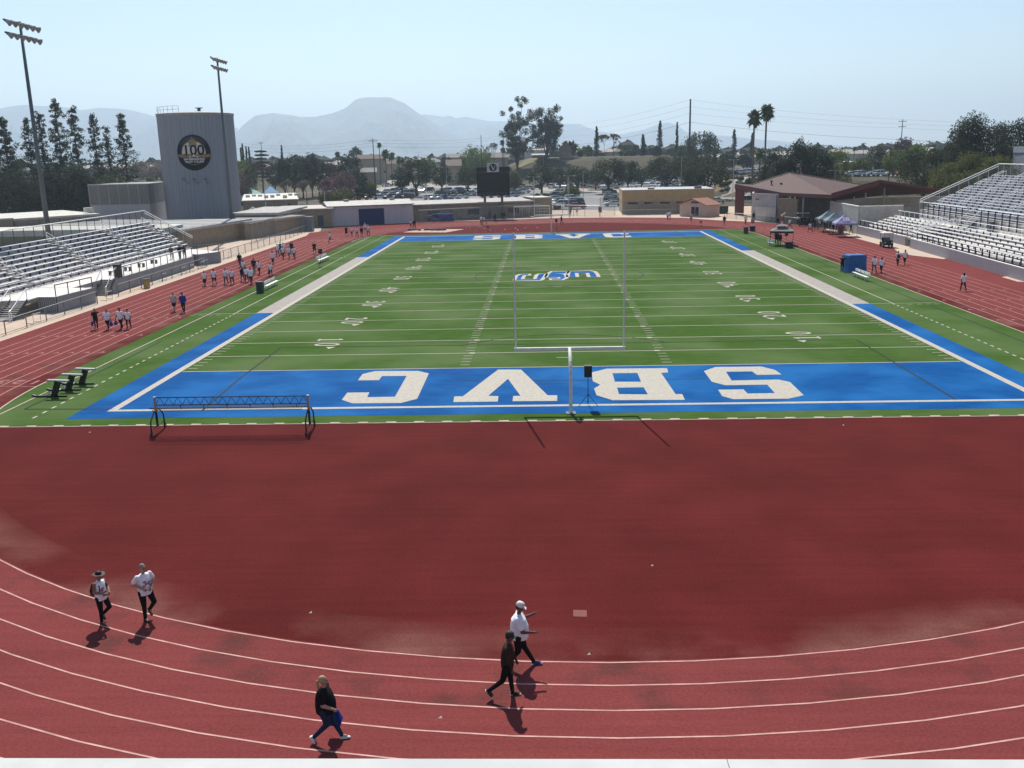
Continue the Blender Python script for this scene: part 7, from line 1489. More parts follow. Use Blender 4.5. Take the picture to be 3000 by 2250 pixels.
def fuse(name, mb, m, parent, vox, smooth=2, extra=None, M=None):
    me = mb.mesh(name); o = bpy.data.objects.new(name, me); col.objects.link(o); md = o.modifiers.new('r', 'REMESH'); md.mode = 'VOXEL'; md.voxel_size = vox; md.adaptivity = 0
    if smooth: ms = o.modifiers.new('s', 'SMOOTH'); ms.factor = .5; ms.iterations = smooth
    o.parent = parent; FUSE.append((o, m, extra)); return o
FUSE = []
def finish_fuse():
    dg = dg_()
    res = [(o, m, ex, bpy.data.meshes.new_from_object(o.evaluated_get(dg))) for o, m, ex in FUSE]
    for o, m, extra, m2 in res:
        o.modifiers.clear(); o.data = m2
        if extra is not None and len(extra.v):
            bm = bmesh.new(); bm.from_mesh(m2); tmp = extra.mesh('x'); bm.from_mesh(tmp); bm.to_mesh(m2); bm.free()
        m2.materials.clear(); m2.materials.append(m); m2.polygons.foreach_set('use_smooth', [True]*len(m2.polygons))
def hand(mb, ex, wr, el, side, s, open_=False, palm_up=False, curl=1.):
    """palm + five fingers, at wrist wr continuing from elbow el"""
    wr, el = Vector(wr), Vector(el); d = (wr-el).normalized(); up = Vector((0, 0, 1))
    sd = d.cross(up); sd = sd.normalized() if sd.length > .1 else Vector((1, 0, 0)); nn = sd.cross(d).normalized()
    if palm_up is False and not open_: sd, nn = nn, -sd*side
    pc = wr+d*.045*s; capsule(mb, wr, wr+d*.07*s, .024*s, .03*s, 8)
    for k, (off, ln) in enumerate(((-.028, .062), (-.01, .074), (.009, .07), (.027, .056))):
        b0 = wr+d*.085*s+sd*off*s; c_ = (.25 if open_ else .75)*curl; d1 = (d*math.cos(c_)+nn*math.sin(c_)).normalized(); m_ = b0+d1*ln*.5*s; d2 = (d*math.cos(c_*2)+nn*math.sin(c_*2)).normalized(); e_ = m_+d2*ln*.5*s
        ex.tube(b0-d*.02*s, m_, .0095*s, .0085*s, n=6); ex.tube(m_, e_, .0085*s, .006*s, n=6)
    b0 = wr+d*.03*s-sd*.028*s; d1 = (d*.6-sd*.7+nn*.35).normalized(); ex.tube(b0, b0+d1*.035*s, .011*s, .01*s, n=6); ex.tube(b0+d1*.035*s, b0+d1*.035*s+(d*.9+nn*.3).normalized()*.03*s, .0095*s, .007*s, n=6)
def person(q, rz, h, label, top='white', bot='black', hair='black', skin=1, legs=(25, -25), knees=(5, 20), arms=((20, 15), (-20, 15)), abd=(10, 10), build=1.13, hat=None, longhair=False, sleeve='short', bottom='long', shoes='black', bag=None, printed=False, detail=0, headturn=0., lean=0., backpack=False, group='people walking round the track', z=None, skirt=False, arm_pts=None, foot_lift=0., leg_pts=None, brim=False, glasses=False, ponytail=False, shoe2=None, cat='person', headtilt=0.):
    """local frame: facing +Y, right = +X. legs/knees/arms in degrees: (left, right)"""
    s = h/1.75; z0 = q[2] if z is None else z
    t = thing('person', (q[0], q[1], z0), label, cat, group, rz); vox = .011 if detail else .021
    R = math.radians; hipz, ll, sl_ = .93*s, .44*s, .43*s; L = {}
    for i, sd in enumerate((-1, 1)):
        hp = Vector((sd*.095*s*build**.5, 0, hipz)); a = R(legs[i]); kn = hp+Vector((sd*.01*s, math.sin(a)*ll, -math.cos(a)*ll)); b = a-R(knees[i]); an = kn+Vector((0, math.sin(b)*sl_, -math.cos(b)*sl_)); L[sd] = [hp, kn, an, b]
        if leg_pts and leg_pts[i]: kn, an = Vector(leg_pts[i][0])*s, Vector(leg_pts[i][1])*s; L[sd] = [hp, kn, an, R(leg_pts[i][2]) if len(leg_pts[i]) > 2 else 0]
    low = min(L[k][2].z for k in L)-.075*s; dz = -low
    for k in L: L[k][0] = L[k][0]+Vector((0, 0, dz)); L[k][1] = L[k][1]+Vector((0, 0, dz)); L[k][2] = L[k][2]+Vector((0, 0, dz))
    hz_ = hipz+dz; ln = R(lean); chest = Vector((0, math.sin(ln)*.42*s, hz_+math.cos(ln)*.42*s)); neck = Vector((0, math.sin(ln)*.56*s, hz_+math.cos(ln)*.55*s)); A = {}
    for i, sd in enumerate((-1, 1)):
        sh = Vector((sd*.185*s*(build**.4), math.sin(ln)*.47*s, hz_+.47*s)); a = R(arms[i][0]); ab = R(abd[i]); u = Vector((sd*math.sin(ab), math.sin(a)*math.cos(ab), -math.cos(a)*math.cos(ab))); el = sh+u*.29*s; b = a+R(arms[i][1]); v = Vector((sd*math.sin(ab)*.3, math.sin(b), -math.cos(b))).normalized(); wr = el+v*.25*s
        if arm_pts and arm_pts[i]: el, wr = [Vector(p)*s+Vector((0, 0, dz)) for p in arm_pts[i]]
        A[sd] = [sh, el, wr]
    hc = neck+Vector((0, .02*s+.05*s*math.sin(R(headtilt)), .145*s)); HM = Matrix.Translation(hc) @ Matrix.Rotation(R(headturn), 4, 'Z') @ Matrix.Rotation(-R(headtilt), 4, 'X')
    # body: one continuous surface
    B = MB(); ex = MB(); w_ = build
    loft(B, [(Vector((0, 0, hz_-.1*s)), .14*s, .1*s), (Vector((0, 0, hz_)), .155*s, .11*s), (Vector((0, .01, hz_+.15*s)), .13*s, .1*s), (chest, .155*s, .11*s), (neck-Vector((0, 0, .04*s)), .1*s, .07*s)]); capsule(B, neck-Vector((0, 0, .08*s)), hc-Vector((0, 0, .05*s)), .055*s, .052*s)
    B.M = HM; B.ell((0, -.005*s, .015*s), (.076*s, .095*s, .115*s), 14, 10); B.ell((0, .045*s, -.05*s), (.05*s, .05*s, .055*s), 10, 8); B.ell((0, .098*s, -.012*s), (.013*s, .02*s, .024*s), 6, 5)
    for sd in (-1, 1): B.ell((sd*.078*s, 0, -.005*s), (.012*s, .02*s, .03*s), 6, 5)
    B.M = None
    for sd in (-1, 1):
        hp, kn, an, b = L[sd]; capsule(B, hp, kn, .082*s*w_**.5, .05*s); capsule(B, kn, an, .05*s, .034*s); capsule(B, an, an+Vector((0, math.cos(b)*.12*s, -.03*s+math.sin(b)*.12*s)), .036*s, .03*s)
        sh, el, wr = A[sd]; capsule(B, sh, el, .048*s*build**.6, .04*s*build**.6); capsule(B, el, wr, .042*s*build**.7, .028*s*build**.5); hand(B, ex, wr, el, sd, s*1.05, open_=bool(detail == 2), palm_up=bool(detail == 2))
    fuse('body', B, SKN[skin], t, vox, 1, ex)
    # shirt
    S = MB(); d0 = .1*s if bottom != 'dress' else .45*s; bw = build; belly = max(0, bw-1)*.1*s; by = bw**1.75
    loft(S, [(Vector((0, belly*.4, hz_-d0)), (.165*s)*bw, .125*s*by), (Vector((0, belly*.6, hz_+.04*s)), .17*s*bw, .135*s*by), (Vector((0, belly*.5, hz_+.2*s)), .155*s*bw, .13*s*by), (chest-Vector((0, 0, .03*s)), .178*s*bw**.6, .13*s*bw), (chest+Vector((0, 0, .07*s)), .17*s*bw**.5, .095*s), (neck-Vector((0, 0, .02*s)), .075*s, .07*s)])
    for i, sd in enumerate((-1, 1)):
        sh, el, wr = A[sd]; ss_ = .066*s*bw**.5
        if sleeve == 'none': capsule(S, sh-Vector((sd*.05*s, 0, .03*s)), sh-Vector((sd*.045*s, 0, -.02*s)), .05*s, .04*s)
        elif sleeve == 'long': capsule(S, sh, el, ss_, .052*s); capsule(S, el, wr-(wr-el).normalized()*.015*s, .052*s, .036*s)
        else: capsule(S, sh, sh+(el-sh)*.72, ss_, .062*s*bw**.4)
    sh_o = fuse('jacket' if sleeve == 'long' and top == 'brown' else 'dress' if bottom == 'dress' else 'shirt', S, CL[top], t, vox*1.1, 3)
    if printed:
        pb = MB(); y_ = .135*s*bw**.8+belly*.55+.012
        for k in range(14 if detail else 5):
            r_ = random.Random(k*7+int(h*100)); px, pz = r_.uniform(-.1, .1)*s, hz_+r_.uniform(.06, .34)*s; ww = r_.uniform(.015, .05)*s; pb.box((px-ww, y_-.03, pz-ww*.6), (px+ww, y_+.006, pz+ww*.6))
        pb.build('print', PRT, sh_o)
    # trousers / shorts / skirt
    if bottom != 'dress' or True:
        T_ = MB(); loft(T_, [(Vector((0, 0, hz_-.14*s)), .15*s*bw, .11*s*bw), (Vector((0, 0, hz_)), .16*s*bw, .12*s*bw), (Vector((0, 0, hz_+.06*s)), .15*s*bw, .115*s*bw)])
        if skirt:
            loft(T_, [(Vector((0, 0, .35*s)), .17*s*bw, .16*s*bw), (Vector((0, 0, hz_-.1*s)), .165*s*bw, .13*s*bw)])
        for sd in (-1, 1):
            hp, kn, an, b = L[sd]; capsule(T_, hp-Vector((0, 0, .02*s)), kn if bottom != 'shorts' else hp.lerp(kn, .85), .1*s*bw, .068*s*bw**.5 if bottom != 'shorts' else .085*s*bw**.5)
            if bottom not in ('shorts',) and not skirt and bottom != 'dress': capsule(T_, kn, kn.lerp(an, .97 if bottom == 'long' else .45), .066*s*bw**.4, .05*s)
        fuse('skirt' if skirt else 'shorts' if bottom == 'shorts' else 'trousers', T_, CL[bot], t, vox*1.1, 3)
    for i, sd in enumerate((-1, 1)):
        hp, kn, an, b = L[sd]; f = Vector((0, math.cos(b), math.sin(b))); dn = Vector((0, math.sin(b), -math.cos(b))); m = MB(); a_ = an+dn*.035*s
        m.ring([[a_-f*.06*s+Vector((-.035*s, 0, 0))+dn*.04*s, a_-f*.06*s+Vector((.035*s, 0, 0))+dn*.04*s, a_-f*.055*s+Vector((.03*s, 0, 0))-dn*.035*s, a_-f*.055*s+Vector((-.03*s, 0, 0))-dn*.035*s], [a_+f*.05*s+Vector((-.042*s, 0, 0))+dn*.04*s, a_+f*.05*s+Vector((.042*s, 0, 0))+dn*.04*s, a_+f*.05*s+Vector((.035*s, 0, 0))-dn*.03*s, a_+f*.05*s+Vector((-.035*s, 0, 0))-dn*.03*s], [a_+f*.14*s+Vector((-.045*s, 0, 0))+dn*.04*s, a_+f*.14*s+Vector((.045*s, 0, 0))+dn*.04*s, a_+f*.14*s+Vector((.035*s, 0, 0))+dn*.0*s, a_+f*.14*s+Vector((-.035*s, 0, 0))+dn*.0*s], [a_+f*.195*s+Vector((-.025*s, 0, 0))+dn*.04*s, a_+f*.195*s+Vector((.025*s, 0, 0))+dn*.04*s, a_+f*.19*s+Vector((.02*s, 0, 0))+dn*.015*s, a_+f*.19*s+Vector((-.02*s, 0, 0))+dn*.015*s]])
        so2 = m.build('shoe', {'black': BLACK, 'white': HR['white'], 'blue': HR['blue']}[shoes], t, smooth=False)
        if shoe2: sm = MB(); sm.ring([[a_-f*.065*s+Vector((-.038*s, 0, 0))+dn*.042*s, a_-f*.065*s+Vector((.038*s, 0, 0))+dn*.042*s, a_-f*.065*s+Vector((.038*s, 0, 0))+dn*.022*s, a_-f*.065*s+Vector((-.038*s, 0, 0))+dn*.022*s], [a_+f*.2*s+Vector((-.035*s, 0, 0))+dn*.042*s, a_+f*.2*s+Vector((.035*s, 0, 0))+dn*.042*s, a_+f*.2*s+Vector((.035*s, 0, 0))+dn*.022*s, a_+f*.2*s+Vector((-.035*s, 0, 0))+dn*.022*s]]); sm.build('sole', HR['white'], so2)
    # hair and hat
    Hm = MB(); Hm.M = HM; Hm.ell((0, -.022*s, .04*s), (.085*s, .095*s, .105*s), 14, 8)
    if longhair: Hm.ell((0, -.06*s, -.07*s), (.09*s, .06*s, .17*s), 12, 8)
    if ponytail:
        Hm.ell((0, -.13*s, .02*s), (.035*s, .05*s, .035*s), 8, 6); Hm.ell((0, -.155*s, -.1*s), (.04*s, .035*s, .14*s), 8, 8)
    fuse('hair', Hm, HR[hair], t, .012 if detail else .02, 1)
    if hat:
        hm_ = MB(); hm_.M = HM; hm_.ring([[(rx*math.cos(2*math.pi*i/14), -.01*s+ry*math.sin(2*math.pi*i/14), zz) for i in range(14)] for rx, ry, zz in ((.092*s, .108*s, .035*s), (.092*s, .108*s, .09*s), (.075*s, .088*s, .14*s), (.02*s, .025*s, .162*s))])
        ho_ = hm_.build('hat' if brim else 'cap', HR[hat], t, smooth=True); br_ = MB(); br_.M = HM
        if brim: br_.ring([[(r*1.0*math.cos(2*math.pi*i/18), -.01*s+r*1.1*math.sin(2*math.pi*i/18), zz+.02*abs(math.cos(2*math.pi*i/18))) for i in range(18)] for r, zz in ((.09*s, .045*s), (.19*s, .04*s), (.19*s, .05*s), (.09*s, .055*s))], cap=False)
        else: br_.add([(-.07*s, .075*s, .04*s), (.07*s, .075*s, .04*s), (.06*s, .16*s, .025*s), (-.06*s, .16*s, .025*s), (-.07*s, .075*s, .055*s), (.07*s, .075*s, .055*s), (.06*s, .16*s, .035*s), (-.06*s, .16*s, .035*s)], [(0, 3, 2, 1), (4, 5, 6, 7), (0, 1, 5, 4), (1, 2, 6, 5), (2, 3, 7, 6), (3, 0, 4, 7)])
        br_.build('brim', HR[hat], ho_)
    if glasses or detail:
        g_ = MB(); g_.M = HM
        for sd in (-1, 1): g_.ell((sd*.032*s, .088*s, .012*s), (.024*s, .008*s, .015*s) if glasses else (.012*s, .006*s, .007*s), 8, 5)
        g_.build('sunglasses' if glasses else 'eyes', BLACK, t)
        if detail: m_ = MB(); m_.M = HM; m_.box((-.024*s, .085*s, -.062*s), (.024*s, .096*s, -.054*s)); m_.build('mouth', pm((.2, .06, .05)), t)
    if bag:      # carried thing, top-level
        col_, side = bag; wr = A[side][2]; cp = math.cos(rz); sp2 = math.sin(rz); X = wr+Vector((0, .03, -.06*s)); W_ = Vector((q[0]+X.x*cp-X.y*sp2, q[1]+X.x*sp2+X.y*cp, z0+X.z))
        bt = thing('tote_bag', (W_.x, W_.y, W_.z-.5), ('%s bag carried by the ' % col_)+' '.join(label.split()[:11]), 'bag', 'bags in hands', rz)
        m = MB(); m.ring([[(-.05, -.13, .02), (.05, -.13, .02), (.05, .13, .02), (-.05, .13, .02)], [(-.09, -.17, .14), (.09, -.17, .14), (.09, .17, .14), (-.09, .17, .14)], [(-.03, -.1, .38), (.03, -.1, .38), (.03, .1, .38), (-.03, .1, .38)]]); m.build('bag_body', CL['blue'] if col_ == 'blue' else BLACK, bt)
        m = MB(); m.path([(0, -.1, .37), (0, -.03, .52), (0, .03, .52), (0, .1, .37)], .012, n=5); m.build('handle', CL['blue'] if col_ == 'blue' else BLACK, bt)
    if backpack:
        m = MB(); m.ring([[(-.13*s, -.3*s, hz_+.02*s), (.13*s, -.3*s, hz_+.02*s), (.14*s, -.12*s, hz_+.02*s), (-.14*s, -.12*s, hz_+.02*s)], [(-.15*s, -.3*s, hz_+.2*s), (.15*s, -.3*s, hz_+.2*s), (.15*s, -.11*s, hz_+.2*s), (-.15*s, -.11*s, hz_+.2*s)], [(-.11*s, -.22*s, hz_+.43*s), (.11*s, -.22*s, hz_+.43*s), (.11*s, -.1*s, hz_+.43*s), (-.11*s, -.1*s, hz_+.43*s)]]); bp = m.build('backpack', BLACK, t)
        m = MB(); [m.path([(sd*.11*s, -.12*s, hz_+.42*s), (sd*.12*s, .03*s, hz_+.5*s), (sd*.12*s, .125*s, hz_+.38*s), (sd*.14*s, .11*s, hz_+.2*s)], .018*s, n=5) for sd in (-1, 1)]; m.build('strap', BLACK, bp)
    return t
D2R = math.radians
# facing: rz = angle turning +Y into the heading; toward camera = pi
TOC = math.pi
near = dict(group=None, detail=1)
fA, fB, fC, fD_, fE = P(308.5, 1826), P(435, 1816), P(1562, 1956), P(1495, 2050), P(1005, 2171)
person((fA[0]-.02, fA[1]+.0, .012), D2R(-112), 1.60, 'person in black brimmed hat, white sleeveless top and backpack, nearest at the left', top='white', bot='black', hair='blond', skin=1, leg_pts=((((-.1, .2, .56), (-.09, -.12, .26), -50)), ((.1, .03, .5), (.1, .0, .08), 0)), arm_pts=(((-.25, .06, 1.17), (-.1, .26, 1.1)), ((.26, .02, 1.15), (.06, .27, 1.08))), sleeve='none', hat='black', brim=True, backpack=True, printed=True, shoes='black', glasses=True, group=None, detail=1)
person((fB[0], fB[1], .012), D2R(-125), 1.75, 'person with grey hair and face mask in a white printed T-shirt and black trousers', top='white', bot='black', hair='grey', skin=0, leg_pts=(((-.11, .24, .6), (-.1, -.02, .3), -45), ((.1, .03, .5), (.1, .02, .08), 0)), arm_pts=(((-.33, -.04, 1.18), (-.1, .2, 1.05)), ((.3, -.1, 1.2), (.18, .2, 1.1))), build=1.18, printed=True, glasses=True, shoes='black', group=None, detail=1)
person((fC[0]-.36, fC[1]+.05, .012), D2R(-90), 1.83, 'heavily built person in a white T-shirt and trucker cap gesturing with open hands', top='white', bot='black', hair='black', skin=2, leg_pts=(((-.1, .12, .52), (-.1, .36, .1), 12), ((.1, -.02, .5), (.1, -.3, .14), -28)), arm_pts=(((-.27, .12, 1.2), (-.28, .34, 1.3)), ((.3, .1, 1.12), (.27, .35, 1.1))), build=1.38, hat='white', shoes='blue', shoe2=True, sleeve='short', group=None, detail=2, headtilt=22)
person((fD_[0]-.06, fD_[1]+.1, .012), D2R(-92), 1.74, 'slim person in a brown jacket, black jeans and dark cap beside the gesturing one', top='brown', bot='black', hair='black', skin=2, legs=(8, -15), knees=(2, 36), arms=((14, 8), (4, 16)), abd=(8, 8), hat='green', sleeve='long', shoes='black', shoe2=True, lean=4, group=None, detail=1, headtilt=15)
person((fE[0]-.36, fE[1]+.0, .012), D2R(-90), 1.66, 'person with a blond ponytail in a black top, dark blue leggings and white shoes', top='black', bot='darkblue', hair='blond', skin=0, leg_pts=(((-.1, .14, .54), (-.1, .34, .09), 8), ((.1, .05, .53), (.1, -.3, .17), -62)), arm_pts=(((-.27, .03, 1.08), (-.26, .12, .84)), ((.26, .02, 1.12), (.24, .25, 1.02))), build=1.42, ponytail=True, shoes='white', bag=('blue', -1), glasses=True, group=None, detail=1, headtilt=-8, headturn=10)
# the cap of the trucker has a dark front: small patch
def far(cr, px, py, h, label, face=180., z=0.012, **kw):
    q = P(*c(cr, px, py), z) if isinstance(cr, str) else P(px, py, z); r_ = random.Random(int(px*7+py)); ph = r_.choice((-1, 1)); am = kw.pop('swing', r_.uniform(10, 24))
    kw.setdefault('legs', (am*ph, -am*ph)); kw.setdefault('knees', (4 if ph > 0 else 22, 22 if ph > 0 else 4)); kw.setdefault('arms', ((-am*ph, 18), (am*ph, 18))); kw.setdefault('skin', r_.choice((0, 1, 1, 2)))
    return person((q[0], q[1], z), D2R(face)+r_.uniform(-.15, .15), h, label, **kw)
S_ = 3000/2212
DD = None
far(DD, 283, 964, 1.68, 'person in black shading their face with a raised hand, leftmost of four', face=200, top='black', bot='black', hair='black', longhair=True, bag=('blue', 1), arm_pts=(((-.36, .08, 1.42), (-.12, .16, 1.62)), None), sleeve='short')
far(DD, 317, 965, 1.66, 'person in a white printed T-shirt, second of the four at the left', face=190, top='white', bot='black', printed=True, longhair=True, build=1.3, bag=('blue', -1))
far(DD, 356, 964, 1.78, 'person in white with a red cap, third of the four at the left', face=185, top='white', bot='black', hat='red', build=1.15, bag=('blue', 1))
far(DD, 378, 963, 1.6, 'short person in white with a red visor, rightmost of the four', face=185, top='white', bot='black', hat='red', hair='brown', build=1.1)
far('L', 1885, 1520, 1.74, 'person in a pale pink long sleeved top and dark shorts', face=190, top='pink', bot='navy', bottom='shorts', sleeve='long', build=1.2, hair='brown', skin=0)
far('L', 1985, 1530, 1.8, 'person in a royal blue top and black trousers looking sideways', face=185, top='blue', bot='black', sleeve='long', hat='black', headturn=60)
W_ = dict(top='white')
far('G', 445, 1050, 1.62, 'person in white with a long black skirt, leftmost of the middle walkers', face=190, top='white', bot='black', skirt=True, longhair=True)
far('G', 570, 1045, 1.8, 'broad person in a white shirt and black shorts, second of the middle walkers', face=182, top='white', bot='black', bottom='shorts', build=1.25, printed=True)
far('G', 720, 1030, 1.76, 'person in white and blue jeans walking beside a white cap', face=185, top='white', bot='jeans', printed=True)
far('G', 800, 1032, 1.72, 'person in a white cap, white shirt and black trousers', face=182, top='white', bot='black', hat='white', build=1.25, printed=True)
far('G', 935, 995, 1.66, 'person in a black T-shirt and grey trousers in the front of the huddle', face=180, top='black', bot='grey', hat='black')
far('G', 988, 1000, 1.7, 'person in white half hidden between black T-shirt and big white shirt', face=180, top='white', bot='black', longhair=True)
far('G', 1045, 1026, 1.82, 'large person in a white shirt with red print at the right of the huddle', face=180, top='white', bot='black', build=1.4, printed=True)
far('G', 900, 808, 1.82, 'tall person in black with a white cap behind the huddle', face=180, top='black', bot='grey', hat='white', build=1.15)
far('G', 950, 900, 1.68, 'person in white with a red and white cap behind the huddle', face=180, top='white', bot='black', hat='red')
far('G', 1085, 882, 1.76, 'person in a black shirt and grey trousers right of the huddle', face=180, top='black', bot='grey', hair='brown')
far('G', 1150, 903, 1.7, 'long haired person in white and dark trousers behind the large one', face=180, top='white', bot='black', longhair=True, hair='brown')
far('G', 1300, 927, 1.6, 'person in white carrying a blue bag near the turf edge', face=185, top='white', bot='black', bag=('blue', 1), skin=2)
far('G', 1327, 775, 1.76, 'person standing hands on hips in white and black trousers', face=180, top='white', bot='black', build=1.15, sleeve='long')
far('G', 1390, 670, 1.76, 'person in white and jeans, leftmost of the cluster near the fence', face=180, top='white', bot='jeans')
far('G', 1430, 640, 1.76, 'person in a dark top at the back of the cluster near the fence', face=180, top='teal', bot='black')
far('G', 1466, 655, 1.78, 'broad person in white at the back of the cluster near the fence', face=180, top='white', bot='jeans', build=1.3)
far('G', 1460, 698, 1.7, 'person in white with printed chest in front of the cluster', face=180, top='white', bot='black', printed=True)
far('G', 1535, 696, 1.66, 'person in white and pale jeans in the cluster', face=180, top='white', bot='lightjeans', printed=True)
far('G', 1572, 632, 1.78, 'person in black standing at the right back of the cluster', face=180, top='black', bot='black', sleeve='long')
far('G', 1605, 702, 1.66, 'person in white and blue jeans, rightmost of the cluster', face=180, top='white', bot='jeans')
far('G', 1868, 642, 1.78, 'person alone in black T-shirt and shorts left of a speaker', face=180, top='black', bot='black', bottom='shorts')
far('G', 2065, 487, 1.7, 'person in white jogging alone at the far left bend', face=150, top='white', bot='navy', legs=(30, -30), knees=(10, 60))
far('M', 425, 1442, 1.72, 'person in a long black robe in front of the white shed', face=170, top='black', bot='black', bottom='dress', sleeve='long')
far('M', 483, 1443, 1.66, 'person in white next to the black robed one', face=170, top='white', bot='black'); far('M', 538, 1447, 1.62, 'third person from the left before the blue shed door, in white', face=175, top='white', bot='black')
far('M', 590, 1448, 1.7, 'person in dark navy before the blue shed door', face=180, top='navy', bot='black', sleeve='long'); far('M', 628, 1408, 1.72, 'person in white cap and grey shorts close to the blue door', face=180, top='white', bot='grey', hat='white', bottom='shorts')
far('M', 662, 1437, 1.78, 'person in white with a black backpack right of the blue door', face=160, top='white', bot='black', hat='white', backpack=True)
far('M', 1120, 1358, 1.66, 'person in white and black at the right corner of the shed', face=100, top='white', bot='black'); far('M', 1160, 1366, 1.78, 'person in black with a white sack over the shoulder by the shed corner', face=170, top='black', bot='black', sleeve='long')
far('M', 1880, 1316, 1.7, 'left of two people in white on the apron below the scoreboard', face=180, top='white', bot='black'); far('M', 1912, 1318, 1.72, 'right of two people in white on the apron below the scoreboard', face=90, top='white', bot='grey', legs=(35, -35))
far('f', 990, 1412, 1.7, 'dark clad person standing behind the two in white', face=180, top='black', bot='black'); far('f', 1110, 1475, 1.75, 'person in black vest and white sleeves below the scoreboard', face=170, top='black', bot='black', sleeve='none'); far('f', 1265, 1415, 1.65, 'person in black bending over gear by the fence', face=200, top='black', bot='black', lean=30, sleeve='long'); far('f', 1310, 1412, 1.6, 'second dark person bending over gear by the fence', face=160, top='navy', bot='black', lean=25, sleeve='long')
far('N', 903, 1500, 1.72, 'person in black striding behind the far goal post', face=120, top='black', bot='black', legs=(32, -32), sleeve='long'); far('N', 1000, 1408, 1.6, 'tiny person near the gate left of the lamp', face=180, top='grey', bot='black'); far('N', 1070, 1405, 1.6, 'tiny person near the gate right of the lamp', face=180, top='pink', bot='white')
far('Q', 205, 1452, 1.68, 'left one of the pair in white before the ochre block', face=185, top='white', bot='black', sleeve='long'); far('Q', 228, 1448, 1.7, 'right one of the pair in white before the ochre block', face=185, top='white', bot='navy')
far('Q', 460, 1480, 1.74, 'person in a white shirt and red striped shorts before the pink hut', face=175, top='pink', bot='red', bottom='shorts', skin=0); far('Q', 818, 1508, 1.72, 'person in a black coat and pale trousers left of the pavilion', face=175, top='black', bot='lightjeans', sleeve='long', bottom='long'); far('Q', 1048, 1500, 1.68, 'person in white and black in front of the maroon pillar', face=185, top='white', bot='black', sleeve='none')
far('Q', 1132, 1470, 1.78, 'person in a wide dark hat left of the tan costume', face=180, top='navy', bot='black', hat='navy', brim=True, sleeve='long'); far('Q', 1120, 1545, 1.8, 'person in tan and white standing behind the black tub', face=180, top='tan', bot='white', hair='brown', skin=2, build=1.2)
far('e', 212, 622, 1.76, 'dark clad person left of the orange costume', face=180, top='black', bot='grey', sleeve='long'); far('e', 300, 602, 1.72, 'person in an orange top and white costume with balloons', face=180, top='orange', bot='white', hat='white', build=1.3, sleeve='long', bottom='long'); far('e', 465, 652, 1.72, 'person in white and black walking left with swinging arm', face=90, top='white', bot='black', legs=(26, -26), hat='green')
far('j' if False else 'e', 300, 335, 1.8, 'person in navy standing in the shade of the pavilion', face=180, top='navy', bot='navy', sleeve='long')
CRW = [(640, 572, 'white', 'black', 'person in white at the left end of the crowd'), (690, 612, 'black', 'black', 'black clad person next to the pale roofed cart'), (722, 618, 'black', 'black', 'second black clad person next to the pale roofed cart'), (790, 618, 'black', 'navy', 'black clad person facing the cart from the right'), (850, 600, 'grey', 'black', 'grey shirted person in the crowd behind the white jogger'), (960, 600, 'olive', 'olive', 'person in camouflage in the middle of the crowd'), (935, 690, 'black', 'black', 'dark person just right of the white shirted jogger'),
       (1010, 668, 'navy', 'black', 'navy clad person left of the first tent leg'), (1045, 655, 'black', 'black', 'black clad person beside the first tent leg'), (1105, 662, 'white', 'jeans', 'person in white and blue under the farthest tent'), (1165, 650, 'black', 'black', 'black clad person in a white cap between the tents'), (1230, 732, 'black', 'black', 'tall person in black with a white cap in front of the tents'), (1330, 700, 'grey', 'jeans', 'grey shirted person between the tents'), (1395, 735, 'navy', 'darkblue', 'person in navy left of the red drums'),
       (1570, 745, 'grey', 'black', 'drummer in a grey shirt behind the red drums'), (1490, 700, 'white', 'black', 'person in white left of the drummer, deep in the tent'), (1440, 690, 'black', 'black', 'dark person behind the navy one under the tents'), (1270, 660, 'navy', 'black', 'navy person at the back between the two slate tents')]
for x, y, tp, bt, lb_ in CRW: far('e', x, y, 1.64+.16*random.Random(x).random(), lb_, face=180+random.Random(y).uniform(-80, 80), top=tp, bot=bt, hat='white' if ('cap' in lb_ or x in (1045, 1010)) else None, swing=5, group='crowd by the tents')
far('e', 900, 748, 1.7, 'person in a white shirt and dark shorts jogging away from the crowd', face=10, top='white', bot='black', bottom='shorts', legs=(25, -25), knees=(5, 40)); far('e', 1785, 752, 1.78, 'person all in black leaning under the lilac tent', face=100, top='black', bot='black', sleeve='long', lean=12, group='crowd by the tents')
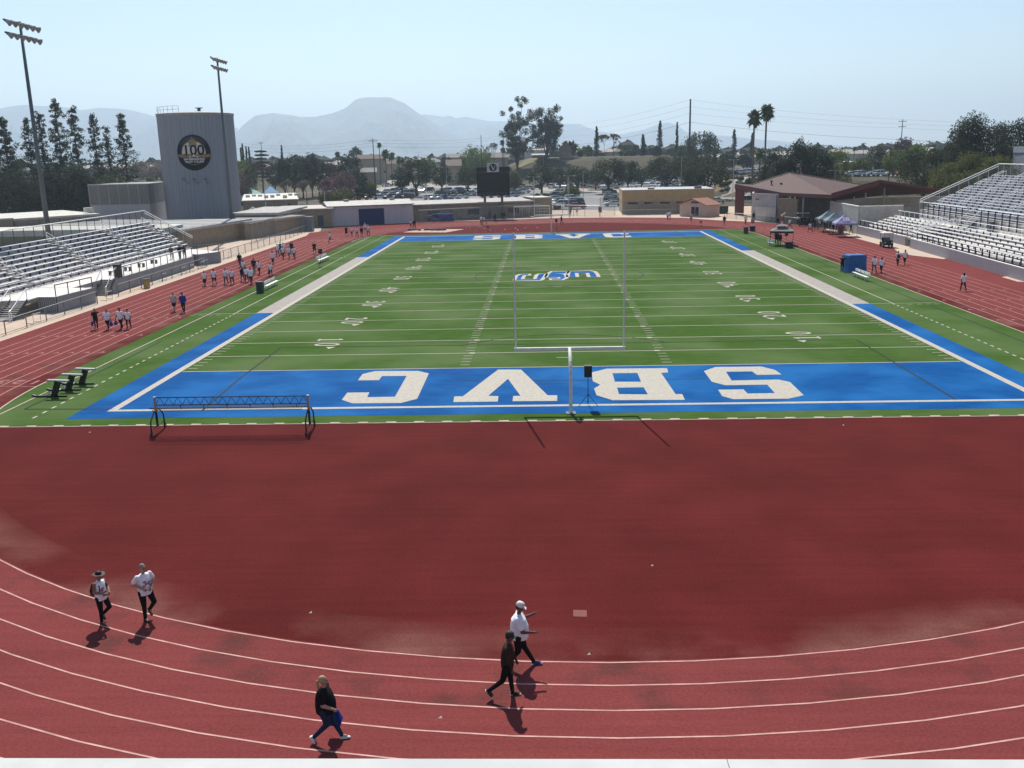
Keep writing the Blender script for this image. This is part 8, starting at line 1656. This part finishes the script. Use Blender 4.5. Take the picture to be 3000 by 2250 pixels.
far('e', 180, 1000, 1.82, 'person in black standing left under the dark grey canopy', face=180, top='black', bot='black', build=1.2, swing=3, sleeve='long'); far('e', 250, 1035, 1.8, 'person in a black top and grey trousers under the dark grey canopy', face=175, top='black', bot='grey', build=1.15, swing=3, sleeve='long')
far('R', 590, 1102, 1.78, 'person in white with a blue cap seen from behind, left of a pair', face=-3, top='white', bot='grey', hat='blue', build=1.15, swing=14); far('R', 667, 1106, 1.7, 'long haired person in white seen from behind, right of a pair', face=-5, top='white', bot='black', longhair=True)
far('R', 845, 1024, 1.66, 'person in white with a black backpack seen from behind', face=0, top='white', bot='black', backpack=True, build=1.1); far('R', 920, 1018, 1.74, 'person in white and cropped black trousers with a side ponytail', face=0, top='white', bot='black', longhair=True, bottom='cropped')
far('R', 1550, 1297, 1.68, 'dark haired person in white and black walking alone on the right track', face=-4, top='white', bot='black', longhair=True, build=1.2, group=None)
far('R', 245, 1092, 1.7, 'person all in black raising both hands to the face by the blue box', face=185, top='black', bot='black', sleeve='long', swing=2, arm_pts=(((-.32, .12, 1.42), (-.07, .16, 1.56)), ((.32, .12, 1.42), (.07, .16, 1.56))), build=1.1, group=None)
for x, y, tp, lb_ in ((1500, 885, 'olive', 'long haired person in grey green on the left bleacher deck'), (1680, 872, 'black', 'long haired person in black on the left bleacher deck'), (1775, 862, 'teal', 'dark person at the far end of the left bleacher deck')):
    q = P(*c('b', x, y), 1.4); person((q[0], q[1], 1.4), D2R(185), 1.66, lb_, top=tp, bot='lightjeans', longhair=True, legs=(2, -2), knees=(2, 2), arms=((10, 20), (5, 30)), group='people on the bleacher deck')
# balloons of the costumed person
q = P(*c('e', 300, 602)); bt = thing('balloon_bunch', (q[0]+.2, q[1]+.1, 0), 'bunch of orange and cream balloons behind the orange costume', 'balloons')
for x, z, cl in ((-.25, 1.75, (.7, .6, .4)), (.1, 1.95, (.75, .5, .25)), (.3, 2.05, (.75, .55, .3)), (-.1, 1.65, (.6, .2, .1))): m = MB(); m.ell((x, .1, z), (.17, .17, .2), 12, 8); m.build('balloon', pm(cl, .3), bt, smooth=True)

finish_fuse()
